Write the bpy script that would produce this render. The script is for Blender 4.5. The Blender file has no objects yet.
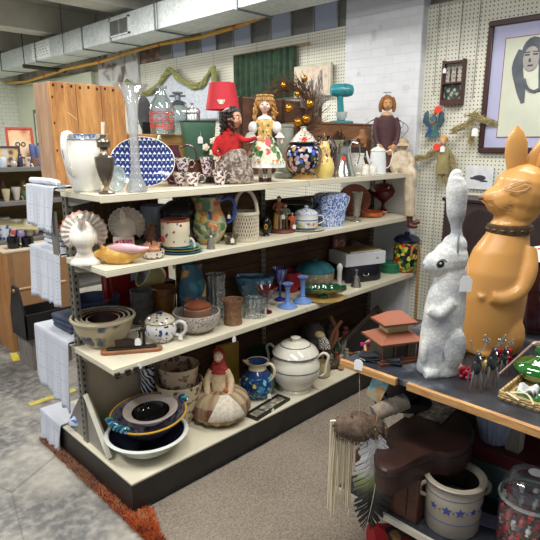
import bpy, math, random
from mathutils import Vector, Matrix, Euler
R = random.Random(7)
PI = math.pi
COL = bpy.context.scene.collection
SC = bpy.context.scene
# ------------------------------------------------------------------ camera numbers (metres; X runs along the display shelf, Y across it)
FOC, PITCH, CH = 529.0, math.radians(13.5), 1.6
CP, SP, Q = math.cos(PITCH), math.sin(PITCH), math.sqrt(.5)

def at(px, py, z):
    x, y = px-270, 270-py
    f, u = FOC*CP+y*SP, y*CP-FOC*SP
    s = (z-CH)/u
    return Vector((Q*s*(f+x), Q*s*(f-x), z))
def on(px, Y, z):
    k = px-270
    A = Q*FOC-k*CP*Q
    X = (Q*FOC*Y+k*CP*Q*Y+k*SP*(CH-z))/A
    return Vector((X, Y, z))
def wallp(px, py, X):
    x, y = px-270, 270-py
    f, u = FOC*CP+y*SP, y*CP-FOC*SP
    s = X/(Q*(f+x))
    return Vector((X, Q*s*(f-x), CH+u*s))
def depth(P): return CP*Q*(P[0]+P[1])+SP*(CH-P[2])
def mm(P, n): return n*depth(P)/FOC
def hz(P, py):
    F = Q*(P[0]+P[1]); k = (270-py)/FOC
    return CH+F*(k*CP-SP)/(CP+k*SP)

# ------------------------------------------------------------------ colour and materials
def lin(c):
    out = []
    for v in c:
        v = v/255
        out.append(v/12.92 if v <= .04045 else ((v+.055)/1.055)**2.4)
    return (*out, 1)
MC = {}
class NT:
    def __init__(s, name):
        s.m = bpy.data.materials.new(name); s.m.use_nodes = True
        s.t = s.m.node_tree; s.t.nodes.clear()
        s.out = s.t.nodes.new('ShaderNodeOutputMaterial')
        s.b = s.t.nodes.new('ShaderNodeBsdfPrincipled')
        s.t.links.new(s.b.outputs[0], s.out.inputs[0])
    def n(s, typ, **kw):
        o = s.t.nodes.new('ShaderNode'+typ)
        for k, v in kw.items():
            if k.startswith('i_'):
                o.inputs[k[2:].replace('_', ' ')].default_value = v
            else: setattr(o, k, v)
        return o
    def l(s, a, b): s.t.links.new(a, b)
    def co(s, scale=(1, 1, 1), rot=(0, 0, 0), loc=(0, 0, 0)):
        tc = s.n('TexCoord'); mp = s.n('Mapping')
        mp.inputs['Scale'].default_value = scale; mp.inputs['Rotation'].default_value = rot; mp.inputs['Location'].default_value = loc
        s.l(tc.outputs['Object'], mp.inputs[0]); return mp.outputs[0]
    def ramp(s, fac, stops, interp='LINEAR'):
        r = s.n('ValToRGB'); r.color_ramp.interpolation = interp
        e = r.color_ramp.elements
        while len(e) > 1: e.remove(e[-1])
        e[0].position = stops[0][0]; e[0].color = stops[0][1]
        for p, c in stops[1:]:
            q = e.new(p); q.color = c
        s.l(fac, r.inputs[0]); return r.outputs[0]
    def mix(s, fac, a, b, mode='MIX'):
        m = s.n('MixRGB', blend_type=mode)
        for i, v in enumerate((fac, a, b)):
            if hasattr(v, 'node'): s.l(v, m.inputs[i])
            else: m.inputs[i].default_value = v
        return m.outputs[0]
    def math(s, op, a, b=0.0, c=None):
        m = s.n('Math', operation=op)
        for i, v in enumerate((a, b) if c is None else (a, b, c)):
            if hasattr(v, 'node'): s.l(v, m.inputs[i])
            else: m.inputs[i].default_value = v
        return m.outputs[0]
    def bump(s, h, strength=.3, dist=.002):
        b = s.n('Bump'); b.inputs['Strength'].default_value = strength; b.inputs['Distance'].default_value = dist
        s.l(h, b.inputs['Height']); s.l(b.outputs[0], s.b.inputs['Normal'])
def scale_c(c, k): return (min(1, c[0]*k), min(1, c[1]*k), min(1, c[2]*k), 1)

def plain(col, rough=.45, metal=0, var=.18, scale=14, bump=0, bs=60, coat=0):
    key = ('p', col, rough, metal, var, scale, bump, bs, coat)
    if key in MC: return MC[key]
    n = NT('plain'); c = lin(col)
    t = n.n('TexNoise'); t.inputs['Scale'].default_value = scale; t.inputs['Detail'].default_value = 5
    n.l(n.co(), t.inputs[0])
    n.l(n.ramp(t.outputs[0], [(.3, scale_c(c, 1-var)), (.7, scale_c(c, 1+var*.6))]), n.b.inputs['Base Color'])
    n.b.inputs['Roughness'].default_value = rough; n.b.inputs['Metallic'].default_value = metal
    n.b.inputs['Coat Weight'].default_value = coat
    if bump:
        t2 = n.n('TexNoise'); t2.inputs['Scale'].default_value = bs; t2.inputs['Detail'].default_value = 4
        n.l(n.co(), t2.inputs[0]); n.bump(t2.outputs[0], bump, .004)
    MC[key] = n.m; return n.m

def spots(base, cols, scale=45, thr=.42, rough=.2, soft=.04, zr=None, warp=.02, bands=None, metal=0, bump=0):
    """glazed surface with painted blotches; zr limits them to a height range, bands = [(z, colour)...] repaint rings"""
    key = ('s', base, tuple(cols), scale, thr, rough, soft, zr, warp, tuple(bands or ()), metal, bump)
    if key in MC: return MC[key]
    n = NT('painted_glaze')
    co = n.co()
    nz = n.n('TexNoise'); nz.inputs['Scale'].default_value = scale*.8; n.l(co, nz.inputs[0])
    v0 = n.n('VectorMath', operation='SUBTRACT'); n.l(nz.outputs['Color'], v0.inputs[0]); v0.inputs[1].default_value = (.5, .5, .5)
    v1 = n.n('VectorMath', operation='SCALE'); n.l(v0.outputs[0], v1.inputs[0]); v1.inputs['Scale'].default_value = warp
    v2 = n.n('VectorMath', operation='ADD'); n.l(co, v2.inputs[0]); n.l(v1.outputs[0], v2.inputs[1])
    vo = n.n('TexVoronoi'); vo.inputs['Scale'].default_value = scale; n.l(v2.outputs[0], vo.inputs[0])
    sep = n.n('SeparateColor'); n.l(vo.outputs['Color'], sep.inputs[0])
    k = len(cols)
    pc = n.ramp(sep.outputs[0], [(i/k, lin(c)) for i, c in enumerate(cols)], 'CONSTANT')
    fac = n.ramp(vo.outputs['Distance'], [(max(0, thr-soft), (1, 1, 1, 1)), (thr+soft, (0, 0, 0, 1))])
    sx = n.n('SeparateXYZ'); n.l(co, sx.inputs[0])
    if zr:
        a = n.math('GREATER_THAN', sx.outputs[2], zr[0]); b = n.math('LESS_THAN', sx.outputs[2], zr[1])
        fac = n.math('MULTIPLY', fac, n.math('MULTIPLY', a, b))
    c = n.mix(fac, lin(base), pc)
    for (z0, z1, bc) in (bands or ()):
        a = n.math('GREATER_THAN', sx.outputs[2], z0); b = n.math('LESS_THAN', sx.outputs[2], z1)
        c = n.mix(n.math('MULTIPLY', a, b), c, lin(bc))
    n.l(c, n.b.inputs['Base Color'])
    n.b.inputs['Roughness'].default_value = rough; n.b.inputs['Metallic'].default_value = metal
    if bump: n.bump(vo.outputs['Distance'], bump, .004)
    MC[key] = n.m; return n.m

def glass(col=(255, 255, 255), dens=.08, rough=.03, refl=1.0, ior=1.45, speck=0):
    """thin-walled glass: tinted see-through plus a mirror sheen that grows at grazing angles"""
    key = ('g', col, dens, rough, refl, speck)
    if key in MC: return MC[key]
    n = NT('glass'); t = n.t
    tr = n.n('BsdfTransparent'); c = lin(col)
    tr.inputs[0].default_value = c
    gl = n.n('BsdfGlossy'); gl.inputs['Roughness'].default_value = rough
    lw = n.n('LayerWeight'); lw.inputs['Blend'].default_value = .35
    di = n.n('BsdfDiffuse'); di.inputs[0].default_value = c
    m1 = n.n('MixShader'); m1.inputs[0].default_value = dens
    n.l(tr.outputs[0], m1.inputs[1]); n.l(di.outputs[0], m1.inputs[2])
    m2 = n.n('MixShader')
    n.l(n.math('MULTIPLY', n.math('ADD', n.math('MULTIPLY', lw.outputs['Facing'], .45), .05), refl), m2.inputs[0])
    n.l(m1.outputs[0], m2.inputs[1]); n.l(gl.outputs[0], m2.inputs[2])
    n.l(m2.outputs[0], n.out.inputs[0])
    if speck:
        tx = n.n('TexVoronoi'); tx.inputs['Scale'].default_value = speck; n.l(n.co(), tx.inputs[0])
        b = n.n('Bump'); b.inputs['Strength'].default_value = .9; b.inputs['Distance'].default_value = .004
        n.l(tx.outputs['Distance'], b.inputs['Height'])
        n.l(b.outputs[0], gl.inputs['Normal']); n.l(b.outputs[0], lw.inputs['Normal'])
    MC[key] = n.m; return n.m

def wood(c1, c2, axis=0, scale=6, rough=.6, ring=12, planks=0):
    key = ('w', c1, c2, axis, scale, rough, ring, planks)
    if key in MC: return MC[key]
    n = NT('wood'); s = [scale*3]*3; s[axis] = scale*.35
    co = n.co(tuple(s))
    t = n.n('TexNoise'); t.inputs['Scale'].default_value = 1.5; t.inputs['Detail'].default_value = 8; t.inputs['Distortion'].default_value = 1.2
    n.l(co, t.inputs[0])
    t2 = n.n('TexNoise'); t2.inputs['Scale'].default_value = ring; t2.inputs['Detail'].default_value = 3
    n.l(co, t2.inputs[0])
    f = n.mix(.35, t.outputs[0], t2.outputs[0])
    c = n.ramp(f, [(.35, lin(c1)), (.62, lin(c2))])
    if planks:
        sx = n.n('SeparateXYZ'); n.l(n.co(), sx.inputs[0])
        ax = sx.outputs[2] if axis != 2 else sx.outputs[0]
        g = n.math('FRACT', n.math('MULTIPLY', ax, 1/planks))
        c = n.mix(n.math('LESS_THAN', g, .05), c, (.01, .007, .005, 1))
    n.l(c, n.b.inputs['Base Color']); n.b.inputs['Roughness'].default_value = rough
    n.bump(t2.outputs[0], .15, .002)
    MC[key] = n.m; return n.m

def fabric(c1, c2=None, scale=18, rough=.95, plaid=None):
    key = ('f', c1, c2, scale, plaid)
    if key in MC: return MC[key]
    n = NT('fabric'); c2 = c2 or tuple(int(v*.8) for v in c1)
    t = n.n('TexNoise'); t.inputs['Scale'].default_value = scale; t.inputs['Detail'].default_value = 6; n.l(n.co(), t.inputs[0])
    c = n.ramp(t.outputs[0], [(.35, lin(c2)), (.65, lin(c1))])
    n.l(c, n.b.inputs['Base Color']); n.b.inputs['Roughness'].default_value = rough
    t2 = n.n('TexNoise'); t2.inputs['Scale'].default_value = 300; n.l(n.co(), t2.inputs[0])
    n.bump(t2.outputs[0], .25, .002)
    MC[key] = n.m; return n.m
def metal(col=(170, 170, 165), rough=.3, var=.2):
    return plain(col, rough, .9, var, 25)
def glazed(col, rough=.15, var=.07): return plain(col, rough, 0, var, 20, coat=.3)
WHITE = (238, 236, 230)

# ------------------------------------------------------------------ geometry
class G:
    def __init__(s): s.v = []; s.f = []; s.mi = []
    def add(s, v, f, mi=0, M=None):
        o = len(s.v)
        s.v += [tuple(M @ Vector(p)) if M is not None else tuple(p) for p in v]
        s.f += [tuple(i+o for i in q) for q in f]; s.mi += [mi]*len(f)
        return s
    def lathe(s, prof, seg=28, c=(0, 0, 0), sx=1, sy=1, fl=None, mi=0, M=None):
        v = []; f = []; rows = []
        for r, z in prof:
            if r < 1e-5: rows.append([len(v)]); v.append((c[0], c[1], c[2]+z)); continue
            row = []
            for k in range(seg):
                a = 2*PI*k/seg; rr = r
                if fl: rr = r*(1+fl[1]*math.cos(fl[0]*a)*max(0, min(1, (z-fl[2])/max(1e-4, fl[3]-fl[2]))))
                row.append(len(v)); v.append((c[0]+rr*math.cos(a)*sx, c[1]+rr*math.sin(a)*sy, c[2]+z))
            rows.append(row)
        for a, b in zip(rows, rows[1:]):
            for k in range(seg):
                k2 = (k+1) % seg
                if len(a) == 1 and len(b) == 1: continue
                if len(a) == 1: f.append((a[0], b[k2], b[k]))
                elif len(b) == 1: f.append((a[k], a[k2], b[0]))
                else: f.append((a[k], a[k2], b[k2], b[k]))
        return s.add(v, f, mi, M)
    def tube(s, pts, r, seg=8, mi=0, M=None, closed=False, flat=1.0):
        P = [Vector(p) for p in pts]; n = len(P)
        rs = list(r) if isinstance(r, (list, tuple)) else [r]*n
        if not closed and 3 <= n <= 9 and max(rs) > .0026 and seg > 4:
            q = []; qr = []
            for i in range(n-1):
                a, b, c, d = P[max(i-1, 0)], P[i], P[i+1], P[min(i+2, n-1)]
                for j in range(4):
                    t = j/4; q.append(.5*((2*b)+(c-a)*t+(2*a-5*b+4*c-d)*t*t+(3*b-a-3*c+d)*t**3)); qr.append(rs[i]+(rs[i+1]-rs[i])*(3*t*t-2*t**3))
            P = q+[P[-1]]; rs = qr+[rs[-1]]; n = len(P)
        v = []; f = []; up = None
        for i in range(n):
            if closed: t = P[(i+1) % n]-P[i-1]
            else: t = P[min(i+1, n-1)]-P[max(i-1, 0)]
            t = t.normalized() if t.length > 1e-9 else Vector((0, 0, 1))
            if up is None:
                up = t.cross(Vector((0, 0, 1)))
                if up.length < .1: up = t.cross(Vector((0, 1, 0)))
                up.normalize()
            up = (up-t*up.dot(t)).normalized(); w = t.cross(up)
            for k in range(seg):
                a = 2*PI*k/seg
                v.append(P[i]+up*rs[i]*math.cos(a)*flat+w*rs[i]*math.sin(a))
        for i in range(n if closed else n-1):
            j = (i+1) % n
            for k in range(seg):
                k2 = (k+1) % seg
                f.append((i*seg+k, i*seg+k2, j*seg+k2, j*seg+k))
        if not closed:
            f.append(tuple(range(seg))[::-1]); f.append(tuple((n-1)*seg+k for k in range(seg)))
        return s.add(v, f, mi, M)
    def loft(s, secs, seg=24, mi=0, M=None, e=1.0):
        v = []; f = []
        for (cx, cy, cz, rx, ry) in secs:
            for k in range(seg):
                a = 2*PI*k/seg; ca, sa = math.cos(a), math.sin(a)
                v.append((cx+rx*math.copysign(abs(ca)**e, ca), cy+ry*math.copysign(abs(sa)**e, sa), cz))
        n = len(secs)
        for i in range(n-1):
            for k in range(seg):
                k2 = (k+1) % seg
                f.append((i*seg+k, i*seg+k2, (i+1)*seg+k2, (i+1)*seg+k))
        f.append(tuple(range(seg))[::-1]); f.append(tuple((n-1)*seg+k for k in range(seg)))
        return s.add(v, f, mi, M)
    def ell(s, c, r, rot=(0, 0, 0), seg=16, mi=0, M=None):
        if not isinstance(r, (list, tuple)): r = (r, r, r)
        m = Matrix.Translation(c) @ Euler(rot).to_matrix().to_4x4() @ Matrix.Diagonal((*r, 1))
        if M is not None: m = M @ m
        n = max(4, seg//2)
        return s.lathe([(math.sin(PI*i/n), -math.cos(PI*i/n)) if 0 < i < n else (0, -math.cos(PI*i/n)) for i in range(n+1)], seg, mi=mi, M=m)
    def box(s, c, d, rot=(0, 0, 0), mi=0, M=None):
        m = Matrix.Translation(c) @ Euler(rot).to_matrix().to_4x4() @ Matrix.Diagonal((d[0]/2, d[1]/2, d[2]/2, 1))
        if M is not None: m = M @ m
        v = [(x, y, z) for x in (-1, 1) for y in (-1, 1) for z in (-1, 1)]
        f = [(0, 1, 3, 2), (4, 6, 7, 5), (0, 4, 5, 1), (2, 3, 7, 6), (0, 2, 6, 4), (1, 5, 7, 3)]
        return s.add(v, f, mi, m)
    def bx(s, a, b, mi=0, M=None):
        return s.box([(a[i]+b[i])/2 for i in range(3)], [abs(b[i]-a[i]) for i in range(3)], mi=mi, M=M)
    def prism(s, poly, y0, y1, mi=0, M=None):
        """polygon in the XZ plane given depth along Y"""
        n = len(poly)
        v = [(x, y0, z) for x, z in poly]+[(x, y1, z) for x, z in poly]
        f = [tuple(range(n)), tuple(range(2*n-1, n-1, -1))]+[(i, i+n, (i+1) % n+n, (i+1) % n) for i in range(n)]
        return s.add(v, f, mi, M)
    def sheet(s, fn, nu, nv, mi=0, M=None):
        v = [fn(i/nu, j/nv) for j in range(nv+1) for i in range(nu+1)]
        f = [(j*(nu+1)+i, j*(nu+1)+i+1, (j+1)*(nu+1)+i+1, (j+1)*(nu+1)+i) for j in range(nv) for i in range(nu)]
        return s.add(v, f, mi, M)
    def build(s, name, mats, parent=None, loc=None, rz=0, rot=None, smooth=True, bevel=0, sub=0, solid=0, remesh=0, sm=4, angle=40):
        me = bpy.data.meshes.new(name); me.from_pydata(s.v, [], s.f)
        if not isinstance(mats, (list, tuple)): mats = [mats]
        for m in mats: me.materials.append(m)
        me.polygons.foreach_set('material_index', s.mi)
        me.update()
        o = bpy.data.objects.new(name, me); COL.objects.link(o)
        if remesh:
            md = o.modifiers.new('r', 'REMESH'); md.mode = 'VOXEL'; md.voxel_size = remesh
            md = o.modifiers.new('s', 'SMOOTH'); md.factor = .5; md.iterations = sm
            dg = bpy.context.evaluated_depsgraph_get()
            nm = bpy.data.meshes.new_from_object(o.evaluated_get(dg)); o.modifiers.clear()
            old = o.data; o.data = nm; bpy.data.meshes.remove(old); me = nm
            me.name = name
            if not len(me.materials):
                for m in mats: me.materials.append(m)
        if smooth:
            me.polygons.foreach_set('use_smooth', [True]*len(me.polygons))
            me.set_sharp_from_angle(angle=math.radians(angle))
        if bevel:
            md = o.modifiers.new('b', 'BEVEL'); md.width = bevel; md.segments = 2; md.limit_method = 'ANGLE'
        if solid:
            md = o.modifiers.new('t', 'SOLIDIFY'); md.thickness = solid; md.offset = 0
        if sub:
            md = o.modifiers.new('u', 'SUBSURF'); md.levels = sub; md.render_levels = sub
        if parent: o.parent = parent
        if loc is not None: o.location = loc
        if rot is not None: o.rotation_euler = rot
        elif rz: o.rotation_euler = (0, 0, rz)
        return o

def tag(o, label, cat, group=None, kind=None):
    o['label'] = label; o['category'] = cat
    if group: o['group'] = group
    if kind: o['kind'] = kind
    return o
def struct(o): o['kind'] = 'structure'; return o
SCR = -PI/4                                          # local +X then runs across the aisle view, local -Y out to the aisle
def thing(name, label, cat, loc=(0, 0, 0), rz=SCR, group=None, rot=None):
    o = bpy.data.objects.new(name, None); COL.objects.link(o); o.empty_display_size = .05
    o.location = loc; o.rotation_euler = rot if rot else (0, 0, rz)
    return tag(o, label, cat, group)
def children(o): return [c for c in bpy.data.objects if c.parent == o]
def dup(root, loc, rz=None, label=None, k=None):
    m = {}
    def cp(o, par):
        c = o.copy(); COL.objects.link(c)
        if par: c.parent = par
        for ch in kids.get(o.name, []): cp(ch, c)
        return c
    kids = {}
    for o in bpy.data.objects:
        if o.parent: kids.setdefault(o.parent.name, []).append(o)
    c = cp(root, None); c.location = loc
    if rz is not None: c.rotation_euler = (c.rotation_euler[0], c.rotation_euler[1], rz)
    if label: c['label'] = label
    if k: c.scale = (k, k, k)
    return c
def vessel(outer, t=.004, bot=None):
    """outer profile turned into a hollow wall of thickness t"""
    z0 = outer[0][1]
    inner = [(max(r-t, .0), max(z, z0+t)) for r, z in reversed(outer) if r > t*1.2 and z > z0+t*1.5]
    return [(0, z0)]+outer+inner+[(0, inner[-1][1] if inner else z0+t)]
def sc(prof, w, h): return [(r*w/2, z*h) for r, z in prof]
def arc(c, rx, rz, a0, a1, n=12, y=0):
    return [(c[0]+rx*math.cos(math.radians(a0+(a1-a0)*i/n)), y, c[1]+rz*math.sin(math.radians(a0+(a1-a0)*i/n))) for i in range(n+1)]
PAPER = plain((236, 236, 236), .8, var=.03)
STRING = plain((225, 220, 205), .9, var=.05)
def price_tag(parent, p, s=.02, rz=0, mat=None):
    g = G(); w = s*.75
    g.prism([(-w/2, -s), (w/2, -s), (w/2, -.25*s), (w*.25, 0), (-w*.25, 0), (-w/2, -.25*s)], -.0008, .0008)
    g.tube([(0, 0, -.1*s), (.1*s, .002, .5*s), (0, .004, .9*s)], .0006, 4)
    o = g.build('price_tag', mat or PAPER, parent, loc=p, rz=rz); return o
REDS = plain((235, 62, 42), .5, var=.03)
def sticker(parent, p, r=.008, rz=0):
    g = G(); g.lathe([(0, -.001), (r, -.001), (r, .001), (0, .001)], 16, M=Matrix.Rotation(PI/2, 4, 'X'))
    o = g.build('price_sticker', REDS, parent, loc=p, rz=rz); o['label'] = 'round red price sticker'; return o
# ================================================================== room
WX = 3.5; WY = 9.3; CZ = 3.15
def m_floor():
    n = NT('worn_concrete'); co = n.co()
    t = n.n('TexNoise'); t.inputs['Scale'].default_value = 1.3; t.inputs['Detail'].default_value = 9; t.inputs['Roughness'].default_value = .62; t.inputs['Distortion'].default_value = .6; n.l(co, t.inputs[0])
    c = n.ramp(t.outputs[0], [(.34, lin((78, 78, 80))), (.46, lin((104, 104, 104))), (.57, lin((146, 143, 136))), (.75, lin((186, 182, 172)))])
    t2 = n.n('TexNoise'); t2.inputs['Scale'].default_value = 22; t2.inputs['Detail'].default_value = 8; n.l(co, t2.inputs[0])
    c = n.mix(n.ramp(t2.outputs[0], [(.42, (0, 0, 0, 1)), (.75, (.55, .55, .55, 1))]), c, lin((196, 190, 178)))
    v = n.n('TexVoronoi', feature='DISTANCE_TO_EDGE'); v.inputs['Scale'].default_value = .9; n.l(n.co((1, 1, 1), loc=(.3, .2, 0)), v.inputs[0])
    c = n.mix(n.math('MULTIPLY', n.math('LESS_THAN', v.outputs['Distance'], .003), .35), c, lin((60, 60, 62)))
    n.l(c, n.b.inputs['Base Color']); n.b.inputs['Roughness'].default_value = .55; n.bump(t2.outputs[0], .25, .003); return n.m
def m_peg():
    n = NT('pegboard'); co = n.co(); sx = n.n('SeparateXYZ'); n.l(co, sx.inputs[0])
    fy = n.math('SUBTRACT', n.math('FRACT', n.math('MULTIPLY', sx.outputs[1], 1/.0254)), .5)
    fz = n.math('SUBTRACT', n.math('FRACT', n.math('MULTIPLY', sx.outputs[2], 1/.0254)), .5)
    d = n.math('SQRT', n.math('ADD', n.math('MULTIPLY', fy, fy), n.math('MULTIPLY', fz, fz)))
    hole = n.math('LESS_THAN', d, .17)
    t = n.n('TexNoise'); t.inputs['Scale'].default_value = 2.5; n.l(co, t.inputs[0])
    base = n.ramp(t.outputs[0], [(.3, lin((214, 213, 196))), (.7, lin((232, 231, 218)))])
    seam = n.math('LESS_THAN', n.math('FRACT', n.math('MULTIPLY', sx.outputs[1], 1/.61)), .006)
    c = n.mix(hole, base, lin((52, 48, 42))); c = n.mix(seam, c, lin((120, 120, 112)))
    n.l(c, n.b.inputs['Base Color']); n.b.inputs['Roughness'].default_value = .5
    n.bump(n.math('SUBTRACT', 1.0, hole), .4, .003); return n.m
def m_brick(c, mortar, bs=.5, rot=(PI/2, 0, PI/2), dirt=.3):
    n = NT('painted_brick'); co = n.co((1, 1, 1), rot)
    sx = n.n('SeparateXYZ'); n.l(n.co(), sx.inputs[0]); cb = n.n('CombineXYZ')
    n.l(sx.outputs[1] if rot[2] else sx.outputs[0], cb.inputs[0]); n.l(sx.outputs[2], cb.inputs[1])
    b = n.n('TexBrick'); b.inputs['Scale'].default_value = 4.2; b.inputs['Mortar Size'].default_value = .012; b.inputs['Mortar Smooth'].default_value = .6
    b.inputs['Color1'].default_value = lin(c); b.inputs['Color2'].default_value = lin(tuple(int(v*.975) for v in c)); b.inputs['Mortar'].default_value = lin(mortar)
    n.l(cb.outputs[0], b.inputs[0])
    t = n.n('TexNoise'); t.inputs['Scale'].default_value = 7; t.inputs['Detail'].default_value = 8; n.l(n.co(), t.inputs[0])
    cc = n.mix(n.ramp(t.outputs[0], [(.62, (0, 0, 0, 1)), (.72, (dirt, dirt, dirt, 1))]), b.outputs[0], lin((120, 108, 96)))
    n.l(cc, n.b.inputs['Base Color']); n.b.inputs['Roughness'].default_value = .6
    h = n.math('SUBTRACT', 1.0, b.outputs['Fac']); n.bump(n.mix(.3, h, t.outputs[0]), .4, .006); return n.m
g = G(); g.bx((-4, -4, -.1), (WX+.3, WY+.3, 0)); struct(g.build('floor', m_floor()))
g = G(); g.bx((-4, -4, CZ), (WX+.3, WY+.3, CZ+.15)); struct(g.build('ceiling', plain((176, 174, 164), .9, var=.25, scale=3, bump=.4, bs=12)))
def m_conc():
    n = NT('old_wall'); co = n.co()
    t = n.n('TexNoise'); t.inputs['Scale'].default_value = 3; t.inputs['Detail'].default_value = 9; n.l(co, t.inputs[0])
    n.l(n.ramp(t.outputs[0], [(.35, lin((140, 136, 122))), (.55, lin((176, 172, 156))), (.7, lin((206, 202, 186)))]), n.b.inputs['Base Color'])
    n.b.inputs['Roughness'].default_value = .9; n.bump(t.outputs[0], .5, .01); return n.m
g = G(); g.bx((WX+.03, -4, 0), (WX+.25, WY, CZ)); struct(g.build('wall_right', m_conc()))
g = G(); g.bx((-4, WY, 0), (WX+.03, WY+.2, CZ)); struct(g.build('wall_back', m_brick((232, 236, 226), (190, 192, 182), rot=(PI/2, 0, 0))))
g = G(); g.bx((WX-.02, 6.75, 0), (WX+.03, WY-.01, 2.5)); struct(g.build('wall_right_panel', plain((214, 220, 196), .7, var=.06, scale=2)))
# pegboard sheets, each its own panel on the wall
PEG = m_peg()
yl = wallp(141, 80, WX)[1]
g = G(); g.bx((WX-.006, 2.6, .3), (WX+.03, yl, 2.47)); struct(g.build('wall_right_pegboard', PEG))
g = G(); g.bx((WX-.006, -.4, .3), (WX+.03, 2.0, 2.5)); struct(g.build('wall_right_pegboard', PEG))
# peeling plaster strip beyond the pegboard
def m_peel():
    n = NT('peeling_plaster'); t = n.n('TexNoise'); t.inputs['Scale'].default_value = 5; t.inputs['Detail'].default_value = 10; t.inputs['Distortion'].default_value = .5; n.l(n.co(), t.inputs[0])
    c = n.ramp(t.outputs[0], [(.36, lin((120, 104, 96))), (.42, lin((176, 170, 164))), (.47, lin((206, 208, 206))), (.7, lin((222, 224, 222)))])
    n.l(c, n.b.inputs['Base Color']); n.b.inputs['Roughness'].default_value = .9; n.bump(t.outputs[0], .6, .01); return n.m
y2 = wallp(101, 80, WX)[1]
g = G(); g.bx((WX-.03, yl, 0), (WX+.03, y2, 2.75)); struct(g.build('wall_right_plaster', m_peel()))
def m_redbrick():
    n = NT('bare_brick'); t = n.n('TexNoise'); t.inputs['Scale'].default_value = 9; t.inputs['Detail'].default_value = 8; n.l(n.co(), t.inputs[0])
    n.l(n.ramp(t.outputs[0], [(.35, lin((92, 70, 62))), (.55, lin((128, 104, 92))), (.7, lin((166, 152, 142)))]), n.b.inputs['Base Color']); n.b.inputs['Roughness'].default_value = .95
    n.bump(t.outputs[0], .6, .01); return n.m
g = G(); g.bx((WX, wallp(161, 60, WX)[1], 2.47), (WX+.03, yl+.02, CZ)); struct(g.build('wall_right_brick', m_redbrick()))
# brick pillar
g = G(); g.bx((3.43, 1.985, 0), (WX+.03, 2.63, CZ)); struct(g.build('wall_pillar', m_brick((226, 229, 234), (217, 220, 225), dirt=.35), bevel=.008))
# clerestory strip: dark panels and windows
k = 0
y = 2.75
SKYP = plain((196, 206, 222), .25, var=.1, scale=6)
n_ = NT('daylight_pane'); n_.b.inputs['Base Color'].default_value = lin((120, 126, 138)); n_.b.inputs['Emission Color'].default_value = lin((190, 200, 220)); n_.b.inputs['Emission Strength'].default_value = .10; n_.b.inputs['Roughness'].default_value = .15
GREYP = plain((126, 128, 124), .6, var=.2, scale=5)
g = G(); g.bx((WX-.004, 2.63, 2.47), (WX+.03, wallp(161, 60, WX)[1], 2.90)); struct(g.build('trim_1', GREYP))
while y < 5.0:
    k += 1
    w = G(); w.bx((WX-.012, y, 2.475), (WX-.002, y+.235, 2.85)); wo = struct(w.build('window_%d' % k, n_.m))
    f = G()
    for (a, b, c, d) in ((y-.01, y+.005, 2.47, 2.86), (y+.23, y+.245, 2.47, 2.86), (y, y+.235, 2.845, 2.86)):
        f.bx((WX-.022, a, c), (WX-.002, b, d))
    f.build('window_frame', plain((150, 152, 150), .5), wo)
    y += .49
# ceiling beams across the room
for i, yb in enumerate((4.9, 6.6, 8.3)):
    g = G(); g.bx((-4, yb, CZ-.28), (WX+.02, yb+.3, CZ+.01)); struct(g.build('ceiling_beam', plain((206, 204, 192), .9, var=.15, scale=4, bump=.3, bs=10)))
# ------------------------------------------------------------------ galvanised duct
def m_galv():
    n = NT('galvanised_sheet'); co = n.co()
    v = n.n('TexVoronoi'); v.inputs['Scale'].default_value = 45; n.l(co, v.inputs[0])
    t = n.n('TexNoise'); t.inputs['Scale'].default_value = 3; n.l(co, t.inputs[0])
    sp = n.n('SeparateColor'); n.l(v.outputs['Color'], sp.inputs[0])
    f = n.mix(.6, sp.outputs[0], t.outputs[0])
    n.l(n.ramp(f, [(.2, lin((196, 206, 208))), (.8, lin((234, 240, 240)))]), n.b.inputs['Base Color'])
    n.b.inputs['Metallic'].default_value = .3; n.b.inputs['Roughness'].default_value = .42; n.bump(t.outputs[0], .2, .01); return n.m
GALV = m_galv()
DX0, DX1, DZ0, DZ1 = 2.9, 3.26, 2.59, 2.81
duct = thing('air_duct', 'long square galvanised metal duct hanging under the ceiling along the wall', 'duct', (DX0, 0, DZ0), 0)
g = G()
ys = [.2, 1.4, 2.35, 3.25, 4.35, 5.15, 5.75, 7.0, 8.2, 9.28]
for a, b in zip(ys, ys[1:]): g.bx((0, a+.004, 0), (DX1-DX0, b-.004, DZ1-DZ0))
g.build('duct_panel', GALV, duct, bevel=.004)
for yy in ys[1:-1]:
    g = G(); t = .012
    g.bx((-t, yy-.008, -t), (DX1-DX0+t, yy+.008, 0)); g.bx((-t, yy-.008, DZ1-DZ0), (DX1-DX0+t, yy+.008, DZ1-DZ0+t))
    g.bx((-t, yy-.008, 0), (0, yy+.008, DZ1-DZ0)); g.bx((DX1-DX0, yy-.008, 0), (DX1-DX0+t, yy+.008, DZ1-DZ0))
    g.build('seam_collar', plain((140, 148, 150), .45, .7), duct)
for yy in (2.35, 4.3, 6.2):
    g = G(); g.tube([(-.015, yy, 0), (-.015, yy, CZ-DZ0)], .004, 6); g.bx((-.02, yy-.01, -.014), (DX1-DX0+.02, yy+.01, -.012)); g.build('hanger_rod', plain((70, 72, 74), .5, .5), duct)
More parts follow.
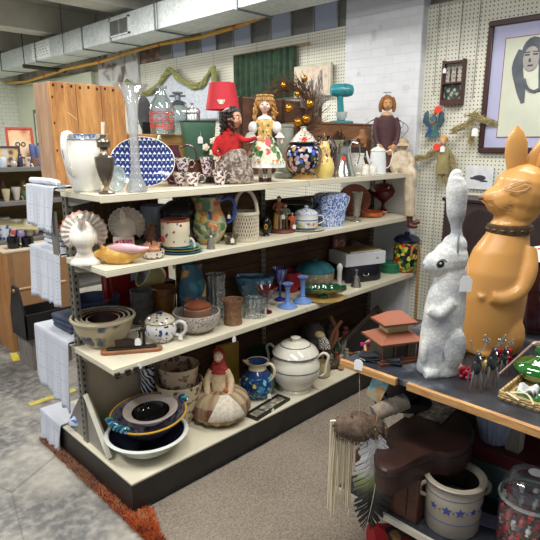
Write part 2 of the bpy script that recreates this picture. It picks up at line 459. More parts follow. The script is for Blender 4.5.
# grille
a, b = wallp(110, 35, DX0-.002), wallp(129, 15, DX0-.002)
gr = G(); y0, y1 = b[1], a[1]; z0, z1 = .03, .19
for (p, q, r_, s_) in ((y0, y1, z0, z0+.015), (y0, y1, z1-.015, z1), (y0, y0+.02, z0, z1), (y1-.02, y1, z0, z1)): gr.bx((-.014, p, r_), (0, q, s_))
gr.build('grille_frame', plain((214, 220, 220), .4, .2), duct)
gr = G(); gr.bx((-.004, y0+.02, z0+.015), (-.001, y1-.02, z1-.015)); gb = gr.build('grille', plain((92, 92, 86), .6), duct); gb['label'] = 'dark grille behind thin bars'
gr = G()
for i in range(9): gr.box((-.008, (y0+y1)/2, z0+.025+i*.0135), (.004, y1-y0-.04, .004))
gr.bx((-.012, (y0+y1)/2-.006, z0+.01), (-.004, (y0+y1)/2+.006, z1-.01)); gr.build('louvre', plain((150, 152, 150), .5, .3), gb)
# paper label with scribbled writing on the duct
a, b = wallp(33, 62, DX0-.002), wallp(50, 50, DX0-.002); y0, y1 = b[1], a[1]
gr = G(); gr.bx((-.004, y0, .015), (-.002, y1, .205)); pl = gr.build('paper_sign', plain((240, 244, 242), .8, var=.02), duct); pl['label'] = 'white paper sign with grey scribbled writing'
gr = G(); rr = random.Random(3)
for r_ in range(5):
    yy = y1-.06
    while yy > y0+.09:
        L = rr.uniform(.03, .07); zz = .175-r_*.032
        gr.tube([(-.0045, yy, zz), (-.0045, yy-L*.3, zz+.012), (-.0045, yy-L*.6, zz-.008), (-.0045, yy-L, zz+.004)], .0022, 4)
        yy -= L+.03
gr.build('writing', plain((120, 124, 122), .8), pl)
# dark angle iron beneath
p0, p1 = at(23, 66, DZ0-.045), at(66, 71, DZ0-.045)
g = G(); g.tube([p0, p1], .026, 4); g.tube([(p0[0]-.02+.04, p0[1], p0[2]), (p0[0]+.02, p0[1], CZ)], .006, 6); tag(g.build('angle_iron', plain((70, 62, 58), .6, .3), smooth=False), 'dark rusty angle iron under the metal duct', 'metal bar')
# yellow hose
pts = []
for (px, py) in ((5, 83), (25, 82), (45, 76), (66, 69), (100, 62), (130, 52), (160, 44), (200, 37), (235, 27), (262, 17), (283, 7), (300, -4)):
    pts.append(wallp(px, py, 3.30))
g = G(); g.tube(pts, .019, 8)
yh = tag(g.build('air_hose', plain((214, 160, 58), .5, var=.25, scale=30)), 'yellow air hose strung along below the metal duct', 'hose')
for i in (2, 4, 6, 8, 9, 10):
    g = G(); g.tube([Vector(pts[i])+Vector((0, -.02, 0)), Vector(pts[i])+Vector((0, .02, .004))], .024, 8)
    g.build('tape_wrap', plain((196, 92, 44), .6), yh)
# ------------------------------------------------------------------ floor marks and rugs
YEL = plain((226, 206, 70), .6, var=.2, scale=20)
p = at(15, 357, .001); g = G(); g.box((0, 0, .001), (.18, .05, .002)); tag(g.build('floor_tape', YEL, loc=p, rz=math.radians(78)), 'short yellow tape strip on the concrete beside the wooden stool', 'tape')
p = at(53, 397, .001); g = G(); g.box((0, 0, .001), (.3, .05, .002)); tag(g.build('floor_tape', plain((206, 190, 92), .7, var=.3, scale=25), loc=p, rz=math.radians(0)), 'worn yellow tape strip on the concrete below the hanging lace cloth', 'tape')
# beige carpet
c0, c1 = at(150, 500, .01), at(163, 540, .01)
def m_carpet():
    n = NT('carpet'); t = n.n('TexNoise'); t.inputs['Scale'].default_value = 110; t.inputs['Detail'].default_value = 6; n.l(n.co(), t.inputs[0])
    t2 = n.n('TexNoise'); t2.inputs['Scale'].default_value = 3; n.l(n.co(), t2.inputs[0])
    c = n.ramp(t.outputs[0], [(.3, lin((98, 88, 78))), (.5, lin((128, 117, 104))), (.7, lin((150, 139, 125)))])
    n.l(n.mix(n.ramp(t2.outputs[0], [(.3, (0, 0, 0, 1)), (.8, (.25, .25, .25, 1))]), c, lin((176, 164, 150))), n.b.inputs['Base Color'])
    n.b.inputs['Roughness'].default_value = 1; n.bump(t.outputs[0], .9, .006); return n.m
sl = (c1[0]-c0[0])/(c1[1]-c0[1])
def cx(y): return c0[0]+sl*(y-c0[1])
g = G(); poly = [(cx(1.835), 1.835), (3.4, 1.835), (3.4, -.5), (cx(.9), -.5), (cx(.9), .9)]
g.add([(x, y, .001) for x, y in poly]+[(x, y, .016) for x, y in poly], [(4, 3, 2, 1, 0), (5, 6, 7, 8, 9)]+[(i, (i+1) % 5, (i+1) % 5+5, i+5) for i in range(5)])
tag(g.build('carpet', m_carpet(), bevel=.006), 'flat beige carpet on the floor in front of the shelf base', 'carpet')
# orange shag rug under the base
g = G(); g.bx((.958, 1.35, .001), (.998, 2.75, .012)); g.bx((.958, 1.35, .001), (cx(1.835)-.012, 1.845, .0115))
rr = random.Random(5)
def m_rug():
    n = NT('shag'); t = n.n('TexNoise'); t.inputs['Scale'].default_value = 9; t.inputs['Detail'].default_value = 5; n.l(n.co(), t.inputs[0])
    sx = n.n('SeparateXYZ'); n.l(n.co(), sx.inputs[0])
    near = n.ramp(sx.outputs[1], [(0, (0, 0, 0, 1)), (1, (1, 1, 1, 1))])
    c = n.ramp(t.outputs[0], [(.3, lin((120, 52, 26))), (.5, lin((190, 92, 46))), (.7, lin((176, 134, 92)))])
    w = n.n('MapRange'); w.inputs[1].default_value = 1.8; w.inputs[2].default_value = 2.25; n.l(sx.outputs[1], w.inputs[0])
    n.l(n.mix(n.math('MULTIPLY', w.outputs[0], .75), c, lin((138, 112, 92))), n.b.inputs['Base Color']); n.b.inputs['Roughness'].default_value = 1; return n.m
def tuft(x, y, dx, dy):
    h = rr.uniform(.012, .03); a = rr.uniform(0, 2*PI)
    ex, ey = x+dx+.01*math.cos(a), y+dy+.01*math.sin(a)
    w = .003; nx, ny = math.cos(a+PI/2)*w, math.sin(a+PI/2)*w
    g.add([(x-nx, y-ny, .008), (x+nx, y+ny, .008), (ex, ey, .008+h)], [(0, 1, 2)])
for i in range(3600):
    yy = rr.uniform(1.35, 2.75); xx = .958+rr.uniform(-.005, .05)
    tuft(xx, yy, rr.uniform(-.02, .01), rr.uniform(-.02, .02))
for i in range(5200):
    yy = rr.uniform(1.2, 1.84); xx = rr.uniform(.958, max(.96, cx(yy)-.012))
    tuft(xx, yy, rr.uniform(-.02, .02), rr.uniform(-.02, .02))
tag(g.build('shag_rug', m_rug(), smooth=False), 'orange and brown shag rug sticking out from under the black shelf base', 'rug')
# ================================================================== the display gondola
GX0, GX1 = 1.0, 3.43
YB, YF, YS, YR = 1.85, 1.93, 2.31, 2.72
S0, S3, S2, S1 = .16, .67, 1.10, 1.40
CREAM = plain((214, 208, 186), .45, var=.08, scale=5)
POST = plain((134, 130, 120), .5, .4, .2, 20)
gon = thing('display_shelf', 'long double-sided shop shelving unit with cream shelves and a black base', 'shelving', (0, 0, 0), 0)
g = G(); g.bx((GX0, YB, .012), (GX1, 2.77, S0-.012)); g.build('base_box', plain((36, 34, 32), .45, var=.3, scale=12), gon, bevel=.004)['label'] = 'black scuffed base box'
g = G(); g.bx((GX0, YB, S0-.012), (GX1, 2.77, S0)); g.build('base_deck', CREAM, gon, bevel=.003)
for nm, z in (('upper', S1), ('middle', S2), ('lower', S3)):
    for (xa, xb) in ((GX0-.005, 2.235), (2.24, GX1)):
        g = G(); g.bx((xa, YF, z-.006), (xb, YR-.02 if z == S1 else YS-.015, z))
        g.bx((xa, YF, z-.03), (xb, YF+.006, z-.006)); g.bx((xa, YF+.006, z-.026), (xa+.006, YS-.02, z-.006))
        g.build('shelf', CREAM, gon, bevel=.002)
        if z != S1:
            g = G(); g.bx((xa, YS+.02, z-.006), (xb, YR, z)); g.build('shelf', CREAM, gon, bevel=.002)
    for xp in (GX0+.03, 2.237, GX1-.02):
        g = G(); g.prism([(0, -.006), (0, -.07), (-.03, -.07), (-.30, -.02), (-.30, -.006)], -.003, .003, M=Matrix.Translation((xp, YS-.02, z)) @ Matrix.Rotation(PI/2, 4, 'Z') @ Matrix.Diagonal((1, 1, 1, 1)))
        g.build('shelf_bracket', plain((150, 146, 136), .5, .3), gon)
for xp in (GX0+.03, 2.237, GX1-.02):
    g = G(); top = 1.39
    g.bx((xp-.015, YS-.02, S0), (xp+.015, YS+.02, top))
    sl = G(); z = .2
    while z < 1.38: sl.bx((xp-.0165, YS-.006, z), (xp-.0148, YS+.004, z+.014)); sl.bx((xp-.004, YS-.0215, z), (xp+.004, YS-.0198, z+.014)); z += .032
    po = g.build('upright_post', POST, gon, bevel=.002)
    sl.build('slot', plain((28, 26, 24), .9), po)
    if xp < 2:
        g = G()
        g.prism([(-.23, S0), (.2, S0), (.01, .40), (-.03, .40)], -.004, .004, M=Matrix.Translation((xp, YS, 0)) @ Matrix.Rotation(-PI/2, 4, 'Z'))
        g.build('foot_bracket', plain((162, 158, 150), .5, .3), gon)
        g = G(); g.tube([(xp, YS-.025, .42), (xp, YS-.225, S0+.006)], .017, 4); g.build('foot_rail', plain((206, 202, 184), .5), gon, smooth=False)['label'] = 'cream slanted rail of the foot'
# brown plank back panels down the spine
BRN = wood((52, 34, 22), (96, 66, 42), 0, 4, .8, planks=.11)
for (xa, xb, zt) in ((1.6, 2.22, 1.385), (2.255, GX1-.04, 1.26)):
    g = G(); g.bx((xa, YS+.0, S0), (xb, YS+.012, zt)); g.build('back_panel', BRN, gon)
g = G(); g.bx((GX0+.05, YS, S0+.005), (1.6, YS+.01, S3-.03)); g.build('back_panel', plain((176, 162, 138), .6, var=.1, scale=4), gon)['label'] = 'tan lower back panel'
# metal clips at the corner of the lower shelf
for (px, py) in ((101, 367), (112, 373), (119, 369)):
    p = at(px, py, S3-.02); g = G(); g.bx((-.012, -.006, -.012), (.012, .006, .012)); g.tube([(-.02, 0, 0), (.03, -.006, -.004)], .004, 6)
    g.build('shelf_clip', metal((90, 88, 84)), gon, loc=(GX0+(.01 if px < 105 else .06 if px < 115 else .1), YF-.006, S3-.03))
# white panel closing the far end of the middle shelf
p = on(400, 2.2, S2)
g = G(); g.bx((GX1-.035, YF+.05, S2+.001), (GX1-.015, YS-.03, S1-.035)); tag(g.build('white_board', plain((214, 214, 212), .6, var=.05)), 'white board standing on the middle shelf behind the ruby compote', 'board')

# ------------------------------------------------------------------ lace cloths draped over the open end of the back shelves
def m_lace():
    n = NT('lace'); co = n.co(); sx = n.n('SeparateXYZ'); n.l(co, sx.inputs[0])
    def frac(v, p, off=0.0): return n.math('SUBTRACT', n.math('FRACT', n.math('ADD', n.math('MULTIPLY', v, 1/p), off)), .5)
    def dots(py, pz):
        a = frac(sx.outputs[1], py); b = frac(sx.outputs[2], pz)
        a2 = n.math('MULTIPLY', a, py/.01); b2 = n.math('MULTIPLY', b, pz/.01)
        return n.math('LESS_THAN', n.math('SQRT', n.math('ADD', n.math('MULTIPLY', a2, a2), n.math('MULTIPLY', b2, b2))), .26)
    hole = n.math('MAXIMUM', dots(.017, .085), dots(.11, .017))
    c = n.mix(hole, lin((206, 211, 222)), lin((140, 154, 166)))
    t = n.n('TexNoise'); t.inputs['Scale'].default_value = 90; n.l(co, t.inputs[0])
    c = n.mix(.12, c, t.outputs[0], 'MULTIPLY')
    n.l(c, n.b.inputs['Base Color']); n.b.inputs['Roughness'].default_value = .9; n.bump(t.outputs[0], .3, .002); return n.m
LACE = m_lace(); CLOTH = fabric((232, 234, 240), (208, 212, 222), 12)
def lace(z, y0, y1, drop0, drop1, label, seed, top=True):
    rr = random.Random(seed); ph = rr.uniform(0, 6)
    g = G()
    def fn(u, v):
        y = y0+(y1-y0)*u
        d = drop0+(drop1-drop0)*u
        w = .010*math.sin(u*17+ph)+.006*math.sin(u*31+ph*2)
        if v < .3:
            t = v/.3; return (1.0-.02+(1-t)*.16, y, z+.006+.004*math.sin(u*9+ph)*(1-t)+.003)
        t = (v-.3)/.7
        return (GX0-.012-.008*t-abs(w)*t*1.2, y+w*t*1.2, z+.006-d*t-.012*abs(math.sin(u*20))*(t > .99))
    g.sheet(fn, 60, 36)
    return tag(g.build('lace_cloth', LACE, solid=.003), label, 'cloth', 'lace cloths over the shelf ends')
lace(S1, YS+.03, 2.65, .20, .17, 'white lace cloth hanging from the end of the top shelf', 1)
lace(S2, YS+.03, 2.68, .24, .24, 'white lace cloth hanging from the end of the middle shelf', 2)
lace(S3, YS+.03, 2.74, .36, .28, 'white lace cloth hanging from the end of the lower shelf', 3)
lace(S0, YS+.22, YR+.07, .14, .15, 'white lace cloth hanging over the corner of the black base', 4)
# rolled white cloth on top shelf end
g = G(); g.tube([(GX0+.02, YS+.05+i*.06, S1+.028+.002*math.sin(i)) for i in range(6)], [.012, .014, .014, .015, .015, .013], 12); tag(g.build('rolled_cloth', CLOTH), 'rolled white cloth lying along the end of the top shelf', 'cloth')
# ================================================================== things on the top shelf
def item(px, Y, z, dz=.0005):
    P = on(px, Y, z); P.z = z+dz; return P
def HH(P, py): return hz(P, py)-P.z
# wooden crate
P = item(58, 2.42, S1); P2 = item(130, 2.42, S1); h = HH(P, 81)
cr = thing('wooden_crate', 'tall pale wooden crate standing on end with nail heads along its top edge', 'crate', (P.x, 2.42, P.z), 0)
w_ = P2.x-P.x; CW = wood((150, 98, 50), (200, 148, 88), 2, 5, .65)
CW2 = wood((150, 116, 88), (196, 160, 128), 2, 5, .7)
g = G()
for i in range(3): g.bx((w_*i/3+.001, 0, 0), (w_*(i+1)/3-.001, .014, h))
g.build('front_boards', CW, cr, bevel=.002)
g = G(); g.bx((.0, .0145, 0), (.018, .17, h)); g.build('side_board', CW2, cr, bevel=.002)['label'] = 'greyish weathered side board'
g = G(); g.bx((w_-.018, .0145, 0), (w_, .17, h)); g.build('side_board', CW2, cr)
g = G(); g.bx((.0185, .0145, h-.018), (w_-.0185, .17, h)); g.build('end_board', CW, cr)
NAIL = plain((58, 40, 30), .6, .4)
for i in range(9):
    g = G(); g.ell((.02+i*(w_-.04)/8, -.001, h-.014-.004*(i % 2)), (.006, .003, .007), seg=8); g.build('nail', NAIL, cr)
for zz in (h*.62, h*.36, h*.86):
    g = G(); g.ell((.012, -.001, zz), (.004, .002, .006), seg=8); g.build('nail', NAIL, cr)
g = G(); g.box((w_*.26, -.0008, h*.69), (.052, .001, .0022), (0, .62, 0)); g.build('scratch', plain((240, 214, 180), .8), cr)['label'] = 'pale diagonal scratch'
# white pitcher with blue bands
BLUEBAND = (112, 138, 184)
P = item(87, 2.13, S1); h = HH(P, 134); w = mm(P, 40)
pit = thing('water_pitcher', 'large white ironstone pitcher with blue banded rim and a big handle', 'pitcher', P)
pr = sc([(.62, 0), (.66, .02), (.74, .1), (.92, .32), (1.0, .5), (.98, .64), (.88, .78), (.82, .86), (.82, .94), (.86, 1.0)], w*.96, h)
g = G(); g.lathe(vessel(pr, .006), 36)
g.build('body', spots((236, 234, 224), [BLUEBAND, (150, 170, 204)], 90, .5, .15, bands=None, zr=(h*.92, h*.985)), pit)
g = G()
for zz in (h*.99, h*.905, h*.03): rr_ = w*.48*(.86 if zz > .95*h else .83 if zz > .5*h else .66); g.lathe([(rr_, zz-.0022), (rr_+.0014, zz), (rr_, zz+.0022)], 36)
g.build('painted_band', glazed(BLUEBAND), pit)['label'] = 'blue painted bands at rim and foot'
g = G(); M = Matrix.Rotation(math.radians(-112), 4, 'Z')
g.tube([(w*.36, 0, h*.93), (w*.46, 0, h*1.0), (w*.60, 0, h*.98), (w*.66, 0, h*.84), (w*.64, 0, h*.62), (w*.56, 0, h*.42), (w*.46, 0, h*.30)], [.010, .011, .012, .011, .010, .010, .006], 10, M=M, flat=1.3)
g.build('handle', glazed((236, 236, 230)), pit)
g = G(); g.tube([(w*.675, 0, h*.9), (w*.70, 0, h*.80), (w*.68, 0, h*.62), (w*.6, 0, h*.44)], [.0015, .004, .004, .0015], 6, M=M); g.build('handle_stripe', glazed(BLUEBAND), pit)['label'] = 'blue stripe down the handle'
g = G(); g.loft([(w*.36, 0, h*.84, .02, .02), (w*.40, 0, h*.93, .026, .026), (w*.43, 0, h*1.0, .034, .03)], 14); g.build('spout', glazed((236, 234, 224)), pit)
# tiny shot glass
P = item(62, 2.22, S1); g = G(); g.lathe(vessel([(.014, 0), (.017, .034)], .002), 18); tag(g.build('shot_glass', glass((235, 240, 240), .2), loc=P), 'tiny clear shot glass at the corner of the top shelf below the crate', 'glass')
# pewter oil lamp
P = item(107, 1.985, S1); h = HH(P, 122); k = h
lamp = thing('oil_lamp', 'small dark pewter oil lamp with a white wick standing before the pitcher', 'oil lamp', P)
PW = plain((128, 118, 104), .32, .85, .25, 30)
w = mm(P, 19)
g = G(); g.lathe([(0, 0), (w*.42, 0), (w*.42, .006), (w*.2, .014), (w*.12, .03), (w*.2, .042), (w*.36, .07), (w*.46, .1*k/.27), (w*.50, .50*k), (w*.50, .52*k), (w*.34, .54*k), (w*.2, .58*k), (w*.18, .63*k), (w*.34, .66*k), (w*.34, .72*k), (w*.36, .73*k), (w*.32, .76*k), (w*.16, .79*k), (w*.14, .83*k), (0, .83*k)], 30); g.build('font', PW, lamp)
g = G(); g.tube([(0, 0, .82*k), (.002, 0, .92*k), (.004, 0, k)], [.006, .007, .008], 10); g.build('wick', plain((232, 220, 196), .8), lamp)
# tall trumpet glass vase
P = item(137, 1.975, S1); h = HH(P, 84); w = mm(P, 31)
tv = thing('trumpet_vase', 'very tall clear glass vase with a flared ruffled rim', 'glass vase', P)
g = G(); g.lathe(vessel(sc([(.62, 0), (.66, .02), (.56, .08), (.34, .16), (.27, .3), (.28, .5), (.32, .68), (.4, .82), (.6, .92), (.95, .985), (1.0, 1.0)], w, h), .003), 36, fl=(6, .12, h*.85, h)); g.build('body', glass((248, 250, 250), .16, .05, 1.5), tv)
g = G(); g.lathe([(0, .001), (w*.33, .001), (w*.34, .012), (w*.2, .05), (0, .055)], 24); g.build('foot', glass((246, 248, 250), .25, .05, 1.5, speck=60), tv)
# oval blue dish
P = item(144, 2.17, S1); h = HH(P, 137); w = mm(P, 64)
od = thing('oval_dish', 'oval dark blue and white patterned platter leaning upright behind the trumpet vase', 'platter', P, SCR, rot=(math.radians(-9), 0, SCR))
n = NT('blue_pattern'); co = n.co(); sx = n.n('SeparateXYZ'); n.l(co, sx.inputs[0])
row = n.math('FRACT', n.math('MULTIPLY', sx.outputs[2], 1/.030)); colf = n.math('FRACT', n.math('MULTIPLY', sx.outputs[0], 1/.021))
tri = n.math('LESS_THAN', n.math('ADD', n.math('ABSOLUTE', n.math('SUBTRACT', colf, .5)), row), .42)
dot = n.math('LESS_THAN', n.math('ADD', n.math('POWER', n.math('SUBTRACT', colf, .02), 2.0), n.math('POWER', n.math('SUBTRACT', row, .75), 2.0)), .03)
n.l(n.mix(n.math('MAXIMUM', tri, n.math('MULTIPLY', dot, .6)), lin((38, 58, 120)), lin((226, 230, 238))), n.b.inputs['Base Color']); n.b.inputs['Roughness'].default_value = .12
def plate(name, w, h, d, mat, parent, z0=0, rim=None, seg=40, back=None, face=None):
    """round or oval plate standing on edge, face to local -Y"""
    M = Matrix.Translation((0, 0, z0+h/2)) @ Matrix.Rotation(PI/2, 4, 'X') @ Matrix.Diagonal((w/2, h/2, 1, 1))
    g = G(); g.lathe([(0, -.004), (.55, -.004), (.62, 0), (1.0, d), (1.0, d+.004), (.98, d+.005), (.64, .006), (.55, .003), (0, .003)], seg, M=M)
    o = g.build(name, mat, parent)
    if rim:
        g = G(); g.lathe([(.955, d-.001), (.99, d+.0055), (1.012, d+.004), (1.0, d-.002)], seg, M=M); g.build('rim', rim, parent)
    return o
plate('dish', w, h, .02, n.m, od, rim=glazed((226, 222, 206)))
# round cut-glass dish in front
P = item(118, 2.045, S1); h = HH(P, 165); cd_ = thing('glass_saucer', 'small round cut glass saucer leaning between the oil lamp and the trumpet vase', 'dish', P, rot=(math.radians(-12), 0, SCR))
plate('saucer', mm(P, 17), h, .006, glass((215, 228, 228), .35, .1, 1.2, speck=110), cd_)
# wooden box shelf behind with bottles
PB = item(141, 2.42, S1); PC = item(190, 2.42, S1); zb = hz(PB, 134)
wb = thing('wooden_box', 'open wooden box behind the blue platter carrying the glass bottles', 'box', (PB.x, 2.40, S1), 0)
ww = PC.x-PB.x+.02; hb = zb-S1; TAN = wood((168, 122, 70), (206, 162, 104), 0, 5, .7)
for nm, a, b in (('top_board', (0, 0, hb-.012), (ww, .2, hb)), ('front_board', (0, 0, 0), (ww, .01, hb-.0125)), ('side_board', (0, .0105, 0), (.01, .2, hb-.0125)), ('side_board', (ww-.01, .0105, 0), (ww, .2, hb-.0125))):
    g = G(); g.bx(a, b); g.build(nm, TAN, wb, bevel=.002)
ZT = zb+.0005
def bottle(px, Y, z, top, wpx, prof, mat, name, label, seg=28):
    P = item(px, Y, z); h = HH(P, top); w = mm(P, wpx)
    t = thing(name, label, 'bottle', P)
    g = G(); g.lathe(vessel(sc(prof, w, h), .003), seg); g.build('body', mat, t); return t, w, h
CLR = glass((238, 244, 244), .07, .04, 1.5)
t, w, h = bottle(163, 2.42, zb, 86, 25, [(.9, 0), (.98, .03), (1, .1), (1, .5), (.9, .62), (.5, .78), (.38, .86), (.36, .93), (.46, .95), (.46, 1)], CLR, 'milk_bottle', 'clear glass milk bottle printed with red letters')
RED = plain((224, 74, 58), .5, var=.1)
rr = random.Random(11)
for row in range(3):
    zz = h*(.42-.13*row)
    for i in range(5):
        a = math.radians(-90+(i-2)*26)
        L = G(); sh = rr.choice(('E', 'H', 'O', 'S', 'P', 'I'))
        u = h*.045; ba = w*.055
        def bar(x0, z0, x1, z1):
            def pt(x, z):
                q = a+x*.17; return (math.cos(q)*(w/2+.0012), math.sin(q)*(w/2+.0012), zz+z*u)
            L.tube([pt(x0, z0), pt((x0+x1)/2, (z0+z1)/2), pt(x1, z1)], h*.0105, 5)
        for s_ in {'E': [(-1, -1, -1, 1), (-1, 1, 1, 1), (-1, 0, .6, 0), (-1, -1, 1, -1)], 'H': [(-1, -1, -1, 1), (1, -1, 1, 1), (-1, 0, 1, 0)], 'O': [(-1, -1, -1, 1), (1, -1, 1, 1), (-1, 1, 1, 1), (-1, -1, 1, -1)], 'S': [(-1, 1, 1, 1), (-1, 0, 1, 0), (-1, -1, 1, -1), (-1, 0, -1, 1), (1, -1, 1, 0)], 'P': [(-1, -1, -1, 1), (-1, 1, 1, 1), (1, 0, 1, 1), (-1, 0, 1, 0)], 'I': [(0, -1, 0, 1), (-1, 0, 0, 1)]}[sh]: bar(*s_)
        L.build('letter', RED, t)
t, w, h = bottle(179, 2.56, zb, 104, 26, [(.9, 0), (1, .04), (1, .62), (.9, .8), (.62, .95), (.42, 1.0)], CLR, 'syphon_bottle', 'round shouldered clear bottle topped with a metal syphon head')
g = G(); g.lathe([(w*.22, h), (w*.34, h*.99), (w*.3, h*1.05), (w*.12, h*1.12), (w*.1, h*1.3), (w*.2, h*1.32), (w*.2, h*1.38), (0, h*1.4)], 20); g.box((0, 0, h*1.25), (w*.6, .012, .012)); g.build('syphon_head', metal((150, 158, 168), .25), t)
# small silver canister
P = item(193, 2.43, zb); h = HH(P, 103); w = mm(P, 15)
t = thing('silver_canister', 'little silver lidded canister behind the green tin', 'canister', P)
g = G(); g.lathe([(0, 0), (w*.45, 0), (w*.5, .003), (w*.5, h*.62), (w*.46, h*.66), (0, h*.66)], 24); g.build('body', metal((186, 190, 192), .25), t)
g = G(); g.lathe([(0, h*.665), (w*.53, h*.665), (w*.53, h*.75), (w*.4, h*.84), (w*.12, h*.87), (w*.08, h*.92), (w*.12, h), (0, h)], 24); g.build('lid', metal((206, 208, 206), .25), t)
# black oval mirror-back on easel
P = item(148, 2.52, zb); h = HH(P, 95); w = mm(P, 15)
t = thing('dark_plaque', 'dark slate oval plaque propped up beside the milk bottle', 'plaque', P, rot=(math.radians(-6), math.radians(-6), SCR))
plate('plaque', w, h, .004, plain((62, 66, 72), .6), t)
P = item(150, 2.50, zb); g = G(); g.bx((-.04, 0, 0), (.04, .01, .062)); tag(g.build('black_box', plain((26, 24, 24), .5), loc=P, rz=0), 'small black open box under the slate plaque', 'box')
# small brooch-like ornament hanging on box front
P = item(162, 2.38, S1); z = hz(P, 139); g = G()
g.ell((0, 0, 0), (.012, .006, .016), seg=12); g.ell((0, -.003, .014), (.01, .005, .008), seg=10); g.ell((0, -.006, -.004), (.006, .004, .008), seg=10, mi=1)
tag(g.build('ceramic_owl', [glazed((218, 224, 214)), glazed((64, 120, 84))], loc=(P.x, 2.389, z)), 'tiny white and green ceramic ornament fixed to the wooden box', 'ornament')
# brown box under green tin, the tin, tag, roses
P = item(203, 2.28, S1); h = HH(P, 160)
t = thing('brown_box', 'dark brown box holding up the green tin', 'box', P, 0)
BR2 = wood((74, 38, 24), (112, 62, 40), 0, 6, .6)
g = G(); g.bx((-.062, -.03, 0), (.062, .07, h-.006)); g.build('body', BR2, t, bevel=.003)
g = G(); g.bx((-.065, -.033, h-.0055), (.065, .073, h)); g.build('lid', BR2, t, bevel=.002)
z1 = P.z+h; P2 = item(199, 2.28, z1); h2 = HH(P2, 122)
t = thing('green_tin', 'tall dark green tin canister with white roses and a paper tag', 'tin', P2, -.5)
GRN = plain((72, 108, 88), .4, .2, .15, 8)
w = mm(P2, 33)
g = G(); g.loft([(0, 0, 0, w*.42, w*.3), (0, 0, h2*.5, w*.46, w*.33), (0, 0, h2*.96, w*.52, w*.36), (0, 0, h2, w*.50, w*.35)], 28, e=.55); g.build('body', GRN, t)
g = G(); g.loft([(0, 0, h2, w*.54, w*.38), (0, 0, h2*1.03, w*.54, w*.38)], 28, e=.55); g.build('lid', plain((44, 66, 54), .4), t)
price_tag(t, (0, -w*.36, h2*.62), .035)
g = G(); g.tube([(w*.1, -w*.38, 0), (w*.24, -w*.4, h2*.2), (w*.3, -w*.42, h2*.45)], .002, 5); ro = g.build('rose_stem', plain((70, 104, 66), .7), t)
for (x, z) in ((.14, .34), (.34, .2), (.36, .5)):
    g = G(); c = (w*x, -w*.46, h2*z)
    g.ell(c, (.014, .012, .014), seg=10)
    for a in range(5): g.ell((c[0]+.011*math.cos(a*1.256), c[1]-.004, c[2]+.011*math.sin(a*1.256)), (.009, .005, .009), (0, a, 0), seg=8)
    g.build('rose', plain((240, 232, 206), .8), ro)
# lustre tea set -------------------------------------------------
LUST = spots((232, 228, 222), [(112, 44, 84), (96, 36, 72), (150, 84, 120), (66, 110, 90)], 70, .5, .12, .03, bands=None, warp=.03)
PURP = plain((96, 52, 66), .2, .4, .2, 30)
P = item(174, 2.22, S1); h = HH(P, 145); w = mm(P, 26)
t = thing('lustre_teapot', 'dark copper lustre teapot with a looping handle behind the blue platter', 'teapot', P)
g = G(); g.lathe(vessel(sc([(.5, 0), (.8, .15), (.95, .4), (.8, .7), (.6, .9), (.62, 1)], w*.8, h), .003), 28); g.build('body', PURP, t)
g = G(); g.tube([(w*.3, 0, h*.92), (w*.62, 0, h*1.0), (w*.88, 0, h*.85), (w*.84, 0, h*.45), (w*.5, 0, h*.2)], .004, 8); g.build('handle', PURP, t)
def cup(px, Y, z, w, h, label, hand=1, rz=SCR, name='teacup', cat='cup', mat=None, group='lustre tea cups on the top shelf', prof=None):
    P = item(px, Y, z); t = thing(name, label, cat, P, rz, group)
    pr = sc(prof or [(.5, 0), (.54, .06), (.6, .2), (.8, .6), (1, 1)], w, h)
    g = G(); g.lathe(vessel(pr, .002), 24); g.build('body', mat or LUST, t)
    g = G(); g.tube([(hand*w*.42, 0, h*.82), (hand*w*.62, 0, h*.86), (hand*w*.74, 0, h*.6), (hand*w*.62, 0, h*.34), (hand*w*.36, 0, h*.3)], .0022, 6); g.build('handle', mat or LUST, t)
    return t, P
p0 = on(189, 2.05, S1); W_ = mm(p0, 17); H_ = mm(p0, 13.5)
cup(181, 2.12, S1, W_, H_, 'purple lustre cup next to the rim of the blue platter', -1)
cup(193, 2.05, S1, W_, H_, 'purple lustre cup in the front row beside the stacked saucers')
cup(183, 2.14, S1+H_+.002, W_, H_, 'purple lustre cup stacked on the cup by the blue platter', 1)
cup(207, 2.17, S1+.035, W_*.9, H_*1.5, 'taller lustre beaker standing on the saucers below the green tin')
cup(220, 2.03, S1, W_, H_*1.05, 'purple lustre cup standing alone before the grey lace skirt')
# saucers
for i in range(5):
    P = item(207, 2.17, S1, .0005+i*.0066); g = G(); g.lathe([(0, 0), (.03, 0), (.048, .006), (.05, .0066), (.03, .003), (0, .003)], 28)
    tag(g.build('saucer', LUST, loc=P), 'white saucer with purple lustre edge, number %s from the bottom of its stack' % ('one', 'two', 'three', 'four', 'five')[i], 'saucer', 'stacked lustre saucers')
# red lampshade
P = item(224, 2.45, S1); z0 = hz(P, 110)-.0; h = hz(P, 83)-z0; w = mm(P, 33)
t = thing('table_lamp', 'table lamp with a red tapered shade and a crest behind the dark-haired doll', 'table lamp', P)
g = G(); g.lathe([(w*.5, z0-P.z), (w*.37, z0-P.z+h), (w*.36, z0-P.z+h), (w*.49, z0-P.z)], 36); g.build('lamp_shade', plain((206, 48, 62), .7, var=.06), t)
g = G(); zz = z0-P.z; g.lathe([(0, 0), (.05, 0), (.05, .01), (.02, .02), (.03, .06), (.035, .1), (.012, zz*.8), (.008, zz+h*.5), (0, zz+h*.5)], 24); g.build('base', plain((110, 84, 60), .5), t)
g = G(); g.prism([(-.022, .014), (.022, .014), (.018, .0), (.01, -.012), (-.01, -.012), (-.018, 0)], -.001, .001, M=Matrix.Translation((0, -w*.475, zz+h*.25)) @ Matrix.Rotation(-.22, 4, 'X'))
g.build('crest', spots((206, 196, 170), [(90, 100, 70), (150, 120, 80)], 120, .4), t)
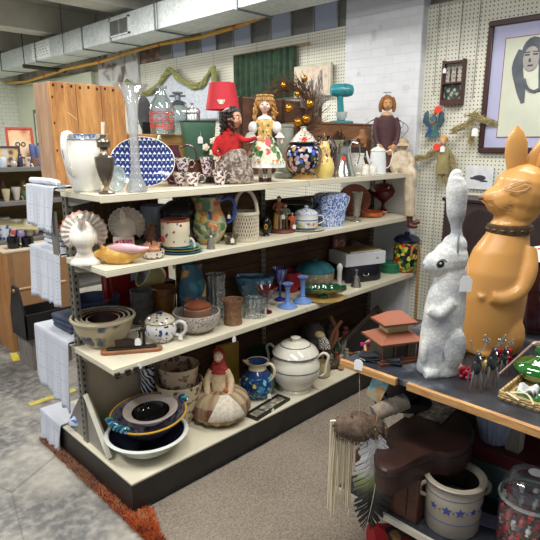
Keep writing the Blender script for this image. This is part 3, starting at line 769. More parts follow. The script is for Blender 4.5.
# ------------------------------------------------------------------ dolls
SKIN = plain((226, 178, 150), .5, var=.04); PORC = plain((236, 206, 186), .25, var=.03)
def face(parent, c, r, look=0, skin=SKIN, eye=(60, 40, 30), lips=(178, 60, 60)):
    """head with brow, nose, chin, ears, eyes and lips; c centre, r radius, faces local -Y turned by look"""
    M = Matrix.Translation(c) @ Matrix.Rotation(look, 4, 'Z')
    g = G(); g.ell((0, 0, .1*r), (.86*r, .92*r, 1.0*r), M=M, seg=20); g.ell((0, -.16*r, -.45*r), (.6*r, .66*r, .58*r), M=M); g.ell((0, -.95*r, -.16*r), (.13*r, .17*r, .24*r), M=M, seg=10)
    g.ell((-.86*r, 0, -.1*r), (.1*r, .16*r, .24*r), M=M, seg=8); g.ell((.86*r, 0, -.1*r), (.1*r, .16*r, .24*r), M=M, seg=8)
    g.ell((-.42*r, -.66*r, -.32*r), (.26*r, .22*r, .24*r), M=M, seg=10); g.ell((.42*r, -.66*r, -.32*r), (.26*r, .22*r, .24*r), M=M, seg=10)
    hd = g.build('head', skin, parent, remesh=r*.09, sm=3)
    for s in (-1, 1):
        g = G(); g.ell((s*.34*r, -.80*r, .06*r), (.17*r, .1*r, .11*r), M=M, seg=10, mi=0); g.ell((s*.34*r, -.885*r, .06*r), (.085*r, .04*r, .09*r), M=M, seg=8, mi=1)
        g.build('eye', [plain((238, 238, 236), .2, var=.02), plain(eye, .2)], hd)
        g = G(); g.tube([M @ Vector((s*.18*r, -.9*r, .3*r)), M @ Vector((s*.36*r, -.87*r, .36*r)), M @ Vector((s*.54*r, -.74*r, .3*r))], .03*r, 5); g.build('eyebrow', plain((96, 66, 44), .8), hd)
    g = G(); g.ell((0, -.80*r, -.56*r), (.2*r, .1*r, .07*r), M=M, seg=10); g.build('lips', plain(lips, .4), hd)
    return hd
def strands(g, c, r, n, L, rad, seed, spread=1, curl=.3, front=False, M=None, wig=.6):
    rr = random.Random(seed)
    for i in range(n):
        a = rr.uniform(-.15*PI, 1.15*PI) if not front else rr.uniform(0, 2*PI)
        e = rr.uniform(.0, 1.35)
        p = Vector((c[0]+r*math.cos(a)*math.cos(e), c[1]+r*math.sin(a)*math.cos(e), c[2]+r*math.sin(e)))
        pts = [p]; ph = rr.uniform(0, 6); l = L*rr.uniform(.6, 1)
        for k in range(1, 8):
            t = k/7
            q = Vector((c[0]+(r*(1+.25*t*spread))*math.cos(a)+curl*r*.3*math.sin(ph+t*9)*wig, c[1]+(r*(1+.2*t*spread))*math.sin(a)+curl*r*.3*math.cos(ph+t*9)*wig, c[2]+r*math.sin(e)*(1-t)-l*t))
            pts.append(q)
        g.tube(pts, [rad]*7+[rad*.5], 5, M=M)
def hand(parent, p, s, skin, M=None, d=(0, 0, -1)):
    """small hand: palm, four unequal bent fingers and a thumb; s is the hand's length, fingers run along -Z of M"""
    g = G(); M = (M or Matrix.Identity(4)); T = Matrix.Translation(p) @ M
    g.loft([(0, 0, .05*s, .14*s, .1*s), (0, 0, -.15*s, .21*s, .11*s), (0, 0, -.45*s, .24*s, .1*s), (0, 0, -.5*s, .2*s, .08*s)], 10, M=T)
    for i, L in enumerate((.42, .5, .46, .36)):
        x = (-.17+.115*i)*s; g.tube([(x, 0, -.4*s), (x*1.1, -.02*s, (-.5-L*.4)*s), (x*1.15, -.09*s, (-.5-L*.9)*s)], [.062*s, .056*s, .04*s], 6, M=T)
    g.tube([(-.14*s, -.02*s, -.12*s), (-.3*s, -.06*s, -.32*s), (-.33*s, -.1*s, -.5*s)], [.07*s, .065*s, .045*s], 6, M=T)
    return g.build('hand', skin, parent)
# blond doll: feet at (164..176px, 178)
P = item(265, 2.03, S1); H = HH(P, 92)
dl = thing('porcelain_doll', 'blond curly porcelain doll in a green floral dress with a white collar', 'doll', P, SCR)
K = H
g = G()
g.loft([(0, 0, .20*K, .02*K, .02*K), (0, 0, .40*K, .10*K, .08*K), (0, 0, .52*K, .075*K, .055*K), (0, 0, .62*K, .095*K, .06*K), (0, 0, .70*K, .09*K, .05*K), (0, 0, .73*K, .035*K, .03*K), (0, 0, .79*K, .03*K, .03*K)], 20)
for s in (-1, 1):
    g.tube([(s*.05*K, 0, .36*K), (s*.052*K, 0, .2*K), (s*.05*K, 0, .08*K), (s*.05*K, 0, .03*K)], [.04*K, .032*K, .026*K, .022*K], 12)
    g.tube([(s*.085*K, 0, .68*K), (s*.14*K, -.01*K, .6*K), (s*.19*K, -.05*K, .49*K)], [.028*K, .024*K, .02*K], 10)
g.build('body', PORC, dl, remesh=.006*K/.3, sm=3)
face(dl, (0, -.012*K, .86*K), .085*K, 0, PORC, (70, 90, 120))
DR = spots((214, 216, 190), [(44, 92, 50), (58, 112, 56), (52, 100, 60), (190, 124, 60), (206, 84, 96), (84, 124, 70), (226, 222, 200)], 38, .66, .7, .05, warp=.05)
g = G(); g.lathe([(.07*K, .53*K), (.12*K, .47*K), (.19*K, .34*K), (.235*K, .21*K), (.225*K, .21*K), (.18*K, .33*K), (.06*K, .5*K)], 60, sy=.8, fl=(14, .06, .5*K, .2*K)); g.build('skirt', DR, dl)
g = G(); g.lathe([(.225*K, .235*K), (.245*K, .165*K), (.24*K, .165*K), (.215*K, .235*K)], 72, sy=.8, fl=(22, .05, .23*K, .16*K)); g.build('petticoat', fabric((236, 234, 226)), dl)['label'] = 'white lace petticoat hem'
g = G(); g.loft([(0, 0, .49*K, .085*K, .07*K), (0, 0, .56*K, .08*K, .065*K), (0, 0, .66*K, .11*K, .07*K), (0, 0, .71*K, .08*K, .055*K)], 24); g.build('bodice', spots((214, 176, 96), [(48, 104, 54), (236, 214, 150)], 60, .45, .5), dl)['label'] = 'gold satin bodice'
for s in (-1, 1):
    g = G(); g.ell((s*.135*K, -.01*K, .61*K), (.055*K, .055*K, .07*K), seg=14); g.lathe([(.02*K, 0), (.06*K, -.05*K), (.055*K, -.05*K)], 24, M=Matrix.Translation((s*.17*K, -.03*K, .55*K)), fl=(9, .15, 0, -.05*K)); g.build('sleeve', fabric((238, 238, 236), (216, 216, 216)), dl)['label'] = 'white puffed sleeve'
    hand(dl, (s*.195*K, -.055*K, .485*K), .055*K, PORC)
    g = G(); g.loft([(s*.05*K, -.03*K, 0, .028*K, .05*K), (s*.05*K, -.03*K, .02*K, .027*K, .048*K), (s*.05*K, -.005*K, .045*K, .024*K, .026*K)], 14); g.build('shoe', plain((74, 30, 28), .3), dl)
    g = G(); g.lathe([(.027*K, .04*K), (.029*K, .10*K), (.028*K, .12*K)], 14, c=(s*.05*K, 0, 0)); g.build('sock', fabric((236, 230, 222)), dl)
g = G(); g.lathe([(.035*K, .745*K), (.075*K, .725*K), (.088*K, .7*K), (.03*K, .73*K)], 40, sy=.75, fl=(12, .08, .74*K, .7*K)); g.build('collar', fabric((240, 240, 238)), dl)
BLOND = plain((198, 148, 82), .5, var=.3, scale=40)
g = G(); g.ell((0, .012*K, .885*K), (.098*K, .098*K, .088*K), seg=18)
rr = random.Random(4)
for i in range(34):
    a = rr.uniform(-.22*PI, 1.22*PI); x, y = .098*K*math.cos(a), .03*K+.095*K*math.sin(a); L = rr.uniform(.12, .26)*K; ph = rr.uniform(0, 6); ox = rr.uniform(0, .04)*K*math.copysign(1, x)
    g.tube([(x+ox*t/12+.012*K*math.cos(ph+t*1.3), y+.012*K*math.sin(ph+t*1.3), .93*K-L*t/12-.01*K) for t in range(13)], .009*K, 5)
for i in range(12):
    a = -PI*.95+PI*.9*i/11; g.tube([(.06*K*math.cos(a), .02*K+.06*K*math.sin(a), .965*K), (.09*K*math.cos(a), .01*K+.085*K*math.sin(a)-.005*K, .935*K), (.093*K*math.cos(a), .0*K+.092*K*math.sin(a), .905*K)], .010*K, 5)
g.build('hair', BLOND, dl)
g = G(); g.tube([(.09*K*math.cos(a/12*2*PI), .01*K+.09*K*math.sin(a/12*2*PI), .955*K) for a in range(12)], .006*K, 6, closed=True)
for a in range(9): g.ell((.09*K*math.cos(a*.7), .01*K+.092*K*math.sin(a*.7), .96*K), .012*K, seg=8, mi=1)
g.build('flower_crown', [plain((92, 84, 46), .8), plain((206, 168, 96), .7)], dl)
g = G(); g.lathe([(0, 0), (.055*K, 0), (.06*K, .01*K), (0, .014*K)], 24, sy=1, M=Matrix.Translation((-.16*K, -.12*K, .50*K)) @ Matrix.Rotation(PI/2, 4, 'X')); g.build('lace_fan', fabric((236, 232, 226)), dl)['label'] = 'round white lace fan in her hand'
g = G(); g.tube([(.05*K, -.09*K, .68*K), (.06*K, -.11*K, .6*K), (.055*K, -.12*K, .5*K)], .006*K, 5); g.tube([(-.03*K, -.09*K, .68*K), (-.04*K, -.11*K, .56*K)], .006*K, 5); g.build('ribbon', plain((214, 158, 84), .4), dl)
g = G(); g.lathe([(0, -.012), (.07*K, -.012), (.07*K, -.004), (.01, 0), (0, 0)], 20, M=Matrix.Translation((0, .1*K, .014))); g.tube([(0, .1*K, .002), (0, .1*K, .45*K), (0, .07*K, .47*K)], .003, 6); g.build('stand', metal((150, 150, 150)), dl)
# dark haired doll
P = item(232, 2.06, S1); H = HH(P, 106); K = H
dd = thing('rag_doll', 'dark curly-haired doll in a red top and grey lace skirt turned away', 'doll', P, SCR)
rd = fabric((196, 40, 40), (150, 24, 28), 30)
g = G(); g.loft([(0, 0, .30*K, .14*K, .12*K), (-.02*K, 0, .42*K, .15*K, .11*K), (-.04*K, 0, .54*K, .17*K, .11*K), (-.03*K, 0, .64*K, .13*K, .09*K), (-.02*K, 0, .70*K, .05*K, .05*K), (-.01*K, 0, .76*K, .045*K, .045*K)], 20)
g.tube([(.08*K, -.02*K, .62*K), (.2*K, -.07*K, .56*K), (.34*K, -.08*K, .60*K)], [.045*K, .036*K, .026*K], 10)
g.tube([(-.15*K, -.02*K, .60*K), (-.22*K, -.08*K, .44*K), (-.14*K, -.14*K, .36*K)], [.05*K, .04*K, .03*K], 10)
g.build('body', rd, dd, remesh=.006, sm=2)['label'] = 'red cloth body and sleeves'
hand(dd, (.34*K, -.085*K, .60*K), .085*K, SKIN, Matrix.Rotation(-PI/2, 4, 'Y')); hand(dd, (-.14*K, -.145*K, .36*K), .075*K, SKIN, Matrix.Rotation(.6, 4, 'Y'))
face(dd, (.03*K, -.03*K, .84*K), .12*K, math.radians(62), plain((206, 150, 120), .5, var=.05))
n = NT('grey_lace'); t_ = n.n('TexNoise'); t_.inputs['Scale'].default_value = 34; t_.inputs['Detail'].default_value = 8; t_.inputs['Distortion'].default_value = 1.5; n.l(n.co(), t_.inputs[0])
n.l(n.ramp(t_.outputs[0], [(.38, lin((84, 74, 68))), (.52, lin((140, 126, 116))), (.64, lin((196, 184, 172)))]), n.b.inputs['Base Color']); n.b.inputs['Roughness'].default_value = .9; n.bump(t_.outputs[0], .8, .01)
g = G(); g.lathe([(0, .003), (.24*K, .003), (.27*K, .05*K), (.26*K, .16*K), (.21*K, .32*K), (.15*K, .44*K), (.1*K, .46*K), (0, .46*K)], 60, sy=.8, c=(.03*K, .01*K, 0), fl=(13, .07, .46*K, .05*K)); g.build('skirt', n.m, dd)
HB = plain((40, 28, 26), .45, var=.3, scale=60)
g = G(); g.ell((0, .03*K, .87*K), (.14*K, .13*K, .12*K), seg=18)
rr = random.Random(9)
for i in range(46):
    a = rr.uniform(.25*PI, 1.55*PI); x, y = .02*K+.13*K*math.cos(a), .0+.12*K*math.sin(a); L = rr.uniform(.12, .30)*K; ph = rr.uniform(0, 6)
    g.tube([(x-abs(x)*.02*t+.02*K*math.cos(ph+t*1.5), y+.02*K*math.sin(ph+t*1.5), .93*K-L*t/10) for t in range(11)], .013*K, 5)
for i in range(14):
    a = -PI/2+PI*i/13; g.tube([(.0+.05*K*math.cos(a), .05*K*math.sin(a)*1.2, .985*K), (.10*K*math.cos(a), .10*K*math.sin(a), .965*K), (.135*K*math.cos(a)*.9, .12*K*math.sin(a), .92*K)], .015*K, 5)
g.build('hair', HB, dd)
# grey churn
P = item(285, 2.16, S1); h = HH(P, 124); w = mm(P, 22)
t = thing('milk_churn', 'slim grey galvanised churn beside the blond doll', 'churn', P)
ZINC = plain((148, 152, 142), .5, .3, .15, 20)
g = G(); g.lathe(vessel(sc([(.9, 0), (1, .02), (1, .1), (.84, .12), (.78, .5), (.72, .93), (.8, .95), (.8, 1)], w, h), .004), 28); g.build('body', ZINC, t)
g = G(); g.tube(arc((w*.38, 0, h*.68), w*.3, h*.16, 90, -90), .003, 6); g.build('handle', ZINC, t)
# cobalt floral urn
P = item(303, 2.04, S1); h = HH(P, 143); w = mm(P, 34)
t = thing('floral_urn', 'gilt urn painted with cobalt and pink flowers on black, with domed lid', 'urn', P)
FL = spots((18, 20, 44), [(214, 150, 150), (84, 108, 200), (206, 202, 214), (150, 160, 214), (198, 160, 96), (60, 76, 60)], 42, .52, .15, .05, zr=(h*.2, h*.9))
g = G(); g.lathe(sc([(0, .0), (.62, 0), (.66, .04), (.5, .08), (.42, .13), (.6, .18), (.84, .34), (.98, .58), (1.0, .72), (.9, .88), (.66, .97), (.6, 1.0), (0, 1.0)], w, h), 36); g.build('body', FL, t)
GOLD = plain((206, 170, 112), .3, .6, .2, 40)
g = G(); g.lathe(sc([(0, -.001), (.64, -.001), (.68, .04), (.52, .085), (.44, .13), (.56, .175)], w*1.01, h), 30, fl=(10, .06, h*.02, 0)); g.build('foot', GOLD, t)
g = G()
for s in (-1, 1):
    g.tube([(s*w*.40, -w*.2, h*.93), (s*w*.52, -w*.04, h*.76), (s*w*.50, -w*.02, h*.5), (s*w*.42, -w*.02, h*.3), (s*w*.26, -w*.02, h*.17)], .005, 6)
g.build('gilt_border', GOLD, t)
h0 = h; h = HH(P, 126)-h0
g = G(); g.lathe([(0, h0), (w*.36, h0), (w*.40, h0+h*.08), (w*.34, h0+h*.2), (w*.24, h0+h*.5), (w*.1, h0+h*.72), (w*.08, h0+h*.85), (w*.1, h0+h*.95), (0, h0+h)], 26); g.build('lid', spots((206, 202, 190), [(150, 110, 70), (110, 116, 130), (196, 150, 110)], 80, .45), t)
sticker(t, (w*.0, -w*.37, h0+h*.2), .0135)
# dark floral jar behind and yellow figurine vase
P = item(324, 2.20, S1); h = HH(P, 136); w = mm(P, 24)
t = thing('floral_vase', 'black vase with small pink and cream flowers behind the yellow figurine vase', 'vase', P)
g = G(); g.lathe(vessel(sc([(.5, 0), (.7, .1), (1, .5), (.9, .75), (.5, .9), (.6, 1)], w, h), .003), 28); g.build('body', spots((28, 24, 34), [(206, 140, 130), (214, 200, 160), (60, 70, 120), (90, 110, 70)], 70, .48), t)
P = item(324, 2.0, S1); h = HH(P, 133); w = mm(P, 20)
t = thing('gourd_vase', 'yellow gourd-shaped vase with a gold spout and tiny applied figures', 'vase', P)
YV = spots((226, 204, 120), [(200, 120, 80), (236, 220, 190), (110, 70, 44), (214, 170, 90)], 60, .42, .2, zr=(h*.3, h))
g = G(); g.lathe(sc([(0, 0), (.7, 0), (.95, .1), (1, .25), (.8, .42), (.55, .5), (.6, .62), (.42, .76), (.3, .82), (0, .82)], w, h), 28); g.build('body', YV, t)
g = G(); g.tube([(0, 0, h*.8), (-.003, 0, h*.92), (-.008, 0, h)], [.009, .007, .0015], 8); g.build('spout', plain((140, 104, 60), .3, .5), t)
for (x, z) in ((-.26, .58), (.26, .58)): g = G(); g.tube(arc((w*x*1.4, 0, h*z), w*.2, h*.1, 0, 360, 10), .0028, 6); g.build('handle', plain((90, 62, 50), .3, .3), t)
g = G()
for (x, z) in ((-.15, .52), (.1, .55), (.0, .64)): g.ell((w*x, -w*.3, h*z), (.006, .005, .010), seg=8); g.ell((w*x, -w*.3, h*z+.012), .005, seg=8)
g.build('applied_figures', plain((224, 178, 140), .4), t)
# silver pitcher with red sticker
P = item(342, 2.03, S1); h = HH(P, 140); w = mm(P, 30)
t = thing('silver_pitcher', 'shiny bell-shaped silver pitcher with a round red sticker', 'pitcher', P)
SIL = plain((196, 200, 200), .16, .95, .12, 12)
g = G(); g.lathe(vessel(sc([(.96, 0), (1, .02), (.92, .12), (.74, .3), (.56, .6), (.52, .8), (.6, .93), (.72, 1.0)], w, h), .003), 32); g.build('body', SIL, t)
g = G(); g.prism([(-w*.28, h*.9), (-w*.5, h*1.04), (-w*.46, h*.98), (-w*.24, h*.74)], -.012, .012); g.build('spout', SIL, t, bevel=.003)
g = G(); g.tube([(w*.3, 0, h*.94), (w*.52, 0, h*.88), (w*.56, 0, h*.6), (w*.5, 0, h*.36), (w*.4, 0, h*.3)], .0035, 8); g.build('handle', SIL, t)
sticker(t, (.0, -w*.335, h*.5), .0135)
# shakers, creamer, coffee pot
WCH = spots((232, 230, 222), [(190, 178, 140), (150, 160, 140), (206, 180, 150)], 60, .28, .2)
P = item(357, 2.09, S1); h = HH(P, 153); w = mm(P, 17)
cup(357, 2.07, S1, w, h, 'white gilded creamer beside the silver pitcher', 1, name='creamer', cat='creamer', mat=WCH, group=None, prof=[(.5, 0), (.56, .05), (.5, .12), (.8, .3), (.9, .5), (.7, .75), (.8, 1)])
for px, l in ((365, 'white china shaker standing nearest the creamer'), (372.5, 'white china shaker standing nearest the coffee pot')):
    P = item(px, 1.965, S1); h = HH(P, 164); w = mm(P, 8)
    t = thing('salt_shaker', l, 'shaker', P, SCR, 'white china shakers on the top shelf')
    g = G(); g.lathe(sc([(0, 0), (.85, 0), (1, .06), (.9, .8), (.8, .86), (0, .86)], w, h), 20); g.build('body', WCH, t)
    g = G(); g.lathe(sc([(.8, .86), (.78, .93), (.5, .99), (0, 1)], w, h), 20); g.build('cap', glazed((226, 214, 190)), t)
P = item(377, 2.00, S1); h = HH(P, 150); w = mm(P, 20)
t = thing('coffee_pot', 'tall white china coffee pot with a gold sprigged lid', 'coffee pot', P)
g = G(); g.lathe(sc([(0, 0), (.84, 0), (.9, .03), (.86, .1), (.84, .5), (.72, .9), (.7, .96), (0, .96)], w, h), 28); g.build('body', glazed((228, 232, 234)), t)
g = G(); g.lathe(sc([(0, .96), (.76, .96), (.74, 1.0), (.5, 1.08), (.12, 1.13), (.1, 1.18), (.2, 1.22), (0, 1.26)], w, h), 24); g.build('lid', WCH, t)
g = G(); g.tube([(w*.36, 0, h*.92), (w*.66, 0, h*.98), (w*.72, 0, h*.7), (w*.6, 0, h*.34), (w*.4, 0, h*.24)], .0035, 8); g.build('handle', glazed((228, 228, 224)), t)
g = G(); g.tube([(-w*.36, 0, h*.42), (-w*.5, 0, h*.66), (-w*.56, 0, h*.96)], [.009, .007, .005], 8); g.build('spout', glazed((228, 228, 224)), t)
# wooden box carrying the blue mixer, bicycle ornament, carved boot
P = item(349, 2.32, S1); zt = hz(P, 121)
bxl = item(306, 2.32, S1).x; bxr = item(368, 2.32, S1).x
wbx = thing('wooden_case', 'brown wooden case behind the silver pitcher with a blue mixer on top', 'case', (bxl, 2.30, S1+.0005), 0)
BW = wood((112, 74, 46), (158, 112, 74), 0, 5, .6)
hh = zt-S1-.03
g = G(); g.bx((0, 0, 0), (bxr-bxl, .2, hh)); g.build('body', BW, wbx, bevel=.004)
g = G(); g.bx((-.006, -.006, hh+.0005), (bxr-bxl+.006, .206, hh+.014)); g.build('lid', BW, wbx, bevel=.003)
ztop = S1+.0005+hh+.0145
P = item(341, 2.38, ztop); h = HH(P, 82)
t = thing('stand_mixer', 'teal blue vintage stand mixer on top of the wooden case', 'mixer', P)
TEAL = plain((58, 148, 158), .3, .1, .1, 10)
g = G(); g.loft([(0, 0, 0, .085, .05), (0, 0, .012, .085, .05), (0, 0, .018, .06, .035)], 28, e=.7); g.build('base', TEAL, t)
g = G(); g.loft([(.0, 0, .016, .03, .028), (-.005, 0, h*.3, .024, .024), (-.012, 0, h*.6, .022, .024), (-.012, 0, h*.72, .024, .024)], 18); g.build('neck', TEAL, t)
g = G(); g.loft([(0, 0, -.085, .022, .022), (0, 0, -.075, .038, .038), (0, 0, -.03, .045, .045), (0, 0, .04, .044, .044), (0, 0, .07, .034, .034), (0, 0, .08, .012, .012)], 24, M=Matrix.Translation((.003, 0, h*.80)) @ Matrix.Rotation(PI/2, 4, 'Y')); mh = g.build('motor_head', TEAL, t)
g = G(); g.lathe([(.0455, -.004), (.047, 0), (.0455, .004)], 24, M=Matrix.Translation((.02, 0, h*.8)) @ Matrix.Rotation(PI/2, 4, 'Y')); g.build('chrome_band', metal(), mh)
g = G(); g.lathe(vessel([(.018, .02), (.036, .04), (.042, .075), (.044, .075)], .002), 24, c=(.0, -.02, 0)); g.build('bowl', plain((206, 222, 222), .2), t)['label'] = 'pale mixing bowl'
P = item(341, 2.26, S1); zc = hz(P, 137)-P.z
t = thing('bicycle_ornament', 'black wire bicycle ornament hung on the front of the wooden case', 'ornament', (P.x, 2.285, P.z), 0)
WIRE = plain((34, 28, 28), .5, .4)
for cx in (-.036, .036):
    g = G(); g.tube([(cx+.025*math.cos(a*PI/10), 0, zc-.008+.025*math.sin(a*PI/10)) for a in range(20)], .0024, 6, closed=True)
    for a in range(4): g.tube([(cx+.024*math.cos(a*PI/4), 0, zc-.008+.024*math.sin(a*PI/4)), (cx-.024*math.cos(a*PI/4), 0, zc-.008-.024*math.sin(a*PI/4))], .0009, 4)
    g.build('wheel', WIRE, t)
g = G(); g.tube([(-.036, 0, zc-.008), (-.015, 0, zc+.03), (.025, 0, zc+.03), (.036, 0, zc-.008)], .0025, 6); g.tube([(-.015, 0, zc+.03), (0, 0, zc-.008), (.025, 0, zc+.03)], .0025, 6); g.tube([(.025, 0, zc+.028), (.03, 0, zc+.048), (.018, 0, zc+.05)], .0025, 6); g.ell((-.018, 0, zc+.036), (.012, .005, .004), seg=8); g.build('frame', WIRE, t)
# carved wooden boot / horn
P = item(356, 2.19, S1)
WD = wood((128, 84, 50), (172, 122, 76), 0, 8, .5)
zc = hz(P, 141)-P.z
t = thing('carved_boot', 'carved brown wooden boot lying behind the white creamer', 'carving', P, SCR)
g = G(); g.tube([(-.07, 0, zc-.022), (-.03, 0, zc-.005), (.0, 0, zc+.005), (.03, 0, zc+.02)], [.014, .02, .022, .026], 16); g.tube([(.03, 0, zc-.02), (.032, 0, zc+.02), (.034, 0, zc+.075)], [.02, .026, .02], 16); g.tube([(.052, .0, zc+.04), (.05, 0, -.0+.02), (.05, 0, .003)], [.014, .012, .012], 12)
g.build('boot', WD, t, remesh=.004, sm=3)
g = G(); g.lathe([(.0, 0), (.013, 0), (.014, .004), (0, .005)], 16, M=Matrix.Translation((.003, -.024, zc+.004)) @ Matrix.Rotation(PI/2, 4, 'X')); g.build('knot', plain((70, 44, 28), .7), t)
g = G(); g.bx((-.06, -.02, 0), (.06, .035, zc-.04)); g.build('plinth', plain((40, 30, 30), .6), t)
# angel figure with wire wings
P = item(384, 2.12, S1); H = HH(P, 89); K = H*.97
t = thing('angel_figure', 'tall wooden folk angel in a dark plum dress with wire wings', 'figurine', P, SCR)
PL = plain((82, 52, 56), .7, var=.15, scale=30); TANS = plain((206, 150, 96), .6, var=.12)
g = G(); g.loft([(0, 0, 0, .12*K, .09*K), (0, 0, .2*K, .11*K, .085*K), (0, 0, .4*K, .10*K, .07*K), (0, 0, .58*K, .12*K, .075*K), (0, 0, .66*K, .12*K, .07*K), (0, 0, .715*K, .07*K, .05*K), (0, 0, .74*K, .035*K, .03*K)], 22)
for s in (-1, 1): g.tube([(s*.115*K, 0, .68*K), (s*.15*K, -.02*K, .55*K), (s*.135*K, -.05*K, .42*K), (s*.11*K, -.08*K, .34*K)], [.035*K, .035*K, .032*K, .03*K], 10)
g.build('dress', PL, t, remesh=.0045, sm=3)
for s in (-1, 1): hand(t, (s*.095*K, -.09*K, .34*K), .15*K, TANS, Matrix.Rotation(s*.5, 4, 'Y'))
g = G(); g.lathe([(.0, .76*K), (.055*K, .745*K), (.08*K, .715*K), (.07*K, .70*K)], 20, sy=.8); g.build('collar', plain((206, 168, 130), .6), t)
face(t, (0, -.01*K, .84*K), .075*K, -.1, TANS, (40, 30, 24), (150, 70, 50))
g = G(); g.ell((0, .02*K, .865*K), (.088*K, .08*K, .10*K), seg=16); 
for s in (-1, 1): g.tube([(s*.06*K, -.02*K, .93*K), (s*.085*K, -.01*K, .84*K), (s*.082*K, .0, .75*K)], [.02*K, .028*K, .018*K], 10)
g.build('hair', plain((148, 98, 52), .6, var=.2, scale=40), t)
for s in (-1, 1):
    g = G()
    for k_ in (1, .66): g.tube([(s*(.10*K+.0)+s*.13*K*k_*(1-math.cos(a*PI/10))*.5*1.5*math.sin(min(1, a/6)*PI/2), .05*K, (.70-.44*k_*a/20)*K+.07*K*math.sin(a*PI/20)*k_) for a in range(21)], .0022, 5)
    g.build('wing', metal((130, 132, 138), .4), t)
g = G(); g.tube([(.05*K*math.cos(a*PI/8), .03*K+.05*K*math.sin(a*PI/8), .99*K) for a in range(16)], .0016, 5, closed=True); g.tube([(0, .08*K, .9*K), (0, .08*K, .99*K)], .0016, 5); g.build('halo', metal((150, 150, 150), .4), t)
# seated cloth doll dangling its legs over the shelf end
P = item(402, 2.02, S1); K = HH(P, 131)
t = thing('cloth_doll', 'cream linen cloth doll sitting slumped on the shelf end with brown boots dangling', 'doll', P, SCR)
LIN = fabric((222, 208, 184), (186, 168, 142), 22)
g = G(); g.loft([(-.01, 0, 0, .07, .05), (-.012, 0, .05, .065, .05), (-.012, -.005, .11, .05, .045), (-.01, 0, .15, .03, .03)], 18); g.ell((-.008, -.01, .185), (.036, .036, .042), seg=16)
g.tube([(-.05, -.01, .13), (-.075, -.03, .07), (-.07, -.05, .0+.01), (-.05, -.055, -.03)], [.022, .022, .02, .022], 12)
g.tube([(.03, -.01, .13), (.055, -.04, .08), (.045, -.06, .03)], [.022, .022, .018], 12)
zl = hz(P, 214)-P.z
g.tube([(-.025, -.03, .02), (-.01, -.09, .012), (.02, -.105, -.02), (.03, -.10, zl*.35)], [.034, .032, .030, .028], 12)
g.tube([(.02, -.02, .02), (.04, -.085, .014), (.05, -.10, -.03), (.06, -.085, zl*.3)], [.034, .032, .03, .026], 12)
g.tube([(.022, -.105, -.0), (.035, -.1, zl*.5), (.05, -.095, zl)], [.034, .038, .036], 14)
g.build('body', LIN, t, remesh=.005, sm=2)
g = G(); g.loft([(-.01, 0, .02, .09, .075), (-.012, -.01, .06, .075, .07), (-.012, -.005, .12, .055, .05), (-.01, 0, .15, .036, .036)], 30); g.build('smock', LIN, t)
g = G(); g.ell((-.008, .0, .205), (.042, .042, .03), seg=14); g.lathe([(.04, 0), (.062, -.02), (.058, -.02)], 24, M=Matrix.Translation((-.008, -.006, .2)), fl=(7, .1, 0, -.02)); g.build('bonnet', fabric((206, 184, 152)), t)
face(t, (-.008, -.014, .18), .033, .1, fabric((226, 206, 180)))
BOOT = plain((88, 48, 36), .35, var=.15)
g = G(); g.tube([(.05, -.095, zl+.01), (.052, -.096, zl-.05), (.056, -.1, zl-.075)], [.02, .019, .02], 12); g.tube([(.05, -.1, zl-.066), (.075, -.115, zl-.072), (.098, -.125, zl-.066)], [.018, .018, .014], 12); g.build('boot', BOOT, t, remesh=.004)
g = G(); g.tube([(.05, -.07, zl+.0), (.06, -.06, zl-.04), (.066, -.06, zl-.06)], [.018, .018, .018], 12); g.tube([(.06, -.06, zl-.055), (.10, -.07, zl-.052), (.125, -.075, zl-.04)], [.016, .017, .014], 12); g.build('boot', BOOT, t, remesh=.004)
# twig wreath with gold balls
PWc = wallp(288, 108, 2.4)
P = item(288, 2.34, S1); zc = hz(P, 112)-P.z; rw = mm(P, 26)
t = thing('twig_wreath', 'bushy brown twig wreath hung with golden balls', 'wreath', P, SCR)
rr = random.Random(21); g = G()
for i in range(520):
    a = rr.uniform(0, 2*PI); r0 = rw*rr.uniform(.6, 1.05); da = rr.uniform(.3, .8); y0 = rr.uniform(-.03, .03)
    fl = rr.uniform(0, .6)*rw
    g.tube([((r0+fl*(k/4)**2)*math.cos(a+da*k/4), y0+rr.uniform(-.006, .006), zc+(r0+fl*(k/4)**2)*math.sin(a+da*k/4)) for k in range(5)], .0014, 4)
g.tube([(rw*.85*math.cos(a*PI/12), 0, zc+rw*.85*math.sin(a*PI/12)) for a in range(24)], .012, 6, closed=True)
g.tube([(0, .03, 0), (0, .03, zc-rw*.6)], .006, 6)
g.build('twigs', plain((92, 66, 46), .8, var=.35, scale=50), t)
for (px, py) in ((288, 109), (308, 105), (283, 88), (303, 82), (297, 122), (276, 114), (296, 96), (305, 119)):
    q = ((px-288)*rw/26, -.045, zc+(112-py)*rw/26)
    g = G(); g.ell(q, mm(P, 4.3 if py > 100 and px != 276 else 2.8), seg=16); g.lathe([(.003, 0), (.003, .005), (0, .006)], 8, c=(q[0], q[1], q[2]+mm(P, 4.0 if py > 100 and px != 276 else 2.6)))
    g.build('gold_ball', plain((196, 136, 44), .2, .8, .1), t)
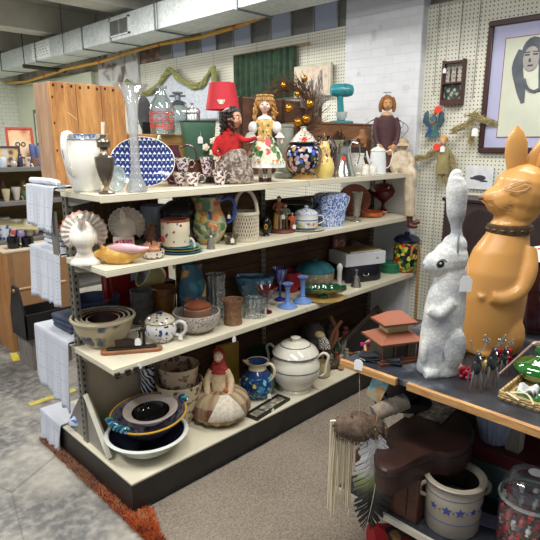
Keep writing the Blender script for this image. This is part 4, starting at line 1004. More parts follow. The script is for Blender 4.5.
# silver twig spray
P = item(317, 2.44, ztop)
t = thing('twig_spray', 'spray of silver-white glittery twigs standing behind the blue mixer', 'twigs', P, SCR)
g = G(); rr = random.Random(33)
def branch(p, d, L, lv):
    q = p+d*L; mid = p+d*L*.5+Vector((rr.uniform(-1, 1), rr.uniform(-1, 1), rr.uniform(-1, 1)))*L*.08
    g.tube([p, mid, q], [.0012*(lv+1), .001*(lv+1), .0008*(lv+1)], 4)
    if lv:
        for i in range(4):
            dd_ = (d+Vector((rr.uniform(-1, 1), rr.uniform(-.6, .6), rr.uniform(-.5, .7)))*.75).normalized(); branch(p+(q-p)*rr.uniform(.4, 1), dd_, L*rr.uniform(.45, .7), lv-1)
for i in range(12): branch(Vector((0, 0, .03)), Vector((rr.uniform(-1.0, .3), rr.uniform(-.3, .1), 1)).normalized(), rr.uniform(.08, .13), 3)
g.build('twigs', plain((176, 170, 164), .5, .2, .35, 60), t)
g = G(); g.lathe(vessel([(.02, 0), (.026, .02), (.02, .045)], .003), 18); g.build('pot', plain((120, 96, 70), .7), t)
# trunk board behind the dolls
P = item(246, 2.5, S1); P2 = item(333, 2.5, S1); z = hz(P, 96)
t = thing('travel_chest', 'old brown travelling chest standing on the shelf behind the dolls and the wreath', 'trunk', (P.x-.03, 2.54, S1+.0005), 0)
g = G(); g.bx((0, 0, 0), (P2.x-P.x-.06, .14, z-S1)); g.build('body', wood((78, 52, 38), (112, 78, 58), 0, 5, .7), t, bevel=.008)
for x in (.03, (P2.x-P.x-.06)/2, P2.x-P.x-.09): g = G(); g.bx((x-.012, -.004, 0), (x+.012, -.0005, z-S1)); g.build('strap', plain((66, 40, 28), .6), t)
# ------------------------------------------------------------------ hung on the wall
PZ = wallp(265, 50, 3.46)
a, b, c = wallp(235, 55, 3.46), wallp(297, 47, 3.46), wallp(265, 100, 3.46)
t = thing('green_curtain', 'gathered dark green cloth hung from a rod on the pegboard', 'curtain', (3.46, 0, 0), 0)
g = G(); y0, y1 = b.y, a.y; zt_, zb_ = a.z-.01, 1.98
def cf(u, v):
    y = y0+(y1-y0)*u; pin = .10*math.exp(-((u-.42)/.18)**2)*v
    return (-.015+.016*math.sin(u*62+2*math.sin(u*9))*(.4+.6*v)+.006*math.sin(u*131), y+(.42-u)*pin*1.2, zt_-.02*math.sin(u*PI)*0-(zt_-zb_)*v)
g.sheet(cf, 120, 20); g.build('cloth', fabric((58, 82, 62), (40, 60, 46), 20), t, solid=.003)
g = G(); p0 = (0, y0-.12, zt_+.0); g.tube([(0, y0-.14, zt_+.004), (0, y1+.02, zt_+.004)], .007, 8); g.build('rod', wood((150, 116, 70), (190, 156, 104), 1, 8), t)
# canvas picture by the wall
a, b, c = wallp(294, 67, 3.44), wallp(331, 60, 3.44), wallp(294, 98, 3.44)
t = thing('canvas_picture', 'pale sketch of grey figures on a cream canvas against the pegboard', 'picture', (3.44, 0, 0), 0)
g = G(); g.bx((0, b.y, c.z), (.03, a.y, a.z)); g.build('frame', plain((206, 204, 184), .6), t, bevel=.003)
g = G(); g.bx((-.002, b.y+.02, c.z+.02), (-.0005, a.y-.02, a.z-.02)); g.build('canvas', spots((226, 208, 186), [(206, 180, 156), (190, 170, 160)], 16, .25, .8, .2), t)
g = G()
for (u, v, s_) in ((.28, .45, 1), (.5, .4, .8), (.74, .5, 1.4)):
    yy = a.y-(a.y-b.y)*u; zz = c.z+(a.z-c.z)*v
    for i in range(9): g.tube([(-.003, yy+rr.uniform(-.02, .02)*s_, zz+rr.uniform(.0, .06)*s_), (-.003, yy+rr.uniform(-.025, .025)*s_, zz-rr.uniform(.02, .08)*s_)], .003, 4)
g.build('drawn_figures', plain((128, 128, 140), .8, var=.3), t)
# olive swag with lace curtain
t = thing('swag_curtain', 'olive green swag over white lace net pinned across the pegboard', 'curtain', (3.45, 0, 0), 0)
OLV = plain((146, 148, 92), .8, var=.35, scale=40)
pts = [wallp(px, py, 3.44) for px, py in ((128, 82), (140, 92), (150, 93), (160, 85), (168, 74), (174, 71), (180, 78), (195, 86), (206, 82), (213, 70), (216, 72), (217, 92))]
g = G()
def cr(P_, n):
    out = []
    for i in range(len(P_)-1):
        p0, p1, p2, p3 = P_[max(i-1, 0)], P_[i], P_[i+1], P_[min(i+2, len(P_)-1)]
        for k in range(n):
            s = k/n; out.append(.5*((2*p1)+(p2-p0)*s+(2*p0-5*p1+4*p2-p3)*s*s+(3*p1-p0-3*p2+p3)*s**3))
    return out+[P_[-1]]
fine = cr([p-Vector((3.45, 0, 0)) for p in pts], 5)
for k in range(4):
    g.tube([p+Vector((-.02+.012*math.sin(i*.9+k*2), .01*math.cos(i*.7+k), .018*math.sin(i*.5+k*1.6)))for i, p in enumerate(fine)], [.017+.006*math.sin(i*1.1+k) for i in range(len(fine))], 7)
g.build('swag', OLV, t)
zlow = wallp(160, 122, 3.45).z
g = G(); top = fine[2:]
def lf(u, v):
    i = u*(len(top)-1); a_ = top[int(i)]; b_ = top[min(int(i)+1, len(top)-1)]; p = a_.lerp(b_, i-int(i))
    return (-.008+.012*math.sin(u*40)*(.3+v), p.y, p.z*(1-v)+zlow*v)
g.sheet(lf, 70, 16); g.build('net', plain((206, 214, 224), .9, var=.2, scale=40, bump=.4, bs=90), t, solid=.002)['label'] = 'white lace net'
# ================================================================== middle shelf
def pot(px, Y, z, top, wpx, prof, mat, name, label, cat, group=None, t=.003, seg=28, part='body', solid=False, fl=None, rz=SCR, rot=None, sy=1):
    P = item(px, Y, z); h = HH(P, top); w = mm(P, wpx)
    T = thing(name, label, cat, P, rz, group, rot=rot)
    pr = sc(prof, w, h)
    if fl: fl = (fl[0], fl[1], fl[2]*h, fl[3]*h)
    g = G(); g.lathe(([(0, pr[0][1])]+pr+[(0, pr[-1][1])]) if solid else vessel(pr, t), seg, fl=fl, sy=sy); g.build(part, mat, T)
    return T, w, h, P
# turkeys
def turkey(px, Y, top, wpx, label, yaw=SCR, lean=0):
    P = item(px, Y, S2); h = HH(P, top); w = mm(P, wpx)
    T = thing('ceramic_turkey', label, 'turkey figurine', P, yaw, 'white china turkeys')
    n = MC.get('turkey')
    if not n:
        n = NT('turkey_fan'); co = n.co(); sx = n.n('SeparateXYZ'); n.l(co, sx.inputs[0])
        r = n.math('SQRT', n.math('ADD', n.math('POWER', sx.outputs[0], 2.0), n.math('POWER', n.math('SUBTRACT', sx.outputs[2], .12), 2.0)))
        t_ = n.n('TexNoise'); t_.inputs['Scale'].default_value = 30; n.l(co, t_.inputs[0])
        n.l(n.ramp(n.math('ADD', n.math('MULTIPLY', r, 7.0), n.math('MULTIPLY', t_.outputs[0], .15)), [(.35, lin((224, 218, 208))), (.62, lin((196, 184, 176))), (.70, lin((214, 206, 196))), (.78, lin((178, 130, 106)))]), n.b.inputs['Base Color']); n.b.inputs['Roughness'].default_value = .25
        MC['turkey'] = n; 
    CH_ = plain((232, 226, 214), .22, var=.06)
    g = G(); c = (0, .02, h*.56); R_ = w*.5
    def fan(u, v):
        a = math.radians(-50+280*u); r = R_*(.25+.75*v)*(1+.03*math.cos(u*2*PI*17)*v)
        return (c[0]+r*math.cos(a), c[1]+.012*v*v+.004*math.cos(u*2*PI*17)*v, c[2]+r*math.sin(a)*.94)
    g.sheet(fan, 102, 12); g.build('tail_fan', n.m, T, solid=.006)
    g = G(); g.ell((0, 0, h*.52), (w*.31, w*.26, w*.32)); g.ell((0, -w*.1, h*.47), (w*.27, w*.22, w*.23)); g.ell((0, -w*.06, h*.3), (w*.17, w*.17, w*.18)); g.tube([(0, -w*.08, h*.6), (0, -w*.20, h*.74), (0, -w*.24, h*.86)], [w*.13, w*.085, w*.07], 12); g.ell((0, -w*.26, h*.87), (w*.075, w*.085, w*.07)); g.tube([(0, -w*.32, h*.87), (0, -w*.37, h*.84)], [w*.03, w*.008], 8)
    g.loft([(0, 0, 0, w*.34, w*.25), (0, 0, h*.06, w*.33, w*.24), (0, 0, h*.13, w*.24, w*.17), (0, -.01, h*.3, w*.11, w*.12)], 24)
    g.build('body', CH_, T, remesh=.0045, sm=4)
    g = G(); g.tube([(0, -w*.35, h*.85), (.004, -w*.345, h*.78), (.004, -w*.33, h*.73)], [w*.02, w*.025, w*.015], 8); g.build('wattle', plain((222, 190, 176), .3), T)
    for s in (-1, 1):
        g = G(); g.ell((s*w*.25, -w*.02, h*.48), (w*.05, w*.17, w*.15), (0, 0, 0)); g.build('wing', CH_, T)
        g = G(); g.ell((s*w*.055, -w*.31, h*.885), .0028, seg=8); g.build('eye', plain((40, 30, 26), .2), T)
    return T
turkey(86, 2.10, 208, 45, 'white china turkey with a fanned tail nearest the front corner of the middle shelf', -.55)
turkey(127, 2.20, 204, 37, 'white china turkey with a fanned tail behind the pink printed card', -.75)
# conch
P = item(121, 2.01, S2); L = mm(P, 54)
T = thing('conch_shell', 'yellow spiky conch shell with a pink lip on the shelf before the turkeys', 'shell', P, SCR+.12)
h = HH(P, 243)
g = G(); g.tube([(-L*.5, 0, h*.5), (-L*.36, 0, h*.5), (-L*.16, .0, h*.46), (.06*L, 0, h*.44), (.3*L, 0, h*.5), (.5*L, 0, h*.62)], [.004, h*.24, h*.5, h*.52, h*.3, .005], 20)
for i in range(7):
    a = .3+i*.5; x = -L*.3+i*L*.085
    g.tube([(x, -h*.3*math.sin(a), h*.5+h*.3*math.cos(a)), (x-.006, -h*.45*math.sin(a), h*.5+h*.55*math.cos(a))], [.012, .002], 8)
g.build('shell', spots((222, 176, 88), [(206, 150, 60), (236, 204, 130)], 22, .5, .35, .3, warp=.08), T, remesh=.004, sm=2)
g = G()
def lip(u, v):
    x = -L*.16+L*.62*u; wv = math.sin(u*PI)
    return (x, -h*.30-h*.34*v*wv, h*.86-h*.05*u-h*.36*v*wv-.006*math.sin(u*30)*v)
g.tube([(-L*.2, -h*.22, h*.82), (0, -h*.36, h*.84), (L*.2, -h*.34, h*.78), (L*.36, -h*.18, h*.68), (L*.52, -.0, h*.72)], [.008, .019, .021, .016, .006], 12, flat=.8); g.build('lip', plain((232, 184, 190), .25, var=.12), T)
# printed card, pink
P = item(124, 2.16, S2); h = HH(P, 237); w = mm(P, 21)
T = thing('printed_card', 'little white card printed with pink roses behind the conch shell', 'card', P, rot=(-.15, 0, SCR))
g = G(); g.bx((-w/2, -.001, 0), (w/2, .001, h)); g.build('card', plain((226, 214, 206), .7), T)
g = G(); g.bx((-w*.42, -.0018, h*.06), (w*.42, -.0011, h*.84)); g.build('print', spots((196, 92, 116), [(226, 160, 176), (150, 50, 80), (236, 206, 200)], 110, .5), T)
# red and white dish + crab
PR = spots((226, 218, 206), [(70, 34, 30), (110, 44, 40)], 62, .36, .12)
pot(153, 2.01, S2, 250, 24, [(.7, 0), (.92, .25), (1, 1)], PR, 'trinket_dish', 'small white and dark brown painted dish beside the conch shell', 'dish')
P = item(153, 2.03, S2); zc = HH(P, 250)
T = thing('shell_ornament', 'orange and brown coral-like shell ornament lying in the small painted dish', 'ornament', (P.x, P.y, P.z+zc*.62), SCR)
g = G(); rr = random.Random(8)
g.ell((0, 0, .016), (.034, .024, .014))
for i in range(16):
    a = rr.uniform(0, 2*PI); g.tube([(.02*math.cos(a), .015*math.sin(a), .018), (.036*math.cos(a), .026*math.sin(a), .03+rr.uniform(0, .02))], [.008, .002], 6)
g.build('shell', plain((206, 146, 112), .4, var=.3, scale=40), T)
P = item(152, 2.12, S2); h = HH(P, 224)
T = thing('bark_figure', 'dark brown gnarled figure beside the heart-painted pot', 'figurine', P, SCR)
g = G()
g.loft([(0, 0, 0, .03, .03), (.004, 0, h*.3, .022, .02), (0, 0, h*.55, .026, .02), (.006, 0, h*.8, .02, .018), (.01, 0, h, .006, .006)], 16)
for i in range(18):
    a = rr.uniform(0, 2*PI); z = rr.uniform(.2, .95)*h; g.tube([(.015*math.cos(a), .012*math.sin(a), z), (.034*math.cos(a), .024*math.sin(a), z+rr.uniform(-.01, .02))], [.009, .003], 6)
g.build('figure', plain((110, 74, 52), .5, var=.4, scale=50), T)
# grey blue pot & navy hat
pot(157, 2.37, S2, 205, 32, [(.62, 0), (.8, .15), (1, .5), (.98, .8), (.9, 1)], glazed((150, 160, 184)), 'ceramic_pot', 'plain grey-blue pot behind the gnarled brown figure', 'pot')
P = item(180, 2.20, S2); h = HH(P, 197); w = mm(P, 37)
T = thing('enamel_pot', 'black enamel pot with lid behind the heart-painted pot', 'pot', P)
BLK = plain((24, 26, 34), .25, var=.2)
g = G(); g.lathe(vessel(sc([(.8, 0), (.95, .06), (1, .3), (.98, .66)], w, h), .003), 32); g.build('body', BLK, T)
g = G(); g.lathe(sc([(0, .665), (1.02, .665), (1.02, .70), (.9, .8), (.5, .92), (.12, .95), (.12, .99), (0, 1)], w, h), 32); g.build('lid', BLK, T)
g = G(); g.tube(arc((w*.5, 0, h*.45), w*.13, h*.16, 90, -90), .003, 6); g.tube(arc((-w*.5, 0, h*.45), w*.13, h*.16, 90, 270), .003, 6); g.build('handle', BLK, T)
# heart pot on plates
zz = S2
for i, (c, l, wp) in enumerate((((96, 168, 196), 'light blue plate at the bottom of the stack under the heart-painted pot', 44), ((214, 200, 120), 'yellow edged plate second in the stack under the heart-painted pot', 41), ((120, 178, 190), 'turquoise plate at the top of the stack under the heart-painted pot', 38))):
    P = item(181, 2.04, S2, .0005+i*.0105); w = mm(P, wp); g = G(); g.lathe([(0, 0), (w*.3, 0), (w*.5, .009), (w*.5, .0104), (w*.3, .004), (0, .004)], 36); tag(g.build('plate', glazed(c), loc=P), l, 'plate', 'plates under the heart-painted pot')
z = S2+.0325
HT = spots((214, 204, 178), [(140, 50, 44), (86, 110, 84), (84, 96, 130)], 34, .25, .3, .03)
T, w, h, P = pot(176, 2.04, z, 219, 28.5, [(.9, 0), (1, .04), (1, .5), (1, .9), (.97, .92), (.97, 1)], HT, 'painted_pot', 'cream straight pot painted with little hearts and a terracotta rim', 'pot', t=.006)
g = G(); g.lathe([(w*.487, h*.93), (w*.497, h*.93), (w*.50, h*1.0), (w*.487, h*1.01), (w*.40, h*.99), (w*.40, h*.6)], 32); g.build('rim', plain((154, 84, 60), .6), T)['label'] = 'terracotta rim'
g = G(); g.tube(arc((w*.5, 0, h*.5), w*.15, h*.26, 90, -90), .006, 8); g.build('handle', HT, T)
sticker(T, (-w*.38, -w*.33, h*.3), .0145, rz=-.7)
# big fruit pitcher
T, w, h, P = pot(208, 2.12, S2, 196, 39, [(.5, 0), (.55, .03), (.8, .15), (1, .36), (.95, .52), (.72, .72), (.66, .82), (.74, .93), (.84, 1)], spots((190, 190, 160), [(96, 128, 84), (220, 140, 76), (214, 190, 110), (200, 96, 72), (70, 100, 130), (146, 166, 120), (224, 206, 160)], 24, .62, .2, .12, warp=.05), 'fruit_pitcher', 'big majolica pitcher modelled with fruit and a cobalt blue handle', 'pitcher', t=.005, seg=36)
COB = glazed((44, 84, 168))
g = G(); g.tube([(w*.34, 0, h*.9), (w*.58, 0, h*.96), (w*.70, 0, h*.82), (w*.68, 0, h*.6), (w*.56, 0, h*.46), (w*.44, 0, h*.42)], [.008, .009, .009, .009, .008, .006], 10); g.build('handle', COB, T)
g = G(); g.lathe([(w*.41, h*.985), (w*.43, h*1.005), (w*.40, h*1.0)], 36); g.build('rim', plain((90, 50, 70), .3), T)
for k, (x, z_, c, l) in enumerate(((-.42, .30, (160, 84, 66), 'bunch of red-brown grapes'), (.26, .38, (222, 128, 78), 'orange fruit'), (-.05, .55, (226, 186, 90), 'yellow pear'), (.12, .42, (232, 150, 90), 'peach'), (-.2, .62, (206, 196, 120), 'pale leaf cluster'))):
    a = math.radians(-90+x*110); g = G()
    q = (w*.46*math.cos(a), w*.46*math.sin(a), h*z_)
    if k == 0:
        for i in range(14): g.ell((q[0]+rr.uniform(-.014, .014), q[1]-.002, q[2]+rr.uniform(-.024, .02)), .0068, seg=8)
    else: g.ell(q, (.017, .009, .022), seg=12)
    g.build('fruit', glazed(c), T)['label'] = l
price_tag(T, (w*.56, -w*.12, h*.62), .02)
# glass bell, bronze leaf
T, w, h, P = pot(211, 1.99, S2, 226, 9, [(1, 0), (.9, .1), (.7, .4), (.5, .52)], glass((190, 186, 176), .35, .08, 1.4), 'glass_bell', 'tiny clear and bronze dinner bell before the fruit pitcher', 'bell')
g = G(); g.lathe(sc([(.5, .52), (.2, .6), (.28, .7), (.16, .8), (.24, .92), (0, 1)], w, h), 14); g.build('handle', metal((150, 140, 126)), T)
P = item(231, 2.01, S2); h = HH(P, 230)
T = thing('leaf_figurine', 'small bronze twisted leaf figurine with a hanging paper tag', 'figurine', P, SCR)
g = G()
for i in range(9):
    a = rr.uniform(0, 2*PI); b = rr.uniform(.3, 1); x, y = .022*math.cos(a), .015*math.sin(a)
    g.tube([(0, 0, .004), (x*.6, y*.6, h*.4*b), (x*1.3, y, h*.8*b), (x*1.7, y, h*b)], [.004, .008, .01, .002], 6, flat=.4)
g.ell((0, 0, .006), (.03, .022, .006)); g.build('leaves', plain((126, 112, 84), .35, .6, .3, 50), T); price_tag(T, (.01, -.03, h*.5), .024)
# cream pierced basket
P = item(246, 2.04, S2); w = mm(P, 28); h0 = HH(P, 211); h1 = HH(P, 190)
T = thing('pierced_basket', 'cream pierced ceramic basket with a tall arched handle', 'basket', P)
CRM = plain((218, 208, 186), .35, var=.06, bump=.3, bs=120)
g = G(); n_ = 30; rings = 9
def lat(u, v): return None
g.lathe(vessel([(w*.43, 0), (w*.45, .004), (w*.45, .016), (w*.43, .018)], .004), 36)
g.lathe([(w*.45, h0*.88), (w*.48, h0*.9), (w*.48, h0), (w*.44, h0), (w*.44, h0*.88)], 36)
for i in range(n_):
    for s in (-1, 1):
        g.tube([(w*.45*math.cos(2*PI*i/n_+s*k*.105), w*.45*math.sin(2*PI*i/n_+s*k*.105), .016+(h0*.88-.014)*k/6) for k in range(7)], .0026, 5)
g.build('body', CRM, T)
g = G(); g.lathe([(w*.415, .004), (w*.415, h0*.9)], 30); g.build('liner', plain((150, 136, 112), .6), T)
g = G(); g.tube([(w*.40*math.cos(math.radians(a)), 0, h0*.95+(h1-h0*.95)*math.sin(math.radians(a))) for a in range(0, 181, 15)], .0075, 10, flat=1.3); g.build('handle', CRM, T)
# black egg
P = item(266, 2.06, S2); h = HH(P, 216); w = mm(P, 11.5)
T = thing('lacquer_egg', 'glossy black lacquer egg painted with a gold flower', 'egg', P)
g = G(); g.ell((0, 0, h*.53), (w*.5, w*.5, h*.47), seg=24); g.build('egg', plain((14, 14, 18), .08, var=.1), T)
g = G(); g.lathe([(0, 0), (w*.32, 0), (w*.24, h*.08), (0, h*.1)], 18); g.build('stand', plain((20, 18, 18), .3), T)
g = G()
for i in range(6): g.ell((.007*math.cos(i), -w*.49+.002*abs(math.cos(i)), h*.5+.011*math.sin(i)), (.005, .0025, .006), seg=8)
g.build('gold_flower', plain((206, 160, 70), .3, .6), T)
# figurine group
P = item(281, 2.10, S2); h = HH(P, 196); w = mm(P, 26)
T = thing('figurine_group', 'carved group of two small musicians on a round brown base', 'figurine', P)
g = G(); g.lathe([(0, 0), (w*.52, 0), (w*.54, .006), (w*.48, .016), (0, .018)], 30); g.build('base', plain((96, 50, 36), .5), T)
def tinyman(T, x, y, z, h, coat, leg, hair, lean=0, part='figure', hat=None):
    M = Matrix.Translation((x, y, z)) @ Matrix.Rotation(lean, 4, 'Y')
    g = G()
    for s in (-1, 1): g.tube([(s*h*.06, 0, 0), (s*h*.055, 0, h*.25), (s*h*.05, 0, h*.48)], [h*.04, h*.045, h*.06], 8, M=M, mi=1)
    g.loft([(0, 0, h*.44, h*.11, h*.08), (0, 0, h*.6, h*.10, h*.075), (0, 0, h*.76, h*.13, h*.08), (0, 0, h*.82, h*.05, h*.05)], 12, M=M)
    for s in (-1, 1): g.tube([(s*h*.12, 0, h*.77), (s*h*.17, -h*.05, h*.63), (s*h*.08, -h*.13, h*.6)], [h*.04, h*.036, h*.03], 8, M=M); g.ell((s*h*.07, -h*.14, h*.6), h*.03, seg=8, mi=2, M=M)
    g.ell((0, 0, h*.90), (h*.065, h*.07, h*.08), mi=2, M=M, seg=12); g.ell((0, -h*.075, h*.89), h*.014, seg=6, mi=2, M=M); g.ell((0, h*.015, h*.93), (h*.072, h*.07, h*.07), mi=3, M=M, seg=12)
    o = g.build(part, [coat, leg, plain((214, 170, 140), .5), hair], T); return o
tinyman(T, -.012, 0, .018, h-.018, plain((160, 106, 70), .5, var=.3), plain((196, 170, 140), .5), plain((60, 40, 30), .6))['label'] = 'tall figure in a brown coat'
tinyman(T, .024, -.01, .018, h*.72, plain((110, 122, 100), .5, var=.3), plain((90, 74, 50), .5), plain((50, 36, 28), .6))['label'] = 'smaller figure in grey green'
g = G(); g.tube([(-.035, -.012, .02), (-.033, -.012, h*.35), (-.033, -.01, h*.55)], [.010, .012, .004], 8); g.build('lantern', plain((186, 140, 60), .4, .2), T)
price_tag(T, (.012, -.03, h*.5), .026)
P = item(292, 2.05, S2); h = HH(P, 212)
T = thing('orange_figurine', 'small figurine in an orange robe standing beside the musicians', 'figurine', P)
g = G(); g.lathe([(0, 0), (.02, 0), (.02, .005), (0, .006)], 16); g.build('base', plain((90, 56, 40), .5), T)
tinyman(T, 0, 0, .006, h-.006, plain((206, 100, 50), .5, var=.2), plain((190, 84, 44), .5), plain((80, 50, 36), .6))
price_tag(T, (.012, -.02, h*.4), .026)
# village sugar pot on its dish
P = item(307, 2.04, S2); w = mm(P, 36)
g = G(); g.lathe([(0, 0), (w*.34, 0), (w*.5, .008), (w*.5, .0095), (w*.34, .004), (0, .004)], 32); tag(g.build('saucer', spots((220, 214, 190), [(206, 190, 120)], 60, .2), loc=P), 'cream saucer under the village-scene covered pot', 'saucer')
VIL = spots((216, 220, 214), [(214, 180, 110), (120, 160, 90), (90, 110, 170), (206, 120, 90), (150, 180, 110)], 48, .5, .15, .2, zr=(.012, .042), bands=((.003, .010, (62, 82, 150)), (.050, .056, (62, 82, 150))))
T, w, h, P = pot(306, 2.04, S2+.0100, 214, 24, [(.8, 0), (.94, .06), (1, .3), (1, .7), (.94, 1)], VIL, 'covered_pot', 'small covered pot painted with a village scene and blue bands', 'pot')
g = G(); g.lathe(sc([(0, 1.0), (.98, 1.0), (.96, 1.1), (.7, 1.28), (.25, 1.38), (.14, 1.44), (.2, 1.52), (.1, 1.6), (0, 1.62)], w, h), 26); g.build('lid', spots((206, 212, 220), [(90, 112, 176)], 70, .3, bands=()), T)
g = G(); g.tube([(w*.46, 0, h*.9), (w*.68, 0, h*.86), (w*.72, 0, h*.5), (w*.46, 0, h*.3)], .0035, 8); g.build('handle', glazed((222, 224, 224)), T)
T, w, h, P = pot(316, 2.14, S2, 205, 15, [(.7, 0), (1, .3), (.8, .7), (.9, 1)], glazed((214, 218, 214)), 'small_jug', 'little white jug behind the village-scene pot', 'jug')
# dark green bowl behind
T, w, h, P = pot(297, 2.19, S2, 202, 44, [(.4, 0), (.45, .1), (.8, .5), (1, 1)], plain((22, 34, 34), .15, var=.3), 'dark_bowl', 'large black-green bowl behind the two carved musicians', 'bowl')
# blue spatter square teapot
P = item(330, 2.05, S2); h = HH(P, 195); w = mm(P, 31)
BS = spots((206, 216, 236), [(58, 96, 180), (74, 118, 200), (50, 84, 160)], 95, .52, .15, .08, warp=.03)
T = thing('spatter_teapot', 'square blue and white spatterware teapot leaning slightly with a paper tag', 'teapot', P, SCR+.35)
g = G(); g.loft([(0, 0, 0, w*.36, w*.3), (0, 0, h*.1, w*.38, w*.32), (0, 0, h*.95, w*.5, w*.40), (0, 0, h, w*.5, w*.40)], 32, e=.35); g.build('body', BS, T, bevel=.002)
g = G(); g.loft([(0, 0, h, w*.47, w*.38), (0, 0, h*1.05, w*.44, w*.34), (0, 0, h*1.09, w*.3, w*.22)], 28, e=.4); g.build('lid', BS, T)
g = G(); g.tube(arc((0, 0, h*1.08), w*.12, h*.12, 0, 180, 10), .004, 8); g.build('lid_handle', glazed((214, 222, 236)), T)
g = G(); g.tube([(-w*.42, 0, h*.4), (-w*.58, 0, h*.66), (-w*.66, 0, h*.92)], [.011, .008, .005], 10); g.build('spout', BS, T)
g = G(); g.tube([(w*.46, 0, h*.9), (w*.62, 0, h*.94), (w*.66, 0, h*.8), (w*.40, 0, h*.2)], .0035, 8); g.build('handle', glazed((214, 222, 236)), T)
price_tag(T, (-w*.48, -w*.36, -.002), .026)
# copper plate, clear vase, copper dish
P = item(354, 2.22, S2); T = thing('copper_plate', 'round dull copper plate standing on edge behind the clear vase', 'plate', P, rot=(-.2, 0, SCR)); hpl = HH(P, 184)
plate('plate', hpl*1.05, hpl, .012, plain((146, 84, 62), .4, .3, .25, 12), T)
T, w, h, P = pot(356, 2.04, S2, 192, 12, [(.9, 0), (.8, .04), (.2, .08), (.2, .14), (.6, .2), (.72, .6), (1, 1)], glass((236, 232, 222), .22, .04, 1.5), 'glass_goblet', 'tall slim clear glass goblet before the copper plate', 'goblet', t=.002)
T, w, h, P = pot(371, 2.10, S2, 211, 24, [(.7, 0), (.9, .1), (1, .4), (.95, .8), (1.02, 1)], plain((184, 98, 58), .35, .35, .25, 20), 'copper_pan', 'small orange copper pan with side handles beside the clear goblet', 'pan')
g = G(); 
for s in (-1, 1): g.tube([(s*w*.5, -.012, h*.8), (s*w*.72, -.006, h*.95), (s*w*.72, .006, h*.95), (s*w*.5, .012, h*.8)], .003, 6)
g.build('handles', plain((170, 96, 60), .35, .3), T)
P = item(383, 2.06, S2); g = G()
for i in range(12):
    a = rr.uniform(0, 2*PI); g.tube([(0, 0, .004), (.012*math.cos(a), .01*math.sin(a), .02), (.024*math.cos(a), .018*math.sin(a), rr.uniform(.015, .04))], [.005, .007, .002], 6)
tag(g.build('dried_flower', plain((150, 96, 66), .6, var=.4), loc=P), 'crumpled brown dried flower between the copper pan and the ruby compote', 'dried flower')
# ruby compote with lid
RUBY = plain((104, 16, 24), .08, var=.15, coat=.5)
T, w, h, P = pot(383.5, 2.20, S2, 191, 26, [(.66, 0), (.6, .06), (.2, .16), (.16, .4), (.3, .5), (.86, .8), (1, 1)], RUBY, 'ruby_compote', 'deep red covered glass compote at the far end of the middle shelf', 'compote', solid=True, fl=(12, .03, .5, 1))
g = G(); g.lathe(sc([(0, 1.0), (1.0, 1.0), (.96, 1.12), (.7, 1.32), (.3, 1.4), (.12, 1.43), (.2, 1.5), (.1, 1.58), (0, 1.6)], w, h), 28, fl=(12, .03, 1.3*h, 1.0*h)); g.build('lid', RUBY, T)
price_tag(T, (.01, -w*.45, h*1.25), .014)

# ================================================================== lower shelf
# nested bowls
P = at(105, 343, S3); P.z += .0005; w = mm(P, 62); h = HH(P, 315)*1.0
SPG = spots((186, 172, 138), [(48, 58, 84), (70, 80, 104)], 11, .36, .3, .1, warp=.16)
RIM = plain((176, 166, 140), .3, var=.1); INN = plain((58, 36, 30), .25, var=.2)
prev = 0
for i, (k, l) in enumerate(((1, 'largest stoneware mixing bowl with blue sponged patches, holding three others'), (.84, 'second largest stoneware bowl nested in the sponged mixing bowl'), (.68, 'third stoneware bowl in the nested set, second from the inside'), (.52, 'smallest stoneware bowl in the middle of the nested set'))):
    T = thing('mixing_bowl', l, 'bowl', (P.x, P.y, P.z+i*.010), SCR, 'nested stoneware mixing bowls')
    hh = h*(1.0, .90, .80, .68)[i]
    o = sc([(.5, 0), (.56, .03), (.78, .35), (.93, .8), (.95, .9)], w*k, hh)
    g = G(); g.lathe([(0, 0)]+o, 40); g.build('outside', SPG if i == 0 else RIM, T)
    g = G(); g.lathe(sc([(.95, .9), (1.0, .9), (1.02, .95), (1.0, 1.0), (.95, 1.01), (.92, .98)], w*k, hh), 40); g.build('rim', RIM, T)
    g = G(); g.lathe([(r-.0035, z+.004) for r, z in reversed(sc([(.5, 0), (.56, .03), (.78, .35), (.93, .8), (.96, .98)], w*k, hh))]+[(0, .005)], 40); g.build('inside', INN, T)['label'] = 'dark brown glazed inside'
# iron plane-like antique
P = at(132, 352, S3); P.z += .0005
T = thing('antique_iron', 'antique cast iron tool on a long rounded wooden board with a paper tag', 'tool', P, SCR+.22)
L = mm(P, 60)
g = G(); n_ = 12
poly = [(L*.5*math.cos(a)*1+0, .018*math.sin(a)) for a in [PI*2*i/24 for i in range(24)]]
def stadium(L, W, n=10): return [(L/2-W/2+W/2*math.cos(-PI/2+PI*i/n), W/2*math.sin(-PI/2+PI*i/n)) for i in range(n+1)]+[(-L/2+W/2+W/2*math.cos(PI/2+PI*i/n), W/2*math.sin(PI/2+PI*i/n)) for i in range(n+1)]
RX = Matrix.Rotation(-PI/2, 4, 'X')
g.prism(stadium(L, .05), 0, -.018, M=RX @ Matrix.Diagonal((1, 1, 1, 1))); g.build('board', wood((110, 66, 42), (168, 112, 70), 0, 8, .5), T, bevel=.005)
g = G(); g.prism(stadium(L*.82, .034), -.0181, -.026, M=RX); g.build('iron_plate', plain((52, 46, 42), .5, .6, .3, 60, .4), T, bevel=.002)
g = G()
g.box((-.03, 0, .045), (.085, .014, .035)); g.tube([(-.06, 0, .05), (-.02, 0, .068), (.02, 0, .05)], .006, 6)
for i in range(5): g.tube(arc((-.055+.018*i, 0, .045), .009, .012, 0, 360, 10, -.008), .0022, 5)
